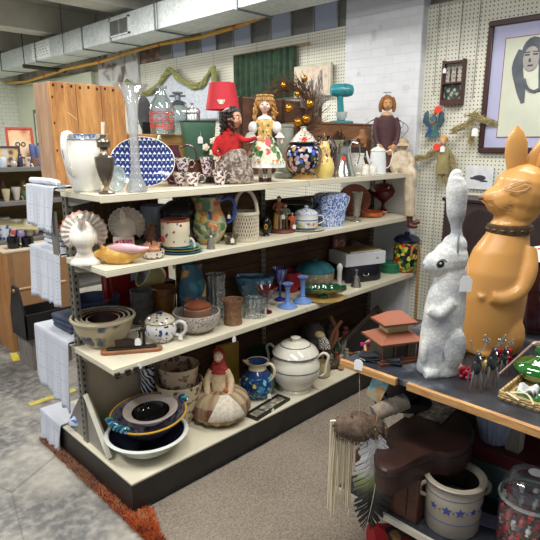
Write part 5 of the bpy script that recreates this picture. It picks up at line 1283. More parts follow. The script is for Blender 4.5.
g.tube([(.03, 0, .026), (.035, 0, .07), (.035, 0, .10)], [.008, .006, .010], 8); g.tube([(.055, .01, .026), (.055, .01, .12), (.04, .01, .14)], [.008, .005, .007], 8); g.tube([(.02, .01, .12), (.07, .01, .12)], .004, 6); g.ell((.055, .01, .10), (.014, .012, .014), seg=10)
g.build('mechanism', plain((58, 46, 40), .5, .6, .3, 60), T); price_tag(T, (.03, -.03, .075), .034)
# floral sugar pot
WB = spots((214, 214, 212), [(40, 50, 110), (54, 70, 140), (36, 44, 96)], 44, .38, .12, .04, warp=.06)
P = item(162.5, 2.10, S3); w = mm(P, 31); h = HH(P, 320)
T, w, h, P = pot(161, 2.08, S3, 321, 33, [(.55, 0), (.6, .04), (.9, .3), (1, .62), (.92, .88), (.82, 1)], WB, 'floral_teapot', 'round white lidded pot with dark blue flowers and a big loop handle', 'pot', t=.004, seg=36)
g = G(); g.lathe(sc([(0, 1.0), (.88, 1.0), (.9, 1.04), (.74, 1.22), (.4, 1.36), (.16, 1.38), (.16, 1.42), (.2, 1.47), (0, 1.5)], w, h), 32); g.build('lid', spots((206, 200, 180), [(36, 44, 96)], 60, .32, bands=((h*1.0, h*1.08, (196, 184, 140)), (h*1.40, h*1.6, (40, 54, 130)))), T)
g = G(); g.tube([(w*.44, 0, h*.86), (w*.58, -.004, h*1.0), (w*.74, -.006, h*.9), (w*.76, -.006, h*.55), (w*.62, -.004, h*.3), (w*.46, 0, h*.3)], .0085, 10, flat=1.2); g.build('handle', glazed((214, 214, 212)), T)
price_tag(T, (w*.62, -.02, h*.36), .026)
# speckled bowl with lidded jar
SPK = spots((196, 190, 182), [(110, 92, 84), (140, 122, 110), (84, 70, 64)], 130, .42, .3, .06)
T, w, h, P = pot(197, 2.07, S3, 311, 48, [(.5, 0), (.56, .05), (.86, .35), (1, .72), (.98, 1)], SPK, 'speckled_bowl', 'wide speckled grey stoneware bowl with a small lidded jar in it', 'bowl', t=.006, seg=36)
P = item(198, 2.08, S3, h*.35); hh = HH(P, 301); w = mm(P, 27)
T = thing('lidded_jar', 'small brown lidded jar sitting in the speckled bowl', 'jar', P)
g = G(); g.lathe(sc([(0, 0), (.8, 0), (1, .3), (1, .7), (.9, .75), (0, .75)], w, hh), 28); g.build('body', plain((150, 112, 86), .35, var=.2), T)
g = G(); g.lathe(sc([(0, .76), (.96, .76), (.96, .84), (.5, 1.0), (.16, 1.02), (.12, 1.1), (0, 1.12)], w, hh), 28); g.build('lid', plain((138, 76, 54), .3, var=.15), T)
# ribbed glass pitcher
GB = glass((214, 220, 218), .22, .05, 2.6, speck=70)
T, w, h, P = pot(216, 2.17, S3, 274, 19, [(.8, 0), (.86, .1), (.95, .5), (.94, .85), (1.04, 1)], GB, 'ribbed_glass', 'tall grey pressed glass tumbler behind the carved mug', 'glass vase', fl=(14, .06, -1, 0), seg=84)
# carved brown mug
T, w, h, P = pot(233, 2.02, S3, 299, 22, [(.84, 0), (.86, .1), (.76, .4), (.84, .8), (1, 1)], plain((132, 98, 70), .5, var=.45, scale=60, bump=1.0, bs=90), 'carved_mug', 'brown carved mug with rough relief pattern', 'mug', t=.005)
# cut glass tumbler (oval)
T, w, h, P = pot(255, 2.02, S3, 297, 22, [(.96, 0), (1, .04), (1, .5), (1, .96), (.98, 1)], glass((232, 238, 238), .12, .04, 2.8, speck=55), 'cut_glass', 'squat heavy clear cut glass tumbler', 'glass', t=.006, sy=.8, fl=(12, .05, -1, 0), seg=72)
# blue glass dish
T, w, h, P = pot(254, 2.20, S3, 276, 40, [(.4, 0), (.5, .1), (.8, .5), (.96, .9), (1, 1)], glass((90, 168, 206), .42, .06, 1.6, speck=30), 'blue_glass_bowl', 'wide turquoise glass bowl behind the cut glass tumbler', 'bowl', sy=.6, fl=(5, .05, .5, 1))
# ruby ruffled goblet
RG = glass((130, 24, 36), .5, .05, 1.6)
T, w, h, P = pot(266, 2.03, S3, 287, 21, [(.6, 0), (.56, .04), (.16, .12), (.14, .38), (.3, .46), (.55, .64), (.8, .84), (1, 1)], plain((84, 18, 28), .1, var=.2, coat=.5), 'ruffled_goblet', 'dark red glass compote with a crimped ruffled rim', 'goblet', t=.003, fl=(6, .18, .6, 1.0), seg=48)
# blue goblet
T, w, h, P = pot(280, 2.14, S3, 268, 17, [(.7, 0), (.64, .04), (.16, .1), (.14, .46), (.26, .52), (.6, .7), (.8, .86), (1, 1)], glass((56, 74, 190), .45, .05, 1.6), 'blue_goblet', 'cobalt blue stemmed glass goblet behind the candlesticks', 'goblet', t=.002)
# candlesticks
BLU = plain((104, 138, 198), .35, var=.1)
def candlestick(px, Y, top, base_px, label):
    P = item(px, Y, S3); h = HH(P, top); w = mm(P, base_px)
    T = thing('candlestick', label, 'candlestick', P, SCR, 'blue pottery candlesticks')
    g = G(); g.lathe(sc([(0, 0), (1, 0), (1, .03), (.8, .09), (.42, .16), (.3, .2)], w, h), 30); g.build('base', BLU, T)
    g = G(); g.lathe(sc([(.3, .2), (.26, .22), (.3, .26), (.24, .3), (.22, .6), (.26, .8), (.32, .84), (.24, .88)], w, h), 24); g.build('stem', BLU, T)
    g = G(); g.lathe(sc([(.24, .88), (.52, .95), (.56, .99), (.5, 1), (.26, .97), (.24, .9), (0, .9)], w, h), 24); g.build('candle_cup', BLU, T)
candlestick(287.5, 2.015, 283, 20, 'powder blue candlestick nearest the dark red compote')
candlestick(302.5, 2.02, 276, 20, 'powder blue candlestick nearest the green leaf dish')
g = G(); g.prism([(-.012, -.01), (.012, -.01), (.012, .004), (-.012, .004)], -.0006, .0006); P = at(276, 321, S3); tag(g.build('paper_label', PAPER, loc=(on(276, YF, S3).x, YF-.003, S3-.012), rz=0, rot=(0, .5, 0)), 'small loose white paper label stuck to the shelf edge under the compote', 'label')
# red dish, casserole, leaf dish, gold plate
T, w, h, P = pot(291, 2.23, S3, 271, 22, [(.6, 0), (.9, .4), (1, 1)], plain((170, 38, 50), .3), 'red_bowl', 'plain red bowl behind the candlesticks', 'bowl')
T, w, h, P = pot(314, 2.17, S3, 270, 40, [(.7, 0), (.86, .2), (1, .7), (1, 1)], spots((150, 138, 116), [(190, 176, 150), (110, 100, 80), (170, 110, 90)], 60, .4, .3), 'casserole_dish', 'speckled stone-coloured casserole dish with a teal lid', 'casserole')
g = G(); g.lathe(sc([(0, 1.0), (1.02, 1.0), (1.02, 1.06), (.8, 1.3), (.4, 1.5), (.14, 1.52), (.16, 1.64), (0, 1.68)], w, h), 32); g.build('lid', plain((52, 112, 122), .15, var=.4, scale=14), T)['label'] = 'teal glazed lid'
P = at(323, 298, S3); P.z += .0005; w = mm(P, 44)
g = G(); g.lathe([(0, 0), (w*.36, 0), (w*.5, .008), (w*.5, .0095), (w*.36, .004), (0, .004)], 36); tag(g.build('gold_plate', plain((200, 166, 96), .35, .3, .15), loc=P), 'flat golden plate under the green leaf dish', 'plate')
T = thing('leaf_dish', 'dark green glass leaf-shaped dish resting on the golden plate', 'dish', (P.x, P.y, P.z+.0098), SCR)
g = G()
def leaf(u, v):
    x = (u-.5)*w*1.05; hw = w*.28*math.sin(PI*min(1, max(0.0, u)))**.6; y = (v-.5)*2*hw
    return (x, y, .012+.055*((v-.5)*2)**2*(.4+.6*math.sin(u*PI))+.03*abs(u-.5)**2*4+.003*math.sin(u*40))
g.sheet(leaf, 40, 12); g.build('leaf', glass((30, 110, 70), .5, .05, 1.6), T, solid=.004)
g = G(); g.lathe([(0, 0), (w*.14, 0), (w*.12, .014), (0, .014)], 20); g.build('foot', glass((30, 110, 70), .5, .05, 1.6), T)
# boxes
P = item(356, 2.13, S3); w = mm(P, 44); z0 = HH(P, 262)
T = thing('black_case', 'black moulded carrying case under the white box', 'case', P, -.35)
g = G(); g.loft([(0, 0, 0, w*.47, w*.34), (0, 0, .012, w*.5, w*.37), (0, 0, z0*.9, w*.5, w*.37), (0, 0, z0, w*.46, w*.34)], 36, e=.4); g.build('case', plain((24, 24, 34), .35, var=.2), T)
g = G(); g.tube([(-.02, -w*.37, z0*.5), (-.018, -w*.40, z0*.42), (.018, -w*.40, z0*.42), (.02, -w*.37, z0*.5)], .003, 6); g.build('clasp', metal((190, 190, 190)), T)
z1 = HH(P, 250)
T = thing('white_box', 'flat white cardboard box stacked on the black case', 'box', (P.x, P.y, P.z+z0+.0005), -.35)
g = G(); g.bx((-w*.52, -w*.36, 0), (w*.52, w*.36, z1-z0)); g.build('box', plain((214, 216, 222), .6, var=.04), T, bevel=.002)
g = G(); g.box((w*.3, -w*.362, (z1-z0)*.5), (.02, .001, .012)); g.build('printed_mark', plain((150, 150, 156), .6), T)
T = thing('book', 'worn brown book with a gilt emblem lying on the white box', 'book', (P.x+.005, P.y, P.z+z1+.001), -.3)
g = G(); g.bx((-w*.42, -w*.3, 0), (w*.42, w*.3, .012)); g.build('cover', wood((96, 78, 50), (146, 122, 78), 0, 8, .7), T, bevel=.003)
g = G(); g.bx((-w*.41, -w*.302, .002), (w*.40, w*.29, .010)); g.build('pages', plain((206, 196, 170), .9), T)
g = G(); g.ell((0, 0, .0122), (.018, .014, .0012), seg=14); g.ell((0, -.02, .0122), (.006, .012, .001), seg=8); g.build('emblem', plain((52, 44, 32), .5), T)
# bell, salt shaker
T, w, h, P = pot(356, 2.00, S3, 269, 11, [(1, 0), (.94, .08), (.7, .3), (.55, .5), (.5, .56)], metal((190, 186, 176), .25), 'silver_bell', 'small silver hand bell standing before the black case', 'bell')
g = G(); g.lathe(sc([(0, .56), (.5, .56), (.18, .64), (.24, .76), (.18, .84), (.3, .95), (0, 1)], w, h), 16); g.build('handle', metal((196, 190, 178), .25), T)
T, w, h, P = pot(339, 2.02, S3, 263, 8, [(.9, 0), (1, .05), (.55, .3), (.6, .7), (.8, .85), (.5, .95), (.1, 1)], plain((206, 204, 200), .2), 'pewter_shaker', 'slim pale pepper shaker before the black case', 'shaker', solid=True)
T, w, h, P = pot(343, 2.0, S3, 281, 6, [(.9, 0), (1, .5), (.5, .8), (.4, 1)], glass((220, 220, 220), .3), 'glass_stopper', 'tiny clear glass stopper beside the silver bell', 'stopper', solid=True)
# glass dome & framed box behind
T, w, h, P = pot(353, 2.26, S3, 240, 22, [(.9, 0), (1, .1), (1, .7), (.7, .9), (.1, 1)], glass((170, 176, 186), .3, .1, 1.3), 'glass_dome', 'smoky glass dome behind the book and white box', 'dome')
P = item(338, 2.25, S3); h = HH(P, 234); g = G(); g.bx((-.05, -.01, 0), (.05, .01, h)); T = tag(g.build('picture_frame', wood((84, 44, 34), (120, 70, 50), 2, 8), loc=P, rz=-.5), 'small dark wood framed reddish picture standing behind the leaf dish', 'picture')
g = G(); g.bx((-.04, -.012, h*.12), (.04, -.0105, h*.88)); g.build('print', spots((168, 116, 96), [(120, 70, 60), (190, 150, 120)], 60, .5), T)
# green tin, mini chair
T, w, h, P = pot(389.5, 2.08, S3, 262, 22, [(.98, 0), (1, .04), (1, .74), (1.03, .76), (1.03, .94), (.98, 1)], plain((34, 116, 84), .35, var=.1), 'round_tin', 'round emerald green tin near the colourful jar', 'tin', solid=True)
zt_ = P.z+h
T = thing('toy_chair', 'tiny toy chair with a bent cane back standing behind the green tin', 'toy chair', item(386, 2.18, S3), SCR)
P = T.location; h = hz(P, 241)-P.z
g = G(); g.tube([(-.022, .01, h*.5), (-.024, .012, h*.8), (-.015, .014, h*.96), (0, .014, h), (.015, .014, h*.96), (.024, .012, h*.8), (.022, .01, h*.5)], .0035, 8); g.build('backrest', plain((178, 144, 96), .5), T)
g = G(); g.bx((-.024, -.02, h*.45), (.024, .02, h*.5)); g.build('seat', plain((206, 206, 200), .6), T)
g = G(); g.ell((0, .006, h*.62), (.015, .012, h*.12)); g.ell((0, .004, h*.8), (.012, .012, .012)); g.build('doll_sitter', plain((190, 190, 186), .6, var=.2), T)['label'] = 'tiny pale figure on the seat'
for sx_ in (-1, 1):
    for sy_ in (-1, 1): g = G(); g.tube([(sx_*.02, sy_*.015, 0), (sx_*.019, sy_*.014, h*.45)], .003, 6); g.build('leg', plain((178, 144, 96), .5), T)
# colourful jar
MJ = spots((30, 40, 40), [(222, 190, 50), (224, 110, 40), (60, 130, 60), (206, 60, 40), (120, 170, 60), (230, 214, 90)], 32, .6, .15, .04, warp=.04)
T, w, h, P = pot(405, 2.0, S3, 241, 25, [(.66, 0), (.8, .05), (.98, .2), (1, .7), (.9, .92), (.82, 1)], MJ, 'majolica_jar', 'colourful lidded jar painted with fruit on black at the far end of the lower shelf', 'jar', solid=True)
g = G(); g.lathe(sc([(0, 1.0), (1.0, 1.0), (1.06, 1.05), (.9, 1.14), (.5, 1.22), (.22, 1.23), (.2, 1.3), (0, 1.32)], w, h), 30); g.build('lid', plain((26, 30, 60), .15, var=.3), T)
# cane with hook
T = thing('walking_cane', 'brown wooden walking cane with a crook handle leaning by the shelf end', 'cane', (0, 0, 0), 0)
q0 = Vector((3.30, 1.835, .018)); qt = wallp(411, 250, 3.05)
d0 = on(413, 1.80, 0.02); tp = Vector((d0.x, 1.80, hz(on(411, 1.80, .9), 250)))
g = G(); a = Vector((d0.x, 1.80, .018)); b = Vector((d0.x+.0, 1.815, tp.z-.03)); dr = Vector((-Q, Q, 0))
pts = [a, a.lerp(b, .5), b]+[b+Vector((dr.x*.045*(1-math.cos(t*PI/8)), dr.y*.045*(1-math.cos(t*PI/8))*.3, .045*math.sin(t*PI/8))) for t in range(1, 9)]; pts.append(pts[-1]+Vector((0, 0, -.03)))
g.tube(pts, .009, 10); g.build('stick', wood((120, 84, 50), (170, 128, 80), 2, 10, .4), T)
# things at the back of the lower shelf, front bay
P = item(129, 2.24, S3)
T = thing('red_toolbox', 'red metal toolbox behind the blue pan with a pale blue tag', 'toolbox', item(120, 2.62, S3), 0)
REDM = plain((150, 34, 36), .4, .2, .2); h = HH(item(120, 2.62, S3), 272)
g = G(); g.bx((-.07, -.0, 0), (.34, .06, h)); g.build('body', REDM, T, bevel=.004)
g = G(); g.bx((-.075, -.004, h), (.345, .064, h+.02)); g.build('lid', REDM, T, bevel=.004)
g = G(); g.tube([(-.03, -.012, 0), (-.055, -.012, h*.98)], .006, 6); g.tube([(-.09, -.012, 0), (-.10, -.012, h*.98)], .006, 6); g.tube([(-.04, -.012, h*.4), (-.095, -.012, h*.36)], .004, 6); g.build('strap', plain((150, 60, 46), .5), T)
price_tag(T, (.09, -.02, h*.98), .055, mat=plain((150, 170, 206), .7))
T, w, h, P = pot(97, 2.58, S3, 297, 46, [(.7, 0), (.9, .3), (1, .9), (1.03, 1)], plain((40, 56, 88), .35, var=.25), 'enamel_pan', 'wide dark blue enamel pan behind the nested bowls', 'pan')
g = G(); g.tube(arc((w*.3, 0, h*.9), w*.28, h*.35, 20, 200, 10), .003, 6); g.build('bail_handle', metal((180, 180, 184)), T)
T, w, h, P = pot(143, 2.38, S3, 290, 23, [(.94, 0), (1, .1), (.96, .9), (1, 1)], plain((92, 92, 94), .5, .2, .35, 40, .5, 50), 'stone_crock', 'rough dark grey straight crock behind the floral lidded pot', 'crock')
RBB = plain((156, 104, 48), .3, var=.3, scale=20)
T, w, h, P = pot(165, 2.38, S3, 287, 26, [(.66, 0), (.7, .05), (.84, .7), (.95, .78), (1, .8), (1, 1)], RBB, 'amber_planter', 'ribbed amber-brown planter behind the floral lidded pot', 'planter', fl=(20, .03, .75, .7), seg=60)
g = G(); g.lathe(sc([(.97, .8), (1.03, .81), (1.03, 1.0), (.95, 1.02)], w, h), 32); g.build('rim', plain((120, 78, 56), .4), T)
T = thing('yellow_cup', 'large pale yellow mug lying tipped with its dark inside showing', 'mug', item(170, 2.25, S3, .17), rot=(.5, -1.0, SCR))
g = G(); g.lathe(vessel([(.045, 0), (.055, .01), (.075, .06), (.085, .12)], .005), 32); g.build('body', plain((214, 206, 140), .3), T)
g = G(); g.lathe([(.078, .112), (0, .09)], 32); g.build('inside', plain((84, 86, 88), .5), T); g = G(); g.tube(arc((.085, 0, .06), .025, .03, 100, -80), .006, 8); g.build('handle', plain((214, 206, 140), .3), T)
T.location = item(163, 2.50, S3, .175)
g = G(); P = item(166, 2.50, S3); g.bx((-.06, -.02, 0), (.06, .04, .16)); tag(g.build('dark_box', plain((34, 28, 26), .8), loc=P), 'dark box holding up the tipped yellow mug', 'box')
T, w, h, P = pot(194, 2.18, S3, 263, 27, [(.5, 0), (.6, .04), (.95, .35), (1, .6), (.7, .9), (.76, 1)], spots((44, 90, 112), [(206, 160, 70), (60, 130, 150), (150, 110, 60), (36, 70, 96)], 18, .5, .2, .1, warp=.08), 'peacock_vase', 'tall teal and gold mottled vase behind the speckled bowl', 'vase')
# tags hanging from the shelf edges
def edge_tag(px, py, zs, label, mat=None, s=.03):
    X = on(px, YF-.003, zs).x; z = hz(Vector((X, YF, 0)), py)
    g = G(); w = s*.75
    g.prism([(-w/2, -s*.5), (w/2, -s*.5), (w/2, .25*s), (w*.25, .5*s), (-w*.25, .5*s), (-w/2, .25*s)], -.0008, .0008)
    g.tube([(0, 0, .4*s), (0, .002, max(.45*s, zs-.004-z))], .0006, 4)
    tag(g.build('price_tag', mat or PAPER, loc=(X, YF-.003, z)), label, 'tag')
edge_tag(234, 339, S3, 'white paper tag hanging from the lower shelf edge below the carved mug')
edge_tag(139, 367, S3, 'torn white paper label on the lower shelf edge below the antique iron tool', s=.03)

g = G(); a = item(90, 2.5, S2); b = item(150, 2.5, S2); z = hz(a, 201)
T = thing('wicker_hamper', 'dark brown wicker hamper on the back half of the middle shelf behind the turkeys', 'hamper', (a.x, 2.46, S2+.0005), 0)
g = G(); g.bx((0, 0, 0), (b.x-a.x+.04, .2, z-S2)); g.build('body', wood((50, 36, 26), (92, 68, 48), 2, 20, .8, planks=.022), T, bevel=.006)
g = G(); g.bx((-.008, -.008, z-S2), (b.x-a.x+.048, .208, z-S2+.02)); g.build('rim', wood((84, 62, 42), (140, 108, 74), 0, 14, .7), T, bevel=.005)
# ================================================================== on the black base
# stacked bowls at the front corner
P = at(148, 449, S0); P.z += .0005; w = mm(P, 80); h = HH(P, 430)
T = thing('enamel_basin', 'large white basin at the bottom of the bowl stack on the base corner', 'basin', P)
WH = glazed((214, 218, 214))
o = sc([(.42, 0), (.5, .04), (.74, .4), (.94, .9), (.96, .93)], w, h)
g = G(); g.lathe([(0, 0)]+o, 44); g.build('outside', WH, T)
g = G(); g.lathe(sc([(.955, .93), (1.01, .93), (1.02, .97), (.99, 1.0), (.93, 1.0), (.91, .96)], w, h), 44); g.build('rim', WH, T)
g = G(); g.lathe([(r-.004, z+.004) for r, z in reversed(o)]+[(0, .005)], 44); g.build('inside', plain((44, 48, 64), .2, var=.4, scale=20), T)['label'] = 'dark blue decorated inside'
z1 = h*.50; w2 = mm(P, 76); P2 = Vector((P.x+.045, P.y+.04, P.z+z1+.005)); h2 = hz(P2, 411)-P2.z
T = thing('serving_bowl', 'shallow bowl with a mustard yellow rim and twisted blue-green handles', 'bowl', P2, SCR, rot=(math.radians(4), math.radians(-2), SCR))
o = sc([(.4, 0), (.46, .06), (.8, .6), (.98, .97)], w2, h2)
g = G(); g.lathe([(0, 0)]+o, 44); g.build('outside', plain((70, 74, 92), .3, var=.3), T)
g = G(); g.lathe([(r-.005, z+.005) for r, z in reversed(o)]+[(0, .006)], 44); g.build('inside', spots((128, 124, 134), [(70, 76, 110), (150, 140, 150), (90, 90, 110)], 34, .45, .2, .1), T)
g = G(); g.lathe([(w2*.485, h2*.95), (w2*.505, h2*.97), (w2*.505, h2*1.02), (w2*.485, h2*1.02), (w2*.475, h2*.97)], 44); g.build('rim', plain((212, 164, 52), .25, var=.12), T)['label'] = 'mustard yellow rim'
for a0 in (math.radians(228), math.radians(48)):
    g = G()
    for s in range(2):
        g.tube([((w2*.50+.013*math.cos(k*1.1+s*PI))*math.cos(a0+(k-10)*.042), (w2*.50+.013*math.cos(k*1.1+s*PI))*math.sin(a0+(k-10)*.042), h2*1.0+.014+.012*math.sin(k*1.1+s*PI)) for k in range(21)], .0075, 8, mi=s)
    g.build('twisted_handle', [glazed((70, 150, 160)), glazed((40, 76, 120))], T)
P3 = P2+Vector((.0, .0, h2*.35)); w3 = mm(P3, 54); h3 = hz(P3, 399)-P3.z
P3 = Vector((P2.x+.012, P2.y+.005, P2.z+h2*.5)); h3 = hz(P3, 408)-P3.z
T = thing('black_bowl', 'wide-rimmed bowl, pink outside the rim and glossy black inside, top of the stack', 'bowl', P3, SCR, rot=(math.radians(4), math.radians(-2), SCR))
o = sc([(.4, 0), (.6, .3), (.68, .7), (1, 1)], w3, h3)
g = G(); g.lathe([(0, 0)]+o, 44); g.build('outside', plain((206, 190, 194), .3), T)
g = G(); g.lathe([(w3*.5, h3), (w3*.497, h3+.004), (w3*.36, h3*.86), (w3*.345, h3*.8)], 44); g.build('rim', plain((196, 184, 176), .3, var=.15), T)
g = G(); g.lathe([(w3*.345, h3*.82), (w3*.3, h3*.4), (w3*.16, .006), (0, .006)], 44); g.build('inside', plain((14, 12, 14), .06), T)['label'] = 'glossy black inside'
# floral tureens stacked
FB = spots((206, 192, 166), [(120, 76, 70), (96, 70, 60), (150, 110, 96), (110, 112, 80)], 28, .38, .25, .08, warp=.06)
P = item(183, 2.16, S0); w = mm(P, 56); h = HH(P, 378)
T, w, h, P = pot(181, 2.15, S0, 380, 46, [(.5, 0), (.55, .05), (.8, .4), (1, .95), (1.02, 1)], FB, 'flowered_bowl', 'cream bowl with brown flowers at the bottom of the pair behind the stacked basins', 'bowl', t=.005, seg=36)
P0 = Vector((P.x, P.y, P.z+h*.62)); hh = hz(P0, 364)-P0.z
T = thing('flowered_bowl', 'cream bowl with brown flowers resting inside the lower flowered bowl', 'bowl', P0, SCR)
g = G(); g.lathe(vessel(sc([(.5, 0), (.55, .05), (.82, .4), (1, .95), (1.02, 1)], w*.86, hh), .005), 36); g.build('body', spots((186, 166, 144), [(110, 76, 70), (96, 70, 60), (130, 100, 86), (110, 112, 80)], 28, .42, .25, .08, warp=.06), T)
# zebra striped vase
n = NT('zebra'); wv = n.n('TexWave'); wv.inputs['Scale'].default_value = 16; wv.inputs['Distortion'].default_value = 7; n.l(n.co((1, 1, 1), (0, .6, 0)), wv.inputs[0])
n.l(n.ramp(wv.outputs[0], [(.45, lin((30, 44, 56))), (.55, lin((206, 212, 214)))]), n.b.inputs['Base Color']); n.b.inputs['Roughness'].default_value = .25
T, w, h, P = pot(150, 2.255, S0, 366, 15, [(.8, 0), (1, .2), (.9, .8), (1, 1)], n.m, 'striped_vase', 'vase with wavy black and white zebra stripes behind the twisted-handle bowl', 'vase')
# pincushion doll with round plaid skirt
P = at(220, 416, S0); P.z += .0005; w = mm(P, 60); H = HH(P, 350); hs = HH(P, 388)
T = thing('pincushion_doll', 'old woman doll in a red headscarf seated on a round plaid cushion skirt', 'doll', P)
def plaid():
    n = NT('plaid'); co = n.co(); sx = n.n('SeparateXYZ'); n.l(co, sx.inputs[0])
    ang = n.math('ARCTAN2', sx.outputs[0], sx.outputs[1])
    f1 = n.math('FRACT', n.math('MULTIPLY', ang, 1.9)); z = n.math('FRACT', n.math('MULTIPLY', sx.outputs[2], 9.0))
    a = n.ramp(f1, [(0, lin((160, 144, 112))), (.33, lin((112, 78, 62))), (.5, lin((92, 44, 42))), (.68, lin((134, 102, 78))), (.84, lin((176, 160, 128)))], 'CONSTANT')
    b = n.ramp(z, [(0, lin((176, 158, 126))), (.45, lin((122, 88, 70))), (.7, lin((104, 58, 52)))], 'CONSTANT')
    t = n.n('TexNoise'); t.inputs['Scale'].default_value = 200; n.l(co, t.inputs[0])
    n.l(n.mix(.45, a, b), n.b.inputs['Base Color']); n.b.inputs['Roughness'].default_value = .95; n.bump(t.outputs[0], .3, .002); return n.m
g = G(); g.lathe([(0, .0)]+[(w*.5*math.sin(PI*(.12+.83*i/16))**.75, hs*(.5-.5*math.cos(PI*i/16))) for i in range(1, 16)]+[(w*.08, hs*.99), (0, hs)], 96, fl=(16, .035, -1, 0)); g.build('cushion_skirt', plaid(), T)
cb = (H-hs*.80)*1.04; B = hs*.80
g = G(); g.loft([(0, 0, B-.02, .05, .045), (0, 0, B+.3*cb, .04, .03), (0, 0, B+.52*cb, .046, .03), (0, 0, B+.60*cb, .018, .016), (0, 0, B+.68*cb, .014, .014)], 20)
for s in (-1, 1): g.tube([(s*.04, 0, B+.53*cb), (s*.064, -.014, B+.3*cb), (s*.056, -.05, B+.06*cb), (s*.036, -.082, B+.0*cb)], [.018, .020, .018, .014], 10)
g.build('blouse', fabric((222, 200, 164), (196, 170, 134), 30), T, remesh=.004, sm=2)
for s in (-1, 1): hand(T, (s*.032, -.09, B+.0*cb), .034, PORC, Matrix.Rotation(-.5, 4, 'X'))
face(T, (0, -.012, B+.83*cb), .027, -.1, PORC)
SCF = spots((150, 44, 40), [(190, 80, 60), (120, 30, 34)], 90, .4, .8)
g = G(); g.ell((0, .008, B+.86*cb), (.033, .027, .036), seg=18); g.lathe([(.024, B+.80*cb), (.04, B+.62*cb), (.056, B+.48*cb), (.03, B+.52*cb)], 30, sy=.75, fl=(7, .06, B+.8*cb, B+.5*cb))
o = g.build('headscarf', SCF, T)
# carve the face opening by simply setting the scarf back
o.location = (0, .009, 0)
g = G()
def ap(u, v):
    i = 14.6-8.4*v; r = w*.5*math.sin(PI*(.12+.83*i/16))**.75*1.05+.004+.002*math.sin(u*24); a = -PI/2+.35+(u-.5)*(.5+.75*v)
    return (r*math.cos(a), r*math.sin(a), hs*(.5-.5*math.cos(PI*i/16))+.004)
g.sheet(ap, 24, 16); g.build('apron', fabric((214, 206, 190), (190, 180, 162), 60), T, solid=.002)['label'] = 'white lace apron'
g = G(); g.lathe(vessel([(.014, 0), (.022, .018)], .002), 16, c=(.045, -.035, B+.02)); 
for i in range(6): g.ell((.045+.011*math.cos(i), -.035+.011*math.sin(i), B+.042), .008, seg=8, mi=1)
g.build('little_basket', [plain((150, 110, 70), .8), plain((196, 120, 70), .5)], T)
for i in range(3): g = G(); g.ell((-.012+.012*i, -.052, B+.012), (.007, .006, .007), seg=8); g.build('berry', plain((176, 60, 50), .4), T)
# yellow box, green tray
P = item(228, 2.26, S0); h = HH(P, 343); g = G(); g.bx((-.075, -.015, 0), (.075, .012, h)); tag(g.build('yellow_board', plain((176, 146, 66), .6, var=.25), loc=P, rz=-.1, bevel=.002), 'mustard yellow board standing behind the pincushion doll', 'board')
P = item(262, 2.24, S0); h = HH(P, 345); T = thing('green_tray', 'dark green oval leaf tray standing on edge behind the blue flowered pitcher', 'tray', P, rot=(-.12, 0, SCR)); plate('tray', mm(P, 38), h, .012, plain((34, 60, 44), .25, var=.3), T)
# blue floral pitcher
BFM = spots((30, 60, 110), [(60, 140, 190), (214, 190, 70), (26, 40, 90), (90, 170, 190), (60, 110, 60), (120, 190, 200)], 40, .5, .15, .08, warp=.05, zr=(0, .14))
T, w, h, P = pot(257.5, 2.06, S0, 361, 34, [(.55, 0), (.62, .03), (.9, .2), (1, .38), (.9, .58), (.6, .74), (.46, .82), (.5, .92), (.62, 1)], BFM, 'flowered_pitcher', 'round pitcher with bold blue and yellow flowers and a cream neck', 'pitcher', t=.004, seg=36)
g = G(); g.lathe(sc([(.53, .80), (.49, .84), (.52, .92), (.66, 1.01), (.62, 1.01), (.46, .9)], w, h), 32); g.prism([(-w*.25, h*.88), (-w*.42, h*1.02), (-w*.25, h*1.0)], -.012, .012); g.build('neck', glazed((220, 206, 170)), T)['label'] = 'cream neck and spout'
g = G(); g.tube([(w*.26, 0, h*.93), (w*.44, 0, h*1.0), (w*.56, 0, h*.88), (w*.54, 0, h*.7), (w*.44, 0, h*.55)], .0085, 10, M=Matrix.Rotation(-.5, 4, 'Z')); g.build('handle', glazed((226, 214, 180)), T)
price_tag(T, (w*.35, -w*.42, h*.25), .03)
# white tureen
P = at(295, 388, S0); P.z += .0005; w = mm(P, 50); h = HH(P, 352)
TU = glazed((222, 220, 206)); GR = plain((92, 98, 112), .3)
T = thing('white_tureen', 'big white ironstone tureen with a thin grey-blue band and scrolled handles', 'tureen', P)
g = G(); g.lathe([(0, 0)]+sc([(.64, 0), (.66, .04), (.60, .09), (.72, .18), (.94, .4), (1, .6), (.97, .76), (.82, .92), (.76, .98), (.8, 1.0)], w, h)+[(0, h)], 44); g.build('body', TU, T)
g = G(); g.lathe([(w*.500, h*.625), (w*.5035, h*.64), (w*.500, h*.655)], 44); g.build('painted_band', GR, T)
hl = HH(P, 336)-h
g = G(); g.lathe([(w*.44, h*1.0), (w*.46, h*1.0+.003), (w*.40, h+hl*.3), (w*.24, h+hl*.62), (w*.09, h+hl*.7), (w*.07, h+hl*.8), (w*.10, h+hl*.92), (0, h+hl)], 40, fl=(8, .04, h+hl*.3, h)); g.build('lid', TU, T)
g = G(); g.lathe([(w*.30, h+hl*.49), (w*.305, h+hl*.52), (w*.29, h+hl*.54)], 40); g.build('painted_band', GR, T)
for s in (-1, 1):
    g = G(); M = Matrix.Rotation(-.55 if s < 0 else -.3, 4, 'Z')
    g.tube([(s*w*.44, 0, h*.92), (s*w*.56, 0, h*1.06), (s*w*.66, 0, h*.98), (s*w*.62, 0, h*.74), (s*w*.6, 0, h*.52), (s*w*.5, 0, h*.42)], [.006, .008, .009, .008, .008, .005], 10, M=M); g.build('handle', TU, T)
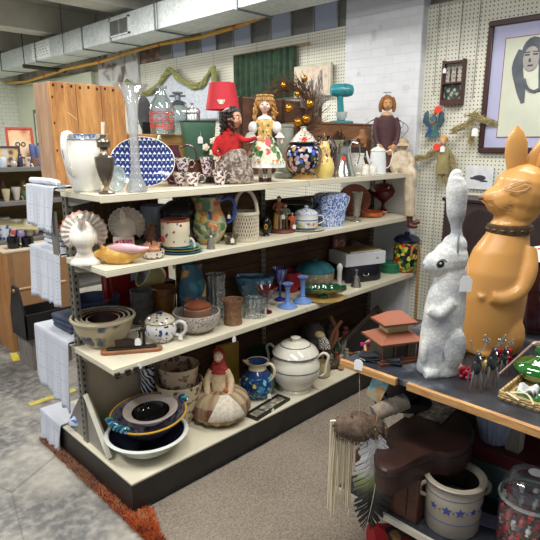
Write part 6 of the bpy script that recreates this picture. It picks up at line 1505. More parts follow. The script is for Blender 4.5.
# black framed print lying flat with tag
a, b, c = at(247, 421, S0), at(274, 402, S0), at(292, 404, S0)
P = at(268, 408, S0); P.z += .0005
T = thing('framed_print', 'black framed print lying flat on the base before the blue flowered pitcher', 'picture frame', P, .12)
g = G()
for (x0, y0, x1, y1) in ((-.15, -.045, .15, -.030), (-.15, .03, .15, .045), (-.15, -.0295, -.135, .0295), (.135, -.0295, .15, .0295)): g.bx((x0, y0, 0), (x1, y1, .014))
g.build('frame', plain((28, 26, 26), .4), T)
g = G(); g.bx((-.1345, -.0295, 0), (.1345, .0295, .008)); g.build('print', spots((110, 108, 98), [(170, 164, 140), (70, 70, 66), (140, 130, 110)], 30, .5, .2, .2), T); price_tag(T, (-.02, -.05, .02), .03)
edge_tag(272, 418, S0-.02, 'white paper tag dangling from the black base under the framed print', s=.03)
# clutter: carved wooden pieces
WD1 = wood((110, 70, 46), (160, 112, 78), 2, 10, .6)
P = at(334, 372, S0)
T = thing('carved_hands', 'crossed pale brown wooden carvings like arms sticking up behind the tureen', 'carving', item(331, 2.12, S0), SCR)
P = T.location; z = lambda py: hz(P, py)-P.z
k = mm(P, 1)
g = G(); g.tube([(-4*k, 0, .003), (0, 0, z(348)), (5*k, 0, z(332)), (-2*k, 0, z(316))], [.012, .016, .016, .014], 8, flat=.6); g.build('left_arm', WD1, T)
g = G(); g.tube([(-8*k, -.025, .003), (-4*k, -.02, z(352)), (0, -.02, z(334)), (9*k, -.02, z(320))], [.012, .016, .016, .013], 8, flat=.6); g.build('right_arm', WD1, T)
P = item(320, 2.03, S0); 
T = thing('wooden_spoon_doll', 'small figure with a pale yellow head and black and white checked dress', 'doll', P, SCR); z = lambda py: hz(P, py)-P.z; k = mm(P, 1)
g = G(); g.ell((-1*k, 0, z(335)), (5.5*k, 4*k, 3.8*k), (0, .3, 0)); g.build('head', plain((206, 184, 130), .6), T)
n = NT('check'); ck = n.n('TexChecker'); ck.inputs['Scale'].default_value = 110; n.l(n.co(), ck.inputs[0]); ck.inputs[1].default_value = lin((226, 226, 220)); ck.inputs[2].default_value = lin((24, 24, 26)); n.l(ck.outputs[0], n.b.inputs['Base Color'])
g = G(); g.loft([(4*k, 0, z(348), 6*k, 4*k), (3*k, 0, z(342), 5.5*k, 5*k), (1*k, 0, z(337), 4*k, 3*k)], 16, e=.7); g.build('dress', n.m, T)
for s in (-4, 3): g = G(); g.tube([(s*k, 0, z(347)), ((s-1)*k, 0, z(356)), ((s-2)*k, 0, 0.002)], [.010, .009, .009], 8); g.build('leg', WD1, T)
P = item(316, 2.19, S0); T, w, h, P = pot(313, 2.2, S0, 322, 24, [(.9, 0), (1, .3), (.9, .8), (.4, 1)], plain((96, 92, 98), .4, .2, .4, 30, .8, 50), 'tinsel_bundle', 'grey crumpled silvery bundle behind the crossed wooden carvings', 'bundle', solid=True)
T, w, h, P = pot(322, 1.97, S0, 362, 16, [(.8, 0), (1, .1), (1, .8), (.9, 1)], plain((176, 160, 116), .7), 'shell_dish', 'low cream dish in front of the carvings at the base edge', 'dish')
# many small dark curios, each its own thing
cur = [(337, 2.02, 358, 6, 'small dark red cloth bird', (130, 50, 50), 3), (342, 2.1, 342, 8, 'little grey-white lacy figurine', (170, 170, 168), 2), (346, 2.02, 352, 7, 'small pale stone figurine', (150, 140, 130), 1), (332, 2.0, 364, 9, 'dark olive pottery lump', (60, 60, 42), 0), (350, 2.05, 357, 7, 'small tan wooden animal', (150, 110, 76), 3), (336, 2.15, 340, 8, 'green leafy trinket', (50, 84, 54), 2), (326, 1.99, 366, 7, 'small brown carved animal', (116, 76, 50), 3), (345, 1.98, 366, 8, 'black metal trinket', (24, 24, 28), 0), (353, 2.1, 349, 8, 'white speckled trinket', (186, 184, 176), 1), (340, 1.96, 368, 8, 'tan carved fish', (160, 122, 86), 3)]
cur += [(329, 2.2, 326, 10, 'tall grey-violet cloth figure', (96, 88, 100), 1), (345, 2.18, 330, 9, 'red and white striped doll', (160, 90, 86), 1), (352, 2.16, 334, 9, 'tall pale lace-covered bottle', (176, 174, 166), 1), (323, 2.1, 345, 8, 'dark brown carved stump', (70, 48, 36), 0), (356, 2.0, 357, 9, 'black and tan wooden duck', (80, 62, 44), 3), (336, 2.06, 350, 9, 'green and red cloth wreath', (60, 80, 50), 2), (360, 2.08, 346, 9, 'cream paper bundle', (186, 176, 150), 0)]
for i, (px, Y, top, wp, lab, c, kind) in enumerate(cur):
    P = item(px, Y, S0); h = max(.02, HH(P, top-4)); w = mm(P, wp*1.25); g = G()
    if kind == 0: g.ell((0, 0, h*.5), (w*.7, w*.6, h*.5)); g.ell((w*.4, 0, h*.7), (w*.4, w*.4, h*.3))
    elif kind == 1: g.loft([(0, 0, 0, w*.5, w*.4), (0, 0, h*.4, w*.35, w*.3), (0, 0, h*.7, w*.4, w*.3), (0, 0, h*.76, w*.15, w*.15)], 14); g.ell((0, 0, h*.87), (w*.25, w*.25, h*.12))
    elif kind == 2:
        for k_ in range(16): a = rr.uniform(0, 2*PI); g.tube([(0, 0, .002), (w*.3*math.cos(a), w*.3*math.sin(a), h*.5), (w*.6*math.cos(a), w*.5*math.sin(a), h*rr.uniform(.5, 1))], [.004, .006, .002], 6)
    else:
        g.ell((0, 0, h*.55), (w*.8, w*.35, h*.3)); g.ell((w*.7, 0, h*.82), (w*.3, w*.25, h*.18)); 
        for sx_ in (-.5, .45):
            for sy_ in (-.18, .18): g.tube([(w*sx_, w*sy_, 0), (w*sx_, w*sy_, h*.5)], w*.1, 6)
    tag(g.build('curio', plain(c, .6, var=.3, scale=50), loc=P, rz=rr.uniform(-1, 1)), lab+' in the clutter of the shelf base', 'trinket')
# dark frames leaning & basin with ropes
P = at(372, 352, S0)
for i, (off, l) in enumerate(((0, 'dark wooden picture frame leaning at the front of the leaning frames'), (.035, 'dark brown wooden frame leaning behind another at the back of the shelf base'))):
    P = item(347+i*5, 2.08+off, S0, .012); T = thing('picture_frame', l, 'picture frame', P, rot=(-.12, .95, SCR+.3), group=None)
    W_, H_ = .10, .34
    g = G()
    for (x0, z0, x1, z1) in ((-W_, 0, -W_+.03, H_), (W_-.03, 0, W_, H_), (-W_+.0302, 0, W_-.0302, .03), (-W_+.0302, H_-.03, W_-.0302, H_)): g.bx((x0, -.012, z0), (x1, .012, z1))
    g.build('frame', wood((34, 24, 18), (66, 48, 36), 2, 8, .5), T, bevel=.003)
    g = G(); g.bx((-W_+.03, .0, .03), (W_-.03, .006, H_-.03)); g.build('backing', plain((24, 20, 18), .7), T)
P = item(382, 2.14, S0); h = HH(P, 330); w = mm(P, 52)
T = thing('white_basin', 'white enamel basin holding coiled rope at the far end of the shelf base', 'basin', P)
g = G(); g.lathe(vessel(sc([(.6, 0), (.66, .04), (.95, .9), (1.03, 1)], w, h), .004), 36); g.build('basin', plain((206, 208, 204), .3), T)
for i in range(3):
    g = G(); g.tube([((w*.13+.02*i+.006*math.sin(k*.9+i))*math.cos(k*PI/10), (w*.13+.02*i)*math.sin(k*PI/10), h*.90+.016*i+.006*math.sin(k+i)) for k in range(20)], .010, 8, closed=True)
    tag(g.build('rope_coil', plain((168, 160, 140), .9, var=.3, scale=80), loc=P, rz=SCR), ('bottom', 'middle', 'topmost')[i]+' loop of pale rope coiled in the white basin', 'rope')
g = G(); g.lathe([(0, 0), (w*.32, 0), (w*.3, h*.86), (0, h*.88)], 24); tag(g.build('brown_sack', plain((96, 72, 50), .9, var=.3), loc=(P.x, P.y, P.z+.006)), 'brown sacking filling the white basin under the rope', 'sack')
# ================================================================== the table on the right
ZT_, TX0, TY0 = .85, 1.42, 1.06
WDT = wood((150, 104, 60), (204, 158, 100), 1, 8, .6)
n = NT('painted_top'); t_ = n.n('TexNoise'); t_.inputs['Scale'].default_value = 9; t_.inputs['Detail'].default_value = 8; n.l(n.co(), t_.inputs[0])
n.l(n.ramp(t_.outputs[0], [(.4, lin((34, 36, 42))), (.58, lin((52, 56, 64))), (.7, lin((110, 114, 122)))]), n.b.inputs['Base Color']); n.b.inputs['Roughness'].default_value = .35; DARKTOP = n.m
tb = thing('display_table', 'two-tier wooden display table with a black painted top and bare wood edge', 'table', (TX0, 0, 0), 0)
g = G(); g.bx((.0125, .1, ZT_-.022), (1.1, TY0, ZT_)); g.build('table_top', DARKTOP, tb, bevel=.002)
ya = at(398, 381, ZT_-.01).y; yb = at(410, 384, ZT_-.01).y
g = G(); g.bx((-.004, ya, ZT_-.024), (.012, TY0+.006, ZT_+.002)); g.build('edge_strip', WDT, tb, bevel=.002)
g = G(); g.bx((-.004, .1, ZT_-.024), (.012, yb, ZT_+.001)); g.build('edge_strip', WDT, tb, bevel=.002)
ZL = .34
g = G(); g.bx((.0, .1, ZL-.02), (1.1, TY0, ZL)); g.build('lower_shelf', DARKTOP, tb, bevel=.003)
g = G(); g.bx((-.012, .1, ZL-.022), (-.0005, TY0, ZL+.001)); g.build('shelf_edge', plain((196, 190, 176), .5), tb)['label'] = 'pale edge of the lower shelf'
lp = wallp(515, 440, TX0+.42)
for (x, y) in ((.42, lp.y), (1.0, lp.y), (.95, TY0-.04), (.45, TY0-.04)):
    g = G(); g.bx((x-.025, y-.025, .0), (x+.025, y+.025, ZL-.021)); g.bx((x-.025, y-.025, ZL+.001), (x+.025, y+.025, ZT_-.0225)); g.build('leg', wood((112, 104, 94), (150, 142, 128), 2, 8, .8), tb, bevel=.003)
def tat(px, py): p = at(px, py, ZT_); p.z += .0005; return p
# pagoda ------------------------------------------------------------
P = tat(392, 357)
Hs = HH(P, 311); T = thing('pagoda_house', 'little Asian temple house with two tiers of orange patterned tile roof', 'model house', P, SCR+.30)
k = mm(P, 1)
DW = wood((70, 38, 26), (110, 64, 44), 0, 14, .5)
n = NT('lattice_tile'); co = n.co((1, 1, 1), (0, 0, PI/4)); sx = n.n('SeparateXYZ'); n.l(co, sx.inputs[0])
f = lambda o: n.math('LESS_THAN', n.math('FRACT', n.math('MULTIPLY', o, 110.0)), .22)
n.l(n.mix(n.math('MAXIMUM', f(sx.outputs[0]), f(sx.outputs[1])), lin((146, 68, 38)), lin((126, 90, 66))), n.b.inputs['Base Color']); n.b.inputs['Roughness'].default_value = .6; TILE = n.m
wx, wy = 20.5*k, 17*k
g = G(); g.bx((-wx-.008, -wy-.008, 0), (wx+.008, wy+.008, .010)); g.bx((-wx, -wy, .0105), (wx, wy, .018)); g.build('base', DW, T, bevel=.001)
g = G(); g.bx((-wx*.86, -wy*.8, .0185), (wx*.86, wy*.8, .075)); g.build('walls', plain((84, 86, 70), .6, var=.25), T)
g = G(); g.bx((-wx*.15, -wy*.8-.002, .0185), (wx*.35, -wy*.8-.0005, .058)); g.build('doorway', plain((50, 44, 34), .7), T)
for x in (-wx*.92, -wx*.3, wx*.4, wx*.92): g = G(); g.bx((x-.003, -wy*.95, .0185), (x+.003, -wy*.95+.006, .076)); g.build('pillar', DW, T)
def roof(x0, y0, x1, y1, z0, z1, over):
    g = G()
    v = [(-x0-over, -y0-over, z0), (x0+over, -y0-over, z0), (x0+over, y0+over, z0), (-x0-over, y0+over, z0), (-x1, -y1, z1), (x1, -y1, z1), (x1, y1, z1), (-x1, y1, z1)]
    g.add(v, [(0, 1, 5, 4), (1, 2, 6, 5), (2, 3, 7, 6), (3, 0, 4, 7), (4, 5, 6, 7), (3, 2, 1, 0)])
    r = g.build('roof', TILE, T, smooth=False); r['label'] = 'orange patterned tile roof'
    g = G(); e = over+.003; zz = z0-.003
    for (a, b) in (((-x0-e, -y0-e), (x0+e, -y0-e+.005)), ((-x0-e, y0+e-.005), (x0+e, y0+e)), ((-x0-e, -y0-e+.0052), (-x0-e+.005, y0+e-.0052)), ((x0+e-.005, -y0-e+.0052), (x0+e, y0+e-.0052))): g.bx((a[0], a[1], zz-.004), (b[0], b[1], zz+.003))
    g.build('eave', DW, r)
zr1 = .080; zr2 = Hs*.62; roof(wx*.95, wy*.9, wx*.5, wy*.45, zr1, zr2, .016)
g = G(); g.bx((-wx*.55, -wy*.5, zr2-.02), (wx*.55, wy*.5, Hs*.82)); g.build('upper_walls', plain((176, 160, 110), .6, var=.3), T)
roof(wx*.7, wy*.62, wx*.35, wy*.1, Hs*.82, Hs, .012)
# dark cloths, board, magenta ribbon, tag behind left of pagoda
P = tat(378, 361)
T = thing('folded_fabric', 'folded black fabric bundle on the table corner before the little temple house', 'fabric', P, SCR-.35)
BKF = fabric((44, 46, 54), (26, 28, 34), 20)
for i in range(4):
    g = G()
    def ff(u, v): return (-.06+.14*u+.006*math.sin(v*5+i), -.03+.05*v, .004+.006*i+.004*math.sin(u*9+i*1.3)+.003*math.sin(v*8))
    g.sheet(ff, 18, 10); g.build('fold', BKF, T, solid=.005)
P = tat(371, 352); g = G(); g.tube([(-.04, 0, .03), (0, -.005, .034), (.05, .01, .050)], .008, 6, flat=.35); tag(g.build('pink_ribbon', plain((200, 50, 130), .5), loc=P, rz=SCR), 'bright magenta ribbon beside the folded black fabric', 'ribbon')
P = tat(361, 356); g = G(); w = .032
g.prism([(-w/2, 0), (w/2, 0), (w/2, .03), (w*.25, .038), (-w*.25, .038), (-w/2, .03)], -.0008, .0008); g.tube([(0, 0, .034), (.005, 0, .045), (.02, .01, .036)], .0007, 4)
tag(g.build('price_tag', PAPER, loc=(TX0-.006, at(360, 366, ZT_).y, ZT_-.012), rz=-PI/2+.2), 'blank white price tag hanging over the table corner', 'tag')
g = G(); g.tube([(0, -.03, .006), (.02, .0, .03), (.06, .02, .028), (.075, .01, .004)], .006, 8); P = tat(361, 353); tag(g.build('wood_loop', wood((160, 112, 78), (200, 156, 116), 0, 9), loc=P, rz=SCR+.5), 'bent tan wooden loop at the table corner', 'wood piece')
# ------------------------------------------------------------------ white rabbit
P = tat(436, 371); k = mm(P, 1); zz = lambda py: hz(P, py)-P.z
def cracked():
    n = NT('chalky_white'); co = n.co(); t = n.n('TexNoise'); t.inputs['Scale'].default_value = 14; t.inputs['Detail'].default_value = 8; n.l(co, t.inputs[0])
    v = n.n('TexVoronoi', feature='DISTANCE_TO_EDGE'); v.inputs['Scale'].default_value = 70; n.l(co, v.inputs[0])
    sx = n.n('SeparateXYZ'); n.l(co, sx.inputs[0])
    base = n.ramp(t.outputs[0], [(.35, lin((156, 160, 166))), (.5, lin((196, 198, 198))), (.65, lin((222, 222, 216)))])
    cr_ = n.ramp(v.outputs['Distance'], [(.0, (1, 1, 1, 1)), (.07, (0, 0, 0, 1))])
    n.l(n.mix(n.math('MULTIPLY', cr_, .5), base, lin((136, 138, 144))), n.b.inputs['Base Color']); n.b.inputs['Roughness'].default_value = .55; n.bump(v.outputs['Distance'], .35, .004); return n.m
T = thing('white_rabbit', 'tall slim white crackled rabbit statue with joined upright ears', 'rabbit statue', P, SCR)
X = lambda px: (px-436)*k
g = G()
g.loft([(X(438), 0, 0, 21*k, 17*k), (X(438), 0, zz(366), 21.5*k, 17*k), (X(438), 0, zz(358), 20.5*k, 16*k), (X(438.5), 0, zz(335), 20.5*k, 16*k), (X(439.5), 0, zz(310), 19.5*k, 16*k), (X(441), 0, zz(292), 18*k, 14*k), (X(443), 0, zz(278), 15*k, 12*k), (X(444), 0, zz(268), 13*k, 11*k)], 32)
g.ell((X(441), 0, zz(258)), (17*k, 14*k, 17*k)); g.ell((X(430), 0, zz(263)), (14*k, 12*k, 12*k)); g.ell((X(423), 0, zz(265)), (8*k, 8*k, 8*k)); g.ell((X(444), 0, zz(246)), (12*k, 11*k, 12*k))
g.tube([(X(446), 0, zz(240)), (X(444.5), 0, zz(228)), (X(443), 0, zz(210)), (X(442), 0, zz(190)), (X(440.5), 0, zz(180)), (X(440.5), 0, zz(177))], [6*k, 5*k, 9*k, 9.8*k, 7.4*k, 6*k], 16)
g.ell((X(440.5), 0, zz(178)), (6.6*k, 5*k, 8.5*k)); g.ell((X(439), 0, 7*k), (22.5*k, 17*k, 7*k)); g.ell((X(422), -6*k, zz(350)), (5*k, 6*k, 16*k)); g.ell((X(447), -13*k, zz(345)), (12*k, 6*k, 22*k), (0, .1, 0)); g.tube([(X(442), -12*k, zz(298)), (X(430), -14*k, zz(310)), (X(420), -12*k, zz(306))], [6*k, 5.5*k, 4.5*k], 12); g.tube([(X(432), -13*k, zz(368)), (X(420), -14*k, zz(369))], [6*k, 5*k], 12)
wr = g.build('body', cracked(), T, remesh=.0042, sm=4)
g = G(); g.ell((X(429), -10.6*k, zz(262)), (4.2*k, 1.6*k, 3.6*k), (0, -.35, 0), seg=14); e_ = g.build('eye', plain((34, 34, 38), .15), T)
g = G(); g.ell((X(428.4), -12*k, zz(260.6)), (1.1*k, .6*k, 1.0*k), seg=8); g.build('highlight', plain((220, 220, 220), .3), e_)
g = G(); g.tube([(X(424.5), -9.6*k, zz(264)), (X(427), -11.6*k, zz(258.5)), (X(431), -11.8*k, zz(257)), (X(435), -11.6*k, zz(260))], .8*k, 6); g.build('eyelid', plain((110, 112, 118), .5), T)
g = G(); g.ell((X(416), -1.5*k, zz(264)), (1.6*k, 2*k, 1.6*k), seg=10); g.build('nose', plain((150, 146, 150), .5), T)
for (a, b) in (((446, 250), (449, 232)), ((441, 318), (441, 352))):
    g = G(); g.tube([(X(a[0]-3), -13.5*k, zz(a[1])), (X((a[0]+b[0])/2-5), -13.0*k, zz((a[1]+b[1])/2)), (X(b[0]-5), -(9.5 if b[1] < 300 else 17)*k, zz(b[1]))], 1.0*k, 6); g.build('carved_line', plain((120, 124, 132), .6), T)
price_tag(T, (X(452), -16*k, zz(272)), .05)
# ------------------------------------------------------------------ tan rabbit
P = tat(488, 348); k = mm(P, 1); zz = lambda py: hz(P, py)-P.z
X = lambda px: (px-488)*k
TANR = plain((202, 148, 80), .38, var=.07, scale=6, coat=.15)
T = thing('tan_rabbit', 'large smooth tan rabbit statue with a dark collar and two raised pointed ears', 'rabbit statue', P, SCR)
D = 22*k
g = G()
g.loft([(X(486), 0, 0, 27*k, 24*k), (X(486), 0, zz(343), 28*k, 25*k), (X(487), 0, zz(320), 30*k, 27*k), (X(487.5), 0, zz(295), 31*k, 28*k), (X(488.5), 0, zz(270), 29.5*k, 27*k), (X(491), 0, zz(250), 25.5*k, 23*k), (X(495), 0, zz(236), 20.5*k, 18*k), (X(496), 0, zz(230), 18.5*k, 16*k), (X(497), 0, zz(222), 18*k, 16*k)], 40)
g.ell((X(505), 0, zz(192)), (27*k, 23*k, 26*k), (0, .15, 0)); g.ell((X(489), 0, zz(199)), (18*k, 16*k, 16*k), (0, -.35, 0)); g.tube([(X(492), 0, zz(196)), (X(478), 0, zz(197)), (X(469), 0, zz(197))], [16*k, 9.5*k, 4*k], 20); g.ell((X(502), 0, zz(209)), (21*k, 18*k, 17*k)); g.ell((X(498), 0, zz(219)), (17*k, 15*k, 8*k))
# arm and paw in relief
g.tube([(X(510), -12*k, zz(246)), (X(509), -21*k, zz(264)), (X(501), -26*k, zz(283)), (X(486), -27*k, zz(291)), (X(475), -25*k, zz(290))], [8*k, 8*k, 7*k, 6.5*k, 5.5*k], 14)
g.tube([(X(475), -14*k, zz(300)), (X(470), -18*k, zz(294)), (X(468), -21*k, zz(288))], [6*k, 5*k, 4*k], 12)
g.ell((X(500), -16*k, zz(330)), (15*k, 11*k, 22*k)); g.ell((X(480), -18*k, zz(346)), (13*k, 9*k, 5*k))
g.build('body', TANR, T, remesh=.0055, sm=5)
def ear(name, pts, rad, ry):
    g = G(); n = len(pts); v = []; sg = 20
    for (x, y, z), r in zip(pts, rad):
        for i in range(sg): a = 2*PI*i/sg; v.append((x+r*math.cos(a), y+ry*r*math.sin(a)-.0*a, z+.0))
    f = [(i*sg+j, i*sg+(j+1) % sg, (i+1)*sg+(j+1) % sg, (i+1)*sg+j) for i in range(n-1) for j in range(sg)]
    f += [tuple(range(sg))[::-1], tuple((n-1)*sg+j for j in range(sg))]; g.add(v, f)
    return g.build(name, TANR, T)
e1 = ear('ear', [(X(496), 0, zz(176)), (X(496), 0, zz(168)), (X(495.5), 0, zz(155)), (X(495), 0, zz(142)), (X(494.5), 0, zz(132)), (X(494), 0, zz(126))], [6*k, 8*k, 10.5*k, 10*k, 6*k, 1*k], .45)
ear_pts = [(X(511), 2*k, zz(180)), (X(513), 2*k, zz(170)), (X(519), 2*k, zz(155)), (X(527), 2*k, zz(140)), (X(534), 2*k, zz(129)), (X(541), 2*k, zz(121))]
e2 = ear('ear', ear_pts, [6*k, 9.5*k, 11.5*k, 11*k, 8*k, 1*k], .4)
g = G(); v = [(x+2.5*k, y-.38*r*k-.6*k, z) for (x, y, z), r in zip(ear_pts, (4, 9.5, 11.5, 11, 8, 1))]
g.tube(v[1:], [3*k, 6*k, 6.6*k, 4*k, .5*k], 12, flat=1.0, M=None); ie = g.build('inner_ear', plain((196, 142, 76), .5), e2); ie.scale = (1, 1, 1); ie['label'] = 'slightly darker inner ear'
g = G(); g.lathe([(18.2*k, zz(233.5)), (20.5*k, zz(232)), (20.8*k, zz(228)), (20.5*k, zz(225)), (18.2*k, zz(223.5))], 40, sy=.9, c=(X(497), 0, 0))
for i in range(14): a = 2*PI*i/14; g.ell((X(497)+20.6*k*math.cos(a), 18.6*k*math.sin(a), zz(228.5)), (3*k, 1.6*k, 1.6*k), (0, 0, a+PI/2), seg=8)
g.build('collar', plain((88, 66, 42), .45, .3, .35, 60, .5), T)['label'] = 'dark brown carved collar'
CL = plain((150, 104, 58), .6)
g = G(); g.tube([(X(484), -17.5*k, zz(189)), (X(489), -20.5*k, zz(186)), (X(496), -22.2*k, zz(182.5)), (X(501), -22.6*k, zz(184)), (X(497), -22.6*k, zz(188)), (X(490), -21.2*k, zz(190)), (X(484), -17.5*k, zz(189))], .55*k, 6); g.tube([(X(482), -15.5*k, zz(186)), (X(490), -20.0*k, zz(181)), (X(501), -22*k, zz(178.5))], .5*k, 6); g.build('carved_eye', plain((196, 168, 132), .5), T)
for i in range(5):
    g = G(); g.tube([(X(471+i), -(6+i*.9)*k, zz(199+i*.8)), (X(479), -(11.5-i*.1)*k, zz(200+i*1.6)), (X(490), -(16.8)*k, zz(196+i*3.2))], .4*k, 5); g.build('whisker_line', CL, T)
g = G(); g.ell((X(466.5), 0, zz(198)), (2.2*k, 3*k, 2*k), seg=10); g.build('nose', plain((110, 64, 50), .5), T)
g = G(); g.tube([(X(466.5), -2.2*k, zz(200)), (X(470), -5.6*k, zz(204)), (X(476), -9.6*k, zz(205.5))], .5*k, 5); g.build('mouth', CL, T)
# ------------------------------------------------------------------ metal bug / reindeer figures
DM = plain((74, 80, 82), .3, .8, .3, 40); SILV = metal((170, 172, 170), .3)
def bug(px, py, top, label, antl):
    P = tat(px, py); h = HH(P, top); T = thing('reindeer_figure', label, 'figurine', P, SCR, 'little metal reindeer figures')
    g = G(); g.ell((0, 0, h*.48), (h*.10, h*.10, h*.17), seg=14); g.tube([(0, 0, h*.6), (0, -.006, h*.7)], [h*.07, h*.05], 10); g.ell((0, -.010, h*.74), (h*.05, h*.07, h*.06), seg=12); g.build('body', DM, T)
    for s in (-1, 1):
        for y in (-.012, .016):
            g = G(); g.tube([(s*h*.06, y*.5, h*.42), (s*h*.09, y, h*.25), (s*h*.10, y, 0)], [.0035, .0028, .0022], 6); g.build('leg', SILV, T)
        g = G(); g.tube([(s*h*.03, 0, h*.78), (s*h*.12, 0, h*.86), (s*h*.15, 0, h*.98)], .0022, 6)
        if antl:
            for (x, z) in ((.10, .92), (.17, .94), (.2, .9), (.19, 1.0)): g.ell((s*h*x, 0, h*z), (.004, .003, .005), seg=8); g.tube([(s*h*.12, 0, h*.86), (s*h*x, 0, h*z)], .0016, 5)
        else: g.ell((s*h*.15, 0, h*.99), .004, seg=8)
        g.build('antler', SILV, T)
    g = G(); g.tube([(.0, -.02, h*.72), (.0, -.028, h*.70)], [.004, .002], 6); g.build('muzzle', SILV, T)
bug(474, 390, 341, 'metal reindeer figure with plain knobbed antlers nearest the white rabbit', 0)
bug(490, 386, 336, 'metal reindeer figure with leafy antlers between the others', 1)
bug(502, 374, 340, 'metal reindeer figure with leafy antlers nearest the wicker tray', 1)
CRS = plain((170, 24, 52), .6, var=.3)
for (px, py, r, l) in ((466, 378, .020, 'crimson cloth poinsettia beside the foot of the white rabbit'), (503, 362, .024, 'dark red cloth flower behind the metal reindeer figures')):
    P = tat(px, py); g = G(); g.ell((0, 0, r*.9), (r*.5, r*.5, r*.5), seg=10)
    for i in range(9): a = i*2*PI/9; g.ell((r*.8*math.cos(a), r*.5*math.sin(a), r*(1.0+.75*math.sin(a*2+1))), (r*.55, r*.3, r*.5), (a, a*.5, a), seg=8)
    for i in range(4): g.ell((r*.7*math.cos(i*1.6), r*.6*math.sin(i*1.6), r*.35), (r*.5, r*.4, r*.34), seg=8)
    tag(g.build('cloth_flower', CRS, loc=P, rz=SCR), l, 'artificial flower')
P = tat(485, 372); g = G(); g.ell((0, 0, .022), (.014, .012, .022), seg=14); g.tube([(0, 0, .04), (.002, 0, .05)], .002, 5); tag(g.build('gilded_nut', plain((190, 160, 96), .4, .4), loc=P), 'pale gold walnut-like ornament between two metal reindeer', 'ornament')
P = tat(463, 356); g = G(); g.ell((0, 0, .016), .016, seg=14); tag(g.build('brass_bauble', plain((110, 92, 60), .3, .7), loc=P), 'small dull brass bauble at the foot of the white rabbit', 'bauble')
# wicker tray with green glass
c = [tat(499, 398), tat(522, 368)]
P = tat(538, 392)
T = thing('wicker_tray', 'woven gold wicker tray at the table edge holding green glass', 'tray', (P.x, P.y, P.z), 0)
WK = wood((150, 120, 74), (206, 180, 128), 1, 20, .7)
c0 = tat(499, 399); c1 = tat(520, 366)
x0, y0 = c0.x-P.x, c0.y-P.y; x1 = c1.x-P.x+.03
g = G(); g.bx((x0, -.22, .0), (x1, y0, .004)); g.build('base', WK, T)
for (a, b) in (((x0, -.22), (x0, y0)), ((x0, y0), (x1, y0)), ((x1, y0), (x1, -.22)), ((x1, -.22), (x0, -.22))):
    g = G(); L = math.hypot(b[0]-a[0], b[1]-a[1]); n_ = max(8, int(L/.010))
    for s in range(3): g.tube([(a[0]+(b[0]-a[0])*i/n_+.0022*math.cos(i*PI+s*2), a[1]+(b[1]-a[1])*i/n_+.0022*math.cos(i*PI+s*2), .008+s*.0075) for i in range(n_+1)], .0042, 6)
    g.build('side', WK, T)
g = G(); g.tube([(x0+.002, y0-.03, .03), (x0+.015, y0-.07, .036), (x0-.006, y0-.10, .02)], .003, 6); g.tube([(x0-.004, y0-.02, .03), (x0-.01, y0-.06, .02)], .003, 6); g.build('raffia_tie', plain((222, 206, 170), .8), T)
g = G()
def cr2(u, v): return (x0+.03+.05*u, y0-.085+.05*v, .030+.010*math.sin(u*7+v*4)+.006*math.sin(v*9))
g.sheet(cr2, 10, 10); tag(g.build('white_napkin', fabric((226, 230, 232)), loc=P, solid=.003), 'crumpled white tissue at the corner of the wicker tray', 'napkin')
GG = glass((30, 130, 40), .55, .04, 1.8)
P2 = tat(537, 382); P2.z += .005
T = thing('green_glass_dish', 'bright green glass covered dish standing in the wicker tray', 'dish', P2)
g = G(); w = mm(P2, 46); g.lathe(vessel([(w*.25, 0), (w*.3, .006), (w*.46, .025), (w*.5, .04)], .003), 36); g.build('bowl', GG, T)
g = G(); g.lathe([(w*.5, .041), (w*.46, .055), (w*.3, .07), (w*.1, .078), (w*.06, .085), (w*.12, .10), (w*.1, .115), (0, .12)], 36); g.build('lid', GG, T)
P3 = tat(534, 402); P3.z += .005; g = G(); g.lathe(vessel([(.02, 0), (.03, .004), (.055, .018)], .003), 32); tag(g.build('green_saucer', GG, loc=P3), 'flat green glass saucer at the front of the wicker tray', 'saucer')
g = G(); a, b = tat(498, 383), tat(530, 358)
g.tube([a+Vector((0, 0, .03)), a.lerp(b, .5)+Vector((0, 0, .04)), b+Vector((0, 0, .05))], [.003, .004, .005], 8); g.tube([b+Vector((0, 0, .05)), b+Vector((.02, -.01, .05)), b+Vector((.05, -.05, .045))], [.006, .012, .016], 8)
tag(g.build('long_spoon', plain((176, 150, 134), .4, .4)), 'long-handled scoop laid across the back of the wicker tray', 'spoon')
# purple glass jar on a wire stand, lace on top
P = tat(533, 330); h = HH(P, 258); w = mm(P, 44)
T = thing('purple_jar', 'large dark purple glass jar behind the wicker tray', 'glass jar', P)
PG = plain((70, 36, 44), .08, var=.4, scale=25, coat=.6)
g = G(); g.lathe(vessel(sc([(.64, 0), (.7, .04), (.78, .3), (.86, .6), (.88, .74), (.7, .86), (.66, .92), (.9, .97), (1.0, 1.0)], w, h), .006), 36, fl=(10, .03, 0, h*.2)); g.build('body', PG, T)
g = G(); g.tube([(w*.42*math.cos(a*PI/10), w*.42*math.sin(a*PI/10), .012) for a in range(20)], .003, 6, closed=True); g.build('wire_ring', plain((40, 34, 34), .4, .6), T)
g = G(); g.lathe([(w*.5, h*.985), (w*.56, h*.995), (w*.5, h*1.03), (w*.3, h*1.1), (0, h*1.16)], 40, fl=(9, .08, h*1.1, h)); q = tag(g.build('lace_doily', plain((226, 222, 220), .9, var=.15, scale=60), loc=(P.x, P.y, P.z+.004)), 'white crochet doily piled on top of the purple glass jar', 'doily')
g = G()
for i in range(4): g.ell((.03*math.cos(i*1.5), .03*math.sin(i*1.5), h*1.12), (.012, .008, .004), seg=8, mi=i % 2)
g.build('stitched_motif', [plain((190, 50, 44), .8), plain((60, 110, 60), .8)], q)
# ================================================================== lower tier
def lat(px, py): p = at(px, py, ZL); p.z += .0005; return p
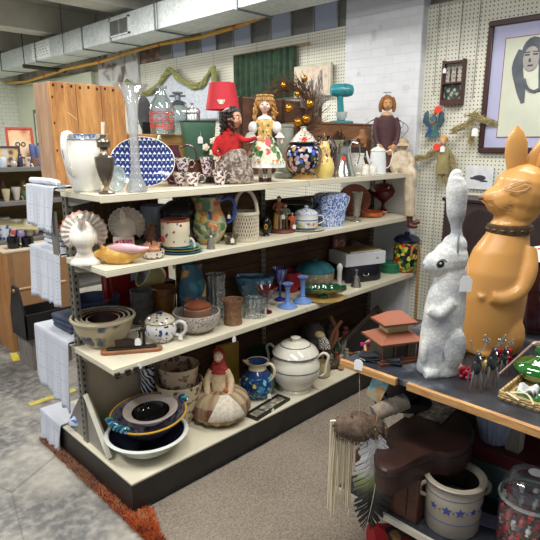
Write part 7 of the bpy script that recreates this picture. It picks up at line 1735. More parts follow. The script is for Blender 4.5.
# stoneware crock
P = lat(451, 522); w = mm(P, 60); h = HH(P, 474)
T = thing('star_crock', 'grey stoneware crock with blue stars and ear handles on the lower tier', 'crock', P)
CRK = plain((158, 150, 136), .35, var=.08)
g = G(); g.lathe(vessel(sc([(.84, 0), (.87, .03), (.9, .5), (.93, .88), (.88, .92), (.98, .95), (1.0, .98), (.96, 1.0)], w, h), .014), 48); g.build('body', CRK, T)
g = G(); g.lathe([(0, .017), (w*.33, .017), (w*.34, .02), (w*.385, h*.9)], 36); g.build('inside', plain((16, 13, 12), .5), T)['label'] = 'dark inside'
BL = glazed((50, 70, 140))
for a in (-150, -122, -96, -68, -40):
    g = G(); R0 = w*.455; r = .018 if a in (-122, -96) else .014
    pts = []
    for i in range(10): q = PI/2+i*PI/5; s_ = r if i % 2 == 0 else r*.42; pts.append((s_*math.cos(q), s_*math.sin(q)))
    v = []
    for x, z_ in pts: t = math.radians(a)+x/R0; v.append((R0*1.003*math.cos(t), R0*1.003*math.sin(t), h*.56+z_))
    t = math.radians(a); v.append((R0*1.006*math.cos(t), R0*1.006*math.sin(t), h*.56)); g.add(v, [(i, (i+1) % 10, 10) for i in range(10)]); g.build('painted_star', BL, T, smooth=False, solid=.0008)
for a in (-136, -109, -82, -54): t = math.radians(a); g = G(); g.ell((w*.457*math.cos(t), w*.457*math.sin(t), h*.55), .0028, seg=8); g.build('painted_dot', BL, T)
for z_ in (.78, .30): g = G(); g.lathe([(w*.462 if z_ > .5 else w*.449, h*z_-.001), (w*.466 if z_ > .5 else w*.453, h*z_), (w*.462 if z_ > .5 else w*.449, h*z_+.001)], 48); g.build('painted_line', BL, T)
for s in (-1, 1): g = G(); g.tube([(s*w*.46, 0, h*.86), (s*w*.56, -.0, h*.8), (s*w*.57, 0, h*.66), (s*w*.47, 0, h*.58)], [.007, .009, .008, .006], 10); g.build('ear_handle', CRK, T)
# glass candy jar
P = lat(524, 548); w = mm(P, 56); h = HH(P, 498)
T = thing('candy_jar', 'clear glass jar full of red wrapped sweets with a domed glass lid', 'jar', P)
JG = glass((246, 248, 250), .03, .03, 1.3)
g = G(); g.lathe([(0, .0005)]+sc([(.94, 0.001), (1, .04), (1, .86), (.92, .95), (.94, 1)], w, h), 40); g.build('body', JG, T)
hd = HH(P, 470)-h
g = G(); g.lathe([(w*.50, h), (w*.53, h+.004), (w*.52, h+.010), (w*.49, h+.012)], 40); g.build('lid_ring', glass((226, 232, 230), .3, .05, 1.6), T)
g = G(); g.lathe([(w*.49, h+.012), (w*.46, h+hd*.45), (w*.36, h+hd*.8), (w*.18, h+hd*.98), (0, h+hd)], 40); g.build('lid', JG, T)
g = G(); g.lathe([(0, 0), (w*.12, 0), (w*.12, .001), (0, .001)], 20, c=(0, -.012, h+hd*.99)); g.build('lid_label', plain((220, 220, 226), .5), T)['label'] = 'round white sticker on the lid'
CANDY = [plain((176, 24, 40), .3, var=.2), plain((206, 60, 60), .3), plain((222, 214, 210), .4), plain((120, 16, 30), .3)]
rr = random.Random(77); nc = 0
for lv in range(7):
    for i in range(11):
        a = 2*PI*i/11+lv*.3; rad = w*.42
        g = G(); M = Euler((rr.uniform(0, 3), rr.uniform(0, 3), 0)).to_matrix().to_4x4()
        g.ell((0, 0, 0), (.012, .009, .009), seg=8, M=M); g.lathe([(.002, .009), (.007, .016)], 8, M=M @ Matrix.Rotation(PI/2, 4, 'Y')); g.lathe([(.002, -.009), (.007, -.016)], 8, M=M @ Matrix.Rotation(PI/2, 4, 'Y'))
        o = g.build('wrapped_candy', CANDY[rr.randrange(4)], loc=(P.x+rad*math.cos(a), P.y+rad*math.sin(a), P.z+.018+lv*h*.135)); nc += 1
        tag(o, 'small wrapped red or white sweet inside the clear glass jar', 'sweet', 'wrapped sweets in the glass jar')
# guitar-shaped brown case
P = lat(430, 470)
T = thing('guitar_case', 'dark brown instrument-shaped case resting on the lower tier behind the crock', 'instrument case', (0, 0, 0), 0)
z1 = .60; z0 = z1-.085
pl = [at(px, py, z1) for px, py in ((384, 432), (402, 422), (426, 408), (450, 408), (468, 418), (474, 432), (468, 446), (452, 453), (436, 452), (420, 457), (400, 468), (386, 470), (377, 462), (376, 446))]
pl = cr([Vector(p) for p in pl]+[Vector(pl[0])], 5)[:-1]
BRC = plain((56, 34, 28), .45, var=.25, scale=8)
n_ = len(pl); ce = sum(pl, Vector())/n_
g = G()
v = [(p.x, p.y, z0) for p in pl]+[(p.x, p.y, z1-.006) for p in pl]+[((p.x-ce.x)*.975+ce.x, (p.y-ce.y)*.975+ce.y, z1) for p in pl]
g.add(v, [tuple(range(n_))[::-1], tuple(range(2*n_, 3*n_))]+[(i+a, (i+1) % n_+a, (i+1) % n_+a+n_, i+a+n_) for a in (0, n_) for i in range(n_)]); g.build('case', BRC, T)
g = G(); g.tube([(p.x+(p.x-ce.x)*.005, p.y+(p.y-ce.y)*.005, z1-.022) for p in pl], .003, 6, closed=True); g.build('seam', plain((40, 24, 18), .5), T)
# wooden box under the case
q = at(372, 462, z0-.002)
T = thing('brown_chest', 'reddish brown wooden chest carrying the instrument-shaped case', 'chest', (1.44, .74, ZL+.0005), 0)
g = G(); g.bx((0, 0, 0), (.34, .26, z0-ZL-.002)); g.build('body', wood((64, 36, 26), (92, 56, 40), 0, 7, .5), T, bevel=.004)
g = G(); g.bx((-.004, .04, .02), (-.0005, .22, z0-ZL-.03)); g.build('front_panel', wood((60, 34, 24), (86, 50, 36), 1, 7, .5), T)
# card on the case, dark hat, grey roll
c = at(437, 412, z1+.001); g = G(); g.box((0, 0, .0015), (.15, .10, .003)); T = tag(g.build('photo_card', spots((110, 104, 92), [(160, 154, 138), (60, 58, 54), (134, 126, 110)], 60, .5, .4, .15), loc=c, rz=.1), 'old grey photograph card lying on the instrument-shaped case', 'card')
c = at(402, 400, z1+.001); g = G(); g.ell((0, 0, .055), (.075, .07, .052)); g.lathe([(0, 0), (.11, 0), (.115, .006), (.07, .014)], 30); tag(g.build('dark_hat', fabric((40, 34, 36), (26, 22, 24), 20), loc=c), 'dark felt hat under the table behind the grey rolled bag', 'hat')
T = thing('rolled_bag', 'grey rolled cloth tube sticking out from under the table edge', 'roll', (0, 0, 0), 0)
a, b = at(374, 414, .70), at(406, 401, .73)
g = G(); g.tube([a, a.lerp(b, .33)+Vector((0, 0, .003)), a.lerp(b, .66), b], [.027, .028, .028, .028], 18); g.build('roll', fabric((150, 140, 126), (124, 114, 102), 30), T)
g = G(); d = (b-a).normalized(); g.tube([b-d*.055, b-d*.05], .0295, 18); g.build('seam_band', fabric((170, 160, 146)), T)
# furry piece with leather fringe
T = thing('fur_pouch', 'brown fur pouch with long cream leather fringe hanging beside the table', 'pouch', (0, 0, 0), 0)
cf_ = at(359, 427, .66)
rr = random.Random(12)
FUR = plain((96, 78, 64), .95, var=.45, scale=50)
g = G(); g.ell(cf_, (.060, .055, .048)); d = Vector((Q, -Q, 0)); g.ell(cf_-d*.045+Vector((0, 0, .004)), (.045, .04, .04)); g.ell(cf_+d*.05+Vector((0, 0, -.005)), (.042, .04, .048)); g.build('pouch', FUR, T, remesh=.006)
g = G()
for i in range(900):
    a = rr.uniform(0, 2*PI); e = math.asin(rr.uniform(-1, 1)); c_ = (cf_, cf_-d*.045, cf_+d*.05)[i % 3]; r = (.052, .042, .042)[i % 3]
    nn = Vector((math.cos(a)*math.cos(e), math.sin(a)*math.cos(e), math.sin(e))); p = c_+nn*r; q = p+nn*.006+Vector((rr.uniform(-1, 1), rr.uniform(-1, 1), -1))*.007
    g.tube([p, q], [.0016, .0004], 3)
g.build('fur', FUR, T, smooth=False)['kind'] = 'stuff'
LE = plain((222, 208, 178), .8, var=.15)
zb_ = hz(cf_, 520)
for i in range(15):
    u = i/14; s = cf_-d*.095+d*.070*u+Vector((0, 0, -.01)); L = (s.z-zb_)*rr.uniform(.8, 1.0)
    g = G(); off = Vector((rr.uniform(-.01, .01), rr.uniform(-.01, .01), 0))
    g.tube([s+Vector((0, 0, .035)), s+d*.006*math.sin(i), s+off*.5+Vector((0, 0, -L*.5)), s+off+Vector((rr.uniform(-.008, .008), rr.uniform(-.008, .008), -L))], [.0042, .0042, .0036, .003], 6); g.build('fringe_strip', LE, T)
# feather
T = thing('large_feather', 'large white feather shading to green and black at its tip hanging beside the fur pouch', 'feather', (0, 0, 0), 0)
ft = wallp(375, 428, 1.375); F0 = hz(ft, 520)
dd_ = Vector((Q, -Q, 0))
n = NT('feather'); sx = n.n('SeparateXYZ'); n.l(n.co(), sx.inputs[0]); mr = n.n('MapRange'); mr.inputs[1].default_value = ft.z; mr.inputs[2].default_value = F0; n.l(sx.outputs[2], mr.inputs[0])
n.l(n.ramp(mr.outputs[0], [(0, lin((226, 228, 234))), (.42, lin((214, 214, 214))), (.55, lin((150, 160, 110))), (.68, lin((70, 76, 62))), (.8, lin((34, 36, 36)))]), n.b.inputs['Base Color']); n.b.inputs['Roughness'].default_value = .6
Lf = ft.z-F0
def spine(t): return ft+dd_*(.018*math.sin(t*3)-.012*t)+Vector((0, 0, -Lf*t))
for s in (-1, 1):
    g = G(); i = 0
    while i < 64:
        t = i/64; wd = .080*math.sin(PI*min(1, .12+t*.86))**.7*(1 if s < 0 else .92); gap = (i % 13 == 12)
        if not gap:
            p = spine(t); p2 = spine(min(1, t+.026)); tip = p+dd_*s*wd*(.8+.2*math.sin(i*1.7))+Vector((0, 0, -Lf*.12)); tip2 = p2+dd_*s*wd*(.8+.2*math.sin(i*1.7))+Vector((0, 0, -Lf*.125))
            off = Vector((-Q, -Q, 0))*.006
            g.add([p, p2, p2.lerp(tip2, .5)+off, tip2, tip, p.lerp(tip, .5)+off], [(0, 1, 2, 5), (5, 2, 3, 4)])
        i += 1
    g.build('vane', n.m, T, smooth=False, solid=.001)
g = G(); g.tube([spine(i/12)+Vector((-Q, -Q, 0))*.003 for i in range(13)], [.0028-.0018*i/12 for i in range(13)], 6); g.build('quill', plain((214, 210, 180), .5), T)
# fur/feather hang from hook line to table
g = G(); g.tube([cf_+Vector((0, 0, .04)), Vector((TX0+.02, cf_.y+.06, ZT_-.024))], .0008, 5); g.build('cord', WDT, bpy.data.objects['fur_pouch'])
g = G(); g.tube([ft, Vector((TX0+.03, ft.y+.02, ZT_-.024))], .0008, 5); g.build('cord', WDT, bpy.data.objects['large_feather'])
# postcard and black lattice
a, b, c_, d2 = wallp(366, 373, 1.55), wallp(385, 375, 1.55), wallp(376, 402, 1.55), wallp(391, 392, 1.55)
g = G(); y0 = wallp(388, 385, 1.5).y; y1 = wallp(370, 385, 1.5).y; zc = wallp(378, 385, 1.5).z
n = NT('beach_print'); t_ = n.n('TexNoise'); t_.inputs['Scale'].default_value = 14; t_.inputs['Distortion'].default_value = 1; n.l(n.co(), t_.inputs[0])
n.l(n.ramp(t_.outputs[0], [(.35, lin((90, 176, 190))), (.48, lin((160, 206, 206))), (.55, lin((220, 196, 150))), (.68, lin((206, 160, 110)))]), n.b.inputs['Base Color'])
g.box((0, 0, 0), (.005, (y1-y0)*.85, .13), (.35, 0, 0)); T = tag(g.build('beach_postcard', n.m, loc=(1.5, (y0+y1)/2, zc)), 'turquoise and sand coloured postcard tucked under the table corner', 'postcard')
p = wallp(384, 406, 1.5); g = G()
for i in range(5):
    g.box((0, -.036+i*.018, 0), (.004, .005, .06)); 
for i in range(4): g.box((0, 0, -.027+i*.018), (.0045, .08, .005))
tag(g.build('lattice_panel', plain((34, 24, 22), .6), loc=p, rot=(.9, 0, 0)), 'small dark pierced lattice panel beside the grey rolled bag', 'panel')
# translucent ribbed vase, red box, teal box
T = thing('teal_box', 'flat teal box under the dark red box on the lower tier', 'box', (1.88, .62, ZL+.0005), .1)
zb0 = .0
P = lat(500, 455)
bz = .13
g = G(); g.bx((-.12, -.14, 0), (.16, .14, bz)); g.build('body', plain((70, 88, 86), .5), T, bevel=.003)
g = G(); g.bx((-.12, -.14, 0), (.14, .13, .05)); T2 = tag(g.build('red_box', plain((92, 28, 32), .5, var=.2), loc=(1.89, .62, ZL+bz+.001), rz=.1, bevel=.003), 'dark red box stacked on the teal box', 'box')
T = thing('ribbed_vase', 'pale ribbed translucent glass vase leaning on the dark red box', 'vase', (1.84, .66, ZL+bz+.052), 0)
g = G(); g.lathe(vessel([(.04, 0), (.05, .01), (.07, .10), (.085, .2), (.08, .26)], .004), 60, fl=(22, .04, -.1, 0)); g.build('body', glass((190, 200, 222), .55, .1, 1.2), T)
# gold basket & white jug at the far right
P = lat(546, 470); 
T = thing('gold_basket', 'gold wire basket behind the candy jar', 'basket', (P.x+.10, P.y-.02, P.z+.0), SCR)
g = G()
for zz_ in (.02, .06, .10, .14): g.tube([(.085*math.cos(a*PI/12), .085*math.sin(a*PI/12), zz_) for a in range(24)], .003, 6, closed=True)
for i in range(18): a = i*2*PI/18; g.tube([(.08*math.cos(a), .08*math.sin(a), 0.002), (.085*math.cos(a), .085*math.sin(a), .145)], .002, 5)
g.tube([(.088*math.cos(a*PI/12), .088*math.sin(a*PI/12), .148) for a in range(24)], .006, 6, closed=True)
g.build('basket', plain((170, 136, 70), .3, .8), T)
T, w, h, P_ = pot(540, .62, ZL, 432, 34, [(.8, 0), (1, .3), (.9, .8), (.7, .95), (.76, 1)], plain((120, 110, 96), .5), 'stone_jar', 'plain grey-brown jar in the shade under the table beside the post', 'jar')
# lavender paper beside the crock
P = lat(486, 520); g = G(); g.box((0, 0, .001), (.07, .12, .0015), (0, 0, .3)); tag(g.build('lilac_paper', plain((160, 150, 186), .7), loc=P), 'lilac paper slip lying between the crock and the candy jar', 'paper')
P = lat(418, 492); g = G(); g.ell((0, 0, .012), .011, seg=12); tag(g.build('white_bead', plain((206, 196, 180), .5), loc=P), 'small white knob lying beside the crock', 'knob')
# red patterned rug roll on the floor under the table
T = thing('rolled_rug', 'rolled red, green and black oriental rug lying on the floor under the table', 'rug', (0, 0, 0), 0)
a = at(372, 545, .075); b = a+Vector((.45, -.35, 0))
ORI = spots((54, 34, 34), [(150, 30, 36), (60, 74, 40), (30, 28, 34), (160, 120, 80), (70, 66, 86)], 26, .55, .9, .08)
g = G(); g.tube([a, a.lerp(b, .5), b], .072, 28); g.build('roll', ORI, T)
g = G(); dn = (b-a).normalized(); g.tube([a-dn*.001, a+dn*.045], .0745, 28); g.build('red_border', plain((160, 26, 34), .9, var=.15), T)
# magnifier: dark clutter boxes filling the deep shade under the table
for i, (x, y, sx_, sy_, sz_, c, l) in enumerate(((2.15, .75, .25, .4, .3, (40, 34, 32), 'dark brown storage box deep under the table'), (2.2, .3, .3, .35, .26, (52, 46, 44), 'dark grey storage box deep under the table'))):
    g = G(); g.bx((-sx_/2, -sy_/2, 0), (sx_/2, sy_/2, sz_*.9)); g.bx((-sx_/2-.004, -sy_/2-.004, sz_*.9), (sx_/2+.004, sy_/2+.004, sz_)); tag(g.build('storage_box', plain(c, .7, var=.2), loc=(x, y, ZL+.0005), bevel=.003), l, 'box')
# ================================================================== stock behind the open end: far shelving, left
FY = 4.5; FX0, FX1 = .55, 2.7
fs = thing('stock_shelving', 'far shelving unit with dark grey shelves crowded with crockery and pictures', 'shelving', (0, FY, 0), 0)
GSH = plain((112, 110, 108), .6, var=.15)
for z in (1.41, 1.14, .83, .35):
    g = G(); g.bx((FX0, 0, z-.035), (FX1, .5, z)); g.build('shelf', GSH, fs, bevel=.003)
for x in (FX0, FX1-.04):
    for y in (.01, .45): g = G(); g.bx((x-.045, y, 0), (x-.001, y+.04, 1.42)); g.build('post', wood((120, 96, 66), (160, 132, 96), 2, 6), fs)
g = G(); g.bx((FX0+.01, .501, .3), (FX1, .51, 1.375)); g.build('back_board', wood((96, 80, 44), (140, 118, 70), 0, 3, .8), fs)
def far(px, z, dy=.12): return item(px, FY+dy, z)
def picf(px, y0p, y1p, wpx, z, label, fm, pm, dy=.25, extra=None):
    P = far(px, z, dy); zt = hz(P, y0p); zb = P.z; w = mm(P, wpx)
    T = thing('framed_picture', label, 'picture', P, rot=(-.10, 0, -.25)); h = zt-zb; b = w*.09
    g = G()
    for (x0, z0, x1, z1) in ((-w/2, 0, w/2, b), (-w/2, h-b, w/2, h), (-w/2, b+.0002, -w/2+b, h-b-.0002), (w/2-b, b+.0002, w/2, h-b-.0002)): g.bx((x0, -.012, z0), (x1, .008, z1))
    g.build('frame', fm, T, bevel=.002)
    g = G(); g.bx((-w/2+b, -.004, b), (w/2-b, .002, h-b)); pr = g.build('picture', pm, T)
    return T, w, h, pr
T, w, h, pr = picf(23, 127, 165, 25, 1.41, 'red-orange framed picture of a pale face with round glasses on the far shelf', plain((176, 70, 50), .5), spots((226, 190, 150), [(214, 130, 90), (230, 214, 180), (200, 110, 80), (160, 170, 130)], 14, .5, .6, .2))
g = G(); g.ell((0, -.005, h*.42), (w*.17, .002, h*.22)); g.build('painted_face', plain((226, 196, 160), .6), pr)
for s in (-1, 1): g = G(); g.tube([(s*w*.1+w*.075*math.cos(a*PI/8), -.008, h*.56+w*.075*math.sin(a*PI/8)) for a in range(16)], .004, 5, closed=True); g.build('painted_glasses', plain((40, 40, 44), .5), pr)
g = G(); g.tube(arc((0, 0, h*.55), w*.2, h*.22, 0, 180, 14, -.007), .006, 6); g.build('painted_hairband', plain((60, 56, 60), .5), pr)
picf(10, 146, 167, 22, 1.41, 'purple framed picture with gold mount standing before the red-orange picture', plain((70, 46, 70), .5), spots((206, 176, 110), [(60, 60, 76), (190, 190, 196), (160, 120, 70)], 20, .5, .5, .2), dy=.10)
# tall pale frame on the wall
a, b = wallp(33, 110, 3.46), wallp(40, 146, 3.46)
g = G(); g.bx((0, b.y-.1, b.z), (.02, a.y, a.z)); T = tag(g.build('wall_frame', plain((110, 112, 96), .6), loc=(3.455, 0, 0)), 'tall narrow dark frame hung on the pale green wall beyond the wooden crate', 'picture')
g = G(); g.bx((-.002, b.y-.06, b.z+.05), (-.0005, a.y-.06, a.z-.05)); g.build('picture', plain((214, 220, 204), .6), T)
# small crockery, each its own thing
JP = [(1, 0), (.9, 0)]
VP = [(.6, 0), (.8, .1), (1, .45), (.8, .8), (.6, .9), (.7, 1)]
BP = [(.5, 0), (.6, .1), (.95, .8), (1, 1)]
CP_ = [(.9, 0), (1, .05), (1, .9), (.9, 1)]
BWS = spots((206, 214, 226), [(66, 90, 160), (90, 120, 180)], 30, .45, .15); MIXW = spots((222, 216, 204), [(170, 130, 110), (120, 140, 110)], 20, .3, .3)
for (px, z, dy, top, wp, pf, m, nm, l, c) in (
    (3, 1.41, .05, 157, 8, CP_, glazed((206, 216, 230)), 'china_box', 'pale blue china box before the purple framed picture', 'box'),
    (14, 1.41, .04, 160, 7, VP, glazed((190, 180, 170)), 'small_vase', 'squat greyish vase on the far top shelf before the purple frame', 'vase'),
    (21, 1.41, .06, 154, 5, VP, glazed((60, 66, 90)), 'blue_bottle', 'slim dark blue bottle between the two framed pictures', 'bottle'),
    (28, 1.41, .05, 157, 7, BP, MIXW, 'flowered_cup', 'small flowered cup below the red-orange framed picture', 'cup'),
    (34, 1.41, .18, 144, 6, CP_, plain((96, 108, 156), .3), 'blue_jar', 'violet-blue jar beside the edge of the wooden crate', 'jar'),
    (40, 1.41, .16, 146, 6, CP_, plain((110, 118, 160), .3), 'blue_jar', 'violet-blue jar half hidden by the wooden crate', 'jar'),
    (36, 1.41, .04, 158, 8, BP, glazed((150, 110, 96)), 'brown_bowl', 'small red-brown bowl before the violet-blue jars', 'bowl'),
    (4, 1.14, .25, 178, 6, VP, plain((90, 50, 34), .3), 'brown_vase', 'dark brown vase at the back of the far middle shelf', 'vase'),
    (17, 1.14, .10, 187, 9, BP, glazed((206, 200, 190)), 'white_jug', 'small white jug with a brown handle on the far middle shelf', 'jug'),
    (7, 1.14, .06, 189, 8, BP, glazed((196, 186, 150)), 'cream_bowl', 'little cream bowl next to the white jug', 'bowl'),
    (27, 1.14, .08, 191, 9, BP, glazed((90, 130, 96)), 'green_bowl', 'small green bowl on the far middle shelf', 'bowl'),
    (24, 1.14, .28, 180, 8, VP, plain((150, 116, 56), .3), 'amber_vase', 'amber vase behind the small green bowl', 'vase'),
    (34, 1.14, .22, 184, 7, VP, plain((60, 44, 38), .3), 'dark_vase', 'near black vase beside the lace cloth on the far middle shelf', 'vase'),
    (5, .83, .28, 217, 13, CP_, glazed((204, 204, 200)), 'white_canister', 'large white canister at the back of the far lower shelf', 'canister'),
    (17, .83, .22, 219, 11, CP_, glazed((212, 210, 208)), 'white_mug', 'white straight mug with a gold mark on the far lower shelf', 'mug'),
    (29, .83, .12, 219, 11, VP, glazed((206, 200, 180)), 'cream_jar', 'cream ribbed jar near the edge of the hanging lace', 'jar'),
    (35, .83, .16, 224, 9, VP, MIXW, 'patterned_jar', 'small patterned jar behind the hanging lace', 'jar'),
    (5, .83, .05, 226, 11, BP, BWS, 'blue_white_bowl', 'blue and white bowl at the front of the far lower shelf', 'bowl'),
    (13, .83, .05, 228, 8, BP, spots((206, 200, 210), [(200, 90, 70), (80, 90, 160)], 20, .5, .2), 'painted_bowl', 'red and blue painted bowl beside the lilac one', 'bowl'),
    (21, .83, .05, 229, 8, VP, glazed((140, 126, 170)), 'lilac_bowl', 'small lilac bowl at the front of the far lower shelf', 'bowl')):
    T, w, h, P = pot(px, FY+dy, z, top, wp, pf, m, nm, l, c, seg=20, t=.005)
    if nm in ('white_jug', 'white_mug', 'flowered_cup'): g = G(); g.tube(arc((w*.5, 0, h*.55), w*.2, h*.28, 90, -90, 8), .008, 6); g.build('handle', plain((150, 110, 80), .4) if nm == 'white_jug' else m, T)
P = far(17, 1.14-.16, .08)
g = G(); g.box((0, 0, 0), (.34, .22, .012), (.30, .10, 0)); tag(g.build('wooden_tray', plain((206, 196, 150), .5), loc=(P.x, P.y+.06, .905+.03)), 'pale yellow wooden tray tilted above the far crockery', 'tray')
# wood / cardboard carton with black mugs
cb = at(16, 352, 0); cz = .80
T = thing('tall_carton', 'tall cardboard carton with a plywood side standing on the concrete under the black mugs', 'carton', (cb.x, cb.y, .0005), 0)
g = G(); g.bx((.0, .0, 0), (.55, .3, cz-.012)); g.build('body', plain((168, 128, 88), .8, var=.08), T, bevel=.003)
g = G(); g.bx((-.012, .004, 0), (-.0005, .3, cz-.012)); g.build('plywood_side', wood((176, 116, 64), (206, 150, 94), 2, 4), T)
g = G(); g.bx((-.012, -.004, cz-.0115), (.56, .31, cz)); g.build('lid', plain((206, 190, 164), .8, var=.08), T)
g = G(); g.bx((.02, -.003, 0), (.05, -.0005, cz-.02)); g.build('seam_tape', plain((146, 110, 74), .7), T)
BLKC = plain((20, 20, 24), .25, var=.3)
for px, l in ((14, 'black mug on the tall carton nearest the room corner'), (28, 'black mug on the tall carton nearest the white folded cloths')):
    T, w, h, P = pot(px, cb.y+.12, cz, 237, 11.5, [(.85, 0), (1, .1), (1, .9), (.96, 1)], BLKC, 'black_mug', l, 'mug', 'black mugs on the carton', t=.004)
    g = G(); g.tube(arc((w*.5, 0, h*.55), w*.22, h*.3, 90, -90, 8), .005, 6); g.build('handle', BLKC, T)
# stool with black trough
p = at(34, 368, 0)
T = thing('wooden_stool', 'small weathered grey wooden stool on the concrete floor', 'stool', (p.x, p.y, .0005), 0)
GW = wood((110, 106, 100), (158, 152, 144), 2, 6, .8)
zs = hz(Vector((p.x, p.y, 0)), 336)
g = G(); g.bx((-.03, -.06, zs-.03), (.30, .22, zs)); g.build('seat', GW, T, bevel=.003)
for x in (-.02, .24):
    g = G(); g.bx((x, -.05, 0), (x+.03, .2, zs-.0305)); g.build('leg', GW, T)
z2 = hz(Vector((p.x, p.y, 0)), 312)
T = thing('black_trough', 'black wooden trough box standing on the weathered grey stool', 'box', (p.x-.06, p.y-.09, zs+.001), 0)
BT = plain((34, 32, 34), .5, var=.3); hb = z2-zs; h2_ = hz(Vector((p.x-.1, p.y, 0)), 289)-zs
g = G(); g.bx((0, 0, 0), (.36, .26, .015)); g.build('bottom', BT, T)
g = G(); g.bx((0, 0, .0155), (.36, .015, hb)); g.build('side', BT, T); g = G(); g.bx((0, .245, .0155), (.36, .26, hb)); g.build('side', BT, T)
g = G(); g.prism([(.0, .0155), (.26, .0155), (.26, hb), (.18, h2_), (.08, h2_), (0, hb)], -.0002, .014, M=Matrix.Rotation(PI/2, 4, 'Z') @ Matrix.Translation((0, -.0145, 0))); g.build('end_board', BT, T)
g = G(); g.tube([(-.01, .13, h2_-.03), (.37, .13, h2_-.03)], .013, 10); g.build('handle_bar', wood((150, 110, 80), (196, 156, 120), 0, 8), T)
# white folded cloths, red thing, blue cloths on the back shelves
for i in range(4):
    P = item(45, 2.56, S2, .004+i*.024); g = G()
    def fc(u, v): return (-.09+.2*u, -.1+.2*v, .008+.0025*math.sin(u*13+i*2)+.002*math.sin(v*9))
    g.bx((-.085, -.095, 0), (.105, .095, .019)); o = g.build('folded_cloth', fabric((226, 230, 236), (200, 206, 216), 14), loc=(1.12, 2.53, S2+.0005+i*.0245), rz=.03*i-.04, bevel=.008)
    tag(o, ('lowest', 'second lowest', 'second highest', 'topmost')[i]+' white folded cloth in the stack on the end of the middle shelf', 'cloth', 'white folded cloths')
g = G(); g.lathe(vessel([(.02, 0), (.04, .006), (.05, .03)], .003), 24, fl=(8, .08, 0, .03)); tag(g.build('red_dish', plain((176, 50, 56), .3), loc=(1.08, 2.47, S2+.1)), 'small red ruffled dish on top of the white folded cloths', 'dish')
g = G(); g.bx((-.004, -.03, 0), (.004, .03, .2)); tag(g.build('grey_board', plain((120, 118, 112), .6), loc=(.990, 2.372, S2+.0008)), 'narrow grey board standing against the upright post at the end of the middle shelf', 'board')
for i in range(3):
    g = G(); g.bx((-.08, -.1, 0), (.10, .1, .024)); o = g.build('folded_jeans', fabric((84, 94, 116), (60, 68, 88), 14), loc=(1.12, 2.53, S3+.012+i*.025), rz=.05*i, bevel=.010); tag(o, ('lowest', 'middle', 'topmost')[i]+' folded blue-grey cloth in the pile on the end of the lower shelf', 'cloth', 'blue-grey folded cloths')
g = G(); g.ell((0, 0, .035), (.035, .035, .035), seg=16); tag(g.build('blue_white_ball', BWS, loc=(1.03, 2.44, S0+.018)), 'small blue and white china ball on the base deck by the foot of the post', 'ball')
# ================================================================== hung on the pegboard, right
XW = WX-.008
def onw(px, py, d=.0): return wallp(px, py, XW-d)
# portrait
a = onw(491, 22); b = onw(495, 154); yl_, yr_ = a.y, .72; zt_, zb_ = a.z, onw(496, 153).z
T = thing('framed_portrait', 'large dark-framed portrait of a long-haired figure behind the tan rabbit', 'portrait', (XW-.03, 0, 0), 0)
FW = .035; g = G()
for (y0, z0, y1, z1) in ((yr_, zt_-FW, yl_, zt_), (yr_, zb_, yl_, zb_+FW), (yl_-FW, zb_+FW+.0003, yl_, zt_-FW-.0003), (yr_, zb_+FW+.0003, yr_+FW, zt_-FW-.0003)): g.bx((0, y0, z0), (.028, y1, z1))
g.build('frame', plain((62, 36, 34), .35, var=.15), T, bevel=.005)
g = G(); g.bx((.012, yr_+FW, zb_+FW), (.016, yl_-FW, zt_-FW)); g.build('mat_board', plain((178, 180, 212), .7, var=.03), T)['label'] = 'lavender mat board'
mw = .075
g = G(); g.bx((.009, yr_+FW+mw, zb_+FW+.06), (.0115, yl_-FW-mw, zt_-FW-mw)); g.build('inner_line', plain((150, 110, 96), .7), T)
g = G(); g.bx((.0065, yr_+FW+mw+.006, zb_+FW+.066), (.0085, yl_-FW-mw-.006, zt_-FW-mw-.006)); pa = g.build('painting', plain((206, 210, 192), .7, var=.12, scale=3), T)
cy = onw(534, 58).y; cz_ = onw(534, 58).z; u_ = onw(520, 58).y-onw(534, 58).y; u_ = abs(u_)/14
DKH = plain((92, 98, 106), .8, var=.3, scale=12); FCE = plain((160, 156, 152), .7, var=.15)
M0 = Matrix.Translation((.004, cy, cz_)) @ Matrix.Rotation(-PI/2, 4, 'Z')
g = G(); g.ell((0, 0, 6*u_), (11*u_, .002, 14*u_)); g.tube([(-10*u_, 0, 8*u_), (-14*u_, 0, -8*u_), (-9*u_, 0, -28*u_), (-5*u_, 0, -44*u_)], [5*u_, 6*u_, 5*u_, 2*u_], 10, flat=1); 
g.tube([(10*u_, 0, 8*u_), (14*u_, 0, -12*u_), (12*u_, 0, -34*u_)], [6*u_, 7*u_, 3*u_], 10)
o = G(); o.v = [(x, y*.02 if abs(y) > .002 else y, z) for x, y, z in g.v]; o.f = g.f; o.mi = g.mi
hair_ = G(); hair_.add([(M0 @ Vector(p)) for p in o.v], o.f); hair_.build('painted_hair', DKH, pa)
g = G(); g.ell((-1*u_, -.001, -1*u_), (8*u_, .002, 12*u_)); f2 = G(); f2.add([M0 @ Vector((x, -abs(y)-.0022, z)) for x, y, z in g.v], g.f); pf = f2.build('painted_face', FCE, pa)
g = G()
for (x, z, w_, h_) in ((-5, 3, 3, .9), (3, 3, 3, .9), (-1, -7.5, 3.2, 1), (-2, -2.5, 1.2, 2.2), (-5, 5.5, 3.4, .6), (3, 5.5, 3.4, .6)): g.box((x*u_, -.0055, z*u_), (w_*u_*1.6, .001, h_*u_*1.6))
f3 = G(); f3.add([M0 @ Vector(p) for p in g.v], g.f); f3.build('painted_features', plain((70, 64, 66), .7), pf)
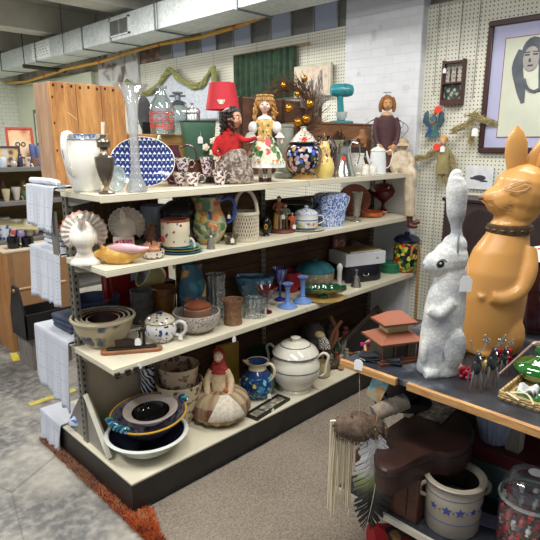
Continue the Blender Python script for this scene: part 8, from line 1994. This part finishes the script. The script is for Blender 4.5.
g = G(); g.tube([(-6*u_, -.004, -20*u_), (-2*u_, -.004, -29*u_), (5*u_, -.004, -33*u_), (12*u_, -.004, -30*u_)], [1.6*u_]*4, 6); f4 = G(); f4.add([M0 @ Vector((x, max(y, -.006), z)) for x, y, z in g.v], g.f); f4.build('painted_necklace', DKH, pa)
# little display rack
a, b = onw(444, 60, .03), onw(462, 105, .03)
y1, y0 = a.y, b.y; zt_, zb_ = onw(452, 60, .03).z, onw(452, 105, .03).z
T = thing('wall_rack', 'small dark wooden wall rack with two compartments hung on the pegboard', 'rack', (XW-.05, 0, 0), 0)
DW2 = wood((54, 28, 24), (84, 46, 38), 2, 8, .5)
for (p_, q_, r_, s_, n__) in ((y0, zb_, y0+.010, zt_, 'side'), (y1-.010, zb_, y1, zt_, 'side'), (y0+.0102, zb_, y1-.0102, zb_+.035, 'bottom_rail'), (y0+.0102, (zb_+zt_)/2-.008, y1-.0102, (zb_+zt_)/2+.002, 'shelf'), (y0+.0102, zt_-.022, y1-.0102, zt_-.008, 'top_rail')):
    g = G(); g.bx((0, p_, q_), (.045, r_, s_)); g.build(n__, DW2, T)
for y in (y0+(y1-y0)*.36, y0+(y1-y0)*.64):
    g = G(); g.lathe([(.004, 0), (.007, .02), (.004, .04), (.007, .07), (.004, .09)], 10, c=(.02, y, (zb_+zt_)/2+.004)); g.build('spindle', DW2, T)
g = G(); g.bx((.03, y0+.011, zb_+.035), (.034, y1-.011, (zb_+zt_)/2-.01)); g.build('back_panel', spots((60, 66, 62), [(110, 150, 130), (170, 170, 150), (40, 60, 50)], 50, .5, .3), T)
price_tag(T, (-.002, y1-.02, zt_-.05), .03, rz=PI/2)
for (px, top, bot) in ((463, 0, 60), (481, 0, 98), (440, 0, 95)):
    pt = onw(px, 1, .012); pb = onw(px-(6 if px > 450 else 3), bot, .012); g = G(); g.tube([(pt.x, pt.y, 2.5), (pb.x, pt.y, pb.z)], .0022, 5); tag(g.build('hanging_wire', plain((120, 120, 112), .5, .5)), {463: 'thin wire hanging down the pegboard above the wooden wall rack', 481: 'thin wire hanging down the pegboard between the rack and the portrait', 440: 'thin wire hanging above the blue angel ornament'}[px], 'wire')
# blue angel ornament
P = onw(432, 137, .04); K = onw(432, 110, .04).z-P.z
T = thing('blue_angel', 'blue-green robed angel ornament with a red sticker hung on the pegboard', 'ornament', P, -PI/2+.2)
g = G(); g.loft([(0, 0, 0, .30*K, .10*K), (.02*K, 0, .2*K, .22*K, .1*K), (0, 0, .5*K, .13*K, .1*K), (0, 0, .72*K, .15*K, .09*K), (0, 0, .8*K, .05*K, .05*K)], 22)
g.build('robe', spots((52, 96, 110), [(60, 120, 96), (50, 70, 120), (120, 90, 60)], 40, .5, .6, .2), T)
for s in (-1, 1):
    g = G(); g.loft([(s*.2*K, .05*K, .38*K, .05*K, .02*K), (s*.3*K, .05*K, .6*K, .12*K, .025*K), (s*.28*K, .05*K, .9*K, .09*K, .02*K), (s*.24*K, .05*K, .98*K, .02*K, .01*K)], 14); g.build('wing', plain((46, 84, 100), .5, var=.3), T)
g = G(); g.tube([(-.1*K, -.06*K, .62*K), (0, -.12*K, .5*K), (.1*K, -.06*K, .62*K)], .03*K, 8); g.build('arms', plain((150, 120, 100), .5), T)
face(T, (0, -.02*K, .88*K), .095*K, 0, plain((206, 170, 140), .5))
g = G(); g.ell((0, .03*K, .9*K), (.11*K, .09*K, .11*K), seg=14); g.build('hair', plain((110, 84, 54), .7), T)
g = G(); g.box((-.1*K, -.1*K, .25*K), (.05*K, .02*K, .3*K), (0, .2, 0)); g.build('blue_scroll', plain((50, 76, 170), .5), T)
sticker(T, (.2*K, -.14*K, 1.0*K), .024)
# straw ornaments
STRAW = plain((172, 156, 110), .8, var=.35, scale=60)
def straw(name, label, P, segs, n, seed, L=.10, r0=.0016):
    rr = random.Random(seed); T = thing(name, label, 'ornament', P, -PI/2+.25); g = G()
    for (a, b, spread, m_) in segs:
        a, b = Vector(a), Vector(b)
        for i in range(m_):
            t = rr.random(); p = a.lerp(b, t*.7)+Vector((rr.uniform(-1, 1), rr.uniform(-.4, .4), rr.uniform(-1, 1)))*spread; d = (b-a)*(.3+rr.random()*.25)+Vector((rr.uniform(-1, 1), rr.uniform(-.3, .3), rr.uniform(-1, 1)))*spread*.8
            g.tube([p, p+d*.5+Vector((0, rr.uniform(-.006, .006), rr.uniform(-.01, .01))), p+d], [r0*1.5, r0, r0*.5], 4)
    g.build('straw', STRAW, T); return T
P = onw(443, 160, .06); u = abs(onw(443, 150, .06).z-P.z)/10
T = straw('straw_angel', 'straw angel with an orange cap and a red sticker hung below the blue angel', P, [((0, 0, 14*u), (2*u, 0, -22*u), 5*u, 130), ((4*u, 0, 10*u), (12*u, 0, -12*u), 4*u, 60)], 0, 5)
g = G(); g.loft([(0, 0, -14*u, 7*u, 4*u), (0, 0, 0, 6*u, 4*u), (0, 0, 10*u, 7*u, 4*u), (0, 0, 14*u, 3*u, 2*u)], 16); g.build('robe', plain((150, 140, 92), .7, var=.3), T)
face(T, (-1*u, -.01, 18*u), 3.6*u, 0, plain((214, 166, 130), .5)); g = G(); g.ell((-1*u, .006, 20.5*u), (4.6*u, 4*u, 3.8*u), seg=14); g.build('cap', plain((206, 150, 70), .6), T)
sticker(T, (-6*u, -.035, 13*u), .024); price_tag(T, (0*u, -.04, 14*u), .04)
P = onw(426, 156, .06); straw('straw_wing', 'curved straw wing spray pinned beside the straw angel', P, [((-14*u, 0, -3*u), (0, 0, -2*u), 2.4*u, 70), ((-2*u, 0, -2*u), (13*u, 0, 8*u), 2.6*u, 80)], 0, 6)
P = onw(472, 124, .06); T = straw('straw_bird', 'flying straw figure hung on the pegboard beside the dark frame', P, [((-20*u, 0, -8*u), (2*u, 0, 2*u), 2.5*u, 90), ((-6*u, 0, 6*u), (6*u, 0, 8*u), 3.5*u, 90), ((2*u, 0, 6*u), (22*u, 0, 0), 2.5*u, 80), ((2*u, 0, -4*u), (0, 0, -20*u), 3*u, 70)], 0, 7)
price_tag(T, (4*u, -.03, -4*u), .05)
# card with a drawing
a, b, = onw(467, 166, .02), onw(492, 190, .02); g = G(); g.bx((0, b.y, b.z), (.002, a.y, a.z)); T = tag(g.build('drawing_card', plain((214, 218, 222), .7), loc=(XW-.02, 0, 0)), 'white card with a small black drawing pinned between the two rabbits', 'card')
g = G(); my, mz = (a.y+b.y)/2, (a.z+b.z)/2
g.ell((-.001, my, mz), (.001, .045, .018), seg=14); g.ell((-.001, my+.045, mz-.004), (.001, .02, .008), seg=10); g.ell((-.001, my-.03, mz-.02), (.001, .03, .006), seg=10); g.build('drawing', plain((60, 60, 66), .7), T)
# dark cabinet with arched panels below
a = wallp(440, 197, 3.2); zc = a.z
T = thing('arched_cabinet', 'low dark brown cabinet with arched panels standing against the pegboard behind the rabbits', 'cabinet', (3.2, 0, 0), 0)
DB = plain((60, 44, 42), .45, var=.2, scale=6)
g = G(); ym = wallp(443, 220, 3.2).y
g.bx((0, .35, .02), (.27, ym, zc-.02)); g.build('body', DB, T, bevel=.005)
g = G(); g.bx((-.015, .34, zc-.02), (.275, ym+.01, zc)); g.build('top', plain((44, 32, 30), .35), T, bevel=.003)
for i in range(4):
    y = .5+i*.27; g = G(); g.prism([(-.10, -.2)]+[(.10*math.cos(math.radians(180-a_)), .10*math.sin(math.radians(a_))) for a_ in range(0, 181, 15)]+[(.10, -.2)], -.004, .0, M=Matrix.Translation((-.002, y+.06, zc-.16)) @ Matrix.Rotation(-PI/2, 4, 'Z')); g.build('arched_panel', plain((46, 33, 32), .4), T)
# wire rack & pennant on the cabinet
P = wallp(527, 222, 3.475); g = G()
for r in (.16, .19): g.tube([(0, r*math.cos(a_*PI/12), r*math.sin(a_*PI/12)) for a_ in range(24)], .006, 6, closed=True)
tag(g.build('wire_hoop', plain((30, 28, 30), .4, .5), loc=(3.475, P.y, P.z)), 'black wire double hoop hung behind the neck of the tan rabbit', 'hoop')
P = wallp(524, 211, 3.46); g = G(); g.prism([(-.07, 0), (.07, 0), (0, .11)], -.003, .003, M=Matrix.Rotation(-PI/2, 4, 'Z')); tag(g.build('white_pennant', plain((200, 204, 200), .6), loc=P), 'small white triangular pennant between the tan rabbit and the portrait', 'pennant')
P = wallp(533, 178, 3.47); g = G(); g.bx((0, -.25, -.03), (.02, .05, .06)); T = tag(g.build('metal_sign', plain((70, 72, 74), .5, .3), loc=(3.47, P.y, P.z)), 'dark metal bracket plate under the portrait', 'bracket')
# ================================================================== light and camera
w = bpy.data.worlds.new('W'); SC.world = w; w.use_nodes = True
w.node_tree.nodes['Background'].inputs[0].default_value = (.82, .89, 1, 1); w.node_tree.nodes['Background'].inputs[1].default_value = .46
def area(name, loc, sx, sy, e, col, rot=(0, 0, 0)):
    l = bpy.data.lights.new(name, 'AREA'); l.shape = 'RECTANGLE'; l.size = sx; l.size_y = sy; l.energy = e; l.color = col
    o = bpy.data.objects.new(name, l); COL.objects.link(o); o.location = loc; o.rotation_euler = rot; return o
area('tube_light', (.7, 1.0, 3.0), .25, 1.8, 62, (1, .97, .92))
area('tube_light', (-.8, 2.6, 3.0), .25, 2.4, 72, (1, .98, .94))
area('tube_light', (2.1, 3.6, 2.95), .25, 1.6, 50, (1, .97, .92))
area('tube_light', (1.2, 6.6, 2.8), .3, 2.4, 130, (1, .98, .92))
area('tube_light', (2.3, .6, 3.0), .25, 1.5, 44, (1, .97, .92))
cd = bpy.data.cameras.new('camera'); cam = bpy.data.objects.new('camera', cd); COL.objects.link(cam)
cd.sensor_width = 36; cd.lens = 36*FOC/540; cd.clip_start = .02
cam.location = (0, 0, CH); cam.rotation_euler = (PI/2-PITCH, 0, -PI/4)
SC.camera = cam
SC.view_settings.view_transform = 'Standard'; SC.view_settings.look = 'None'; SC.view_settings.gamma = 1; SC.view_settings.exposure = 0
SC.view_settings.use_curve_mapping = False
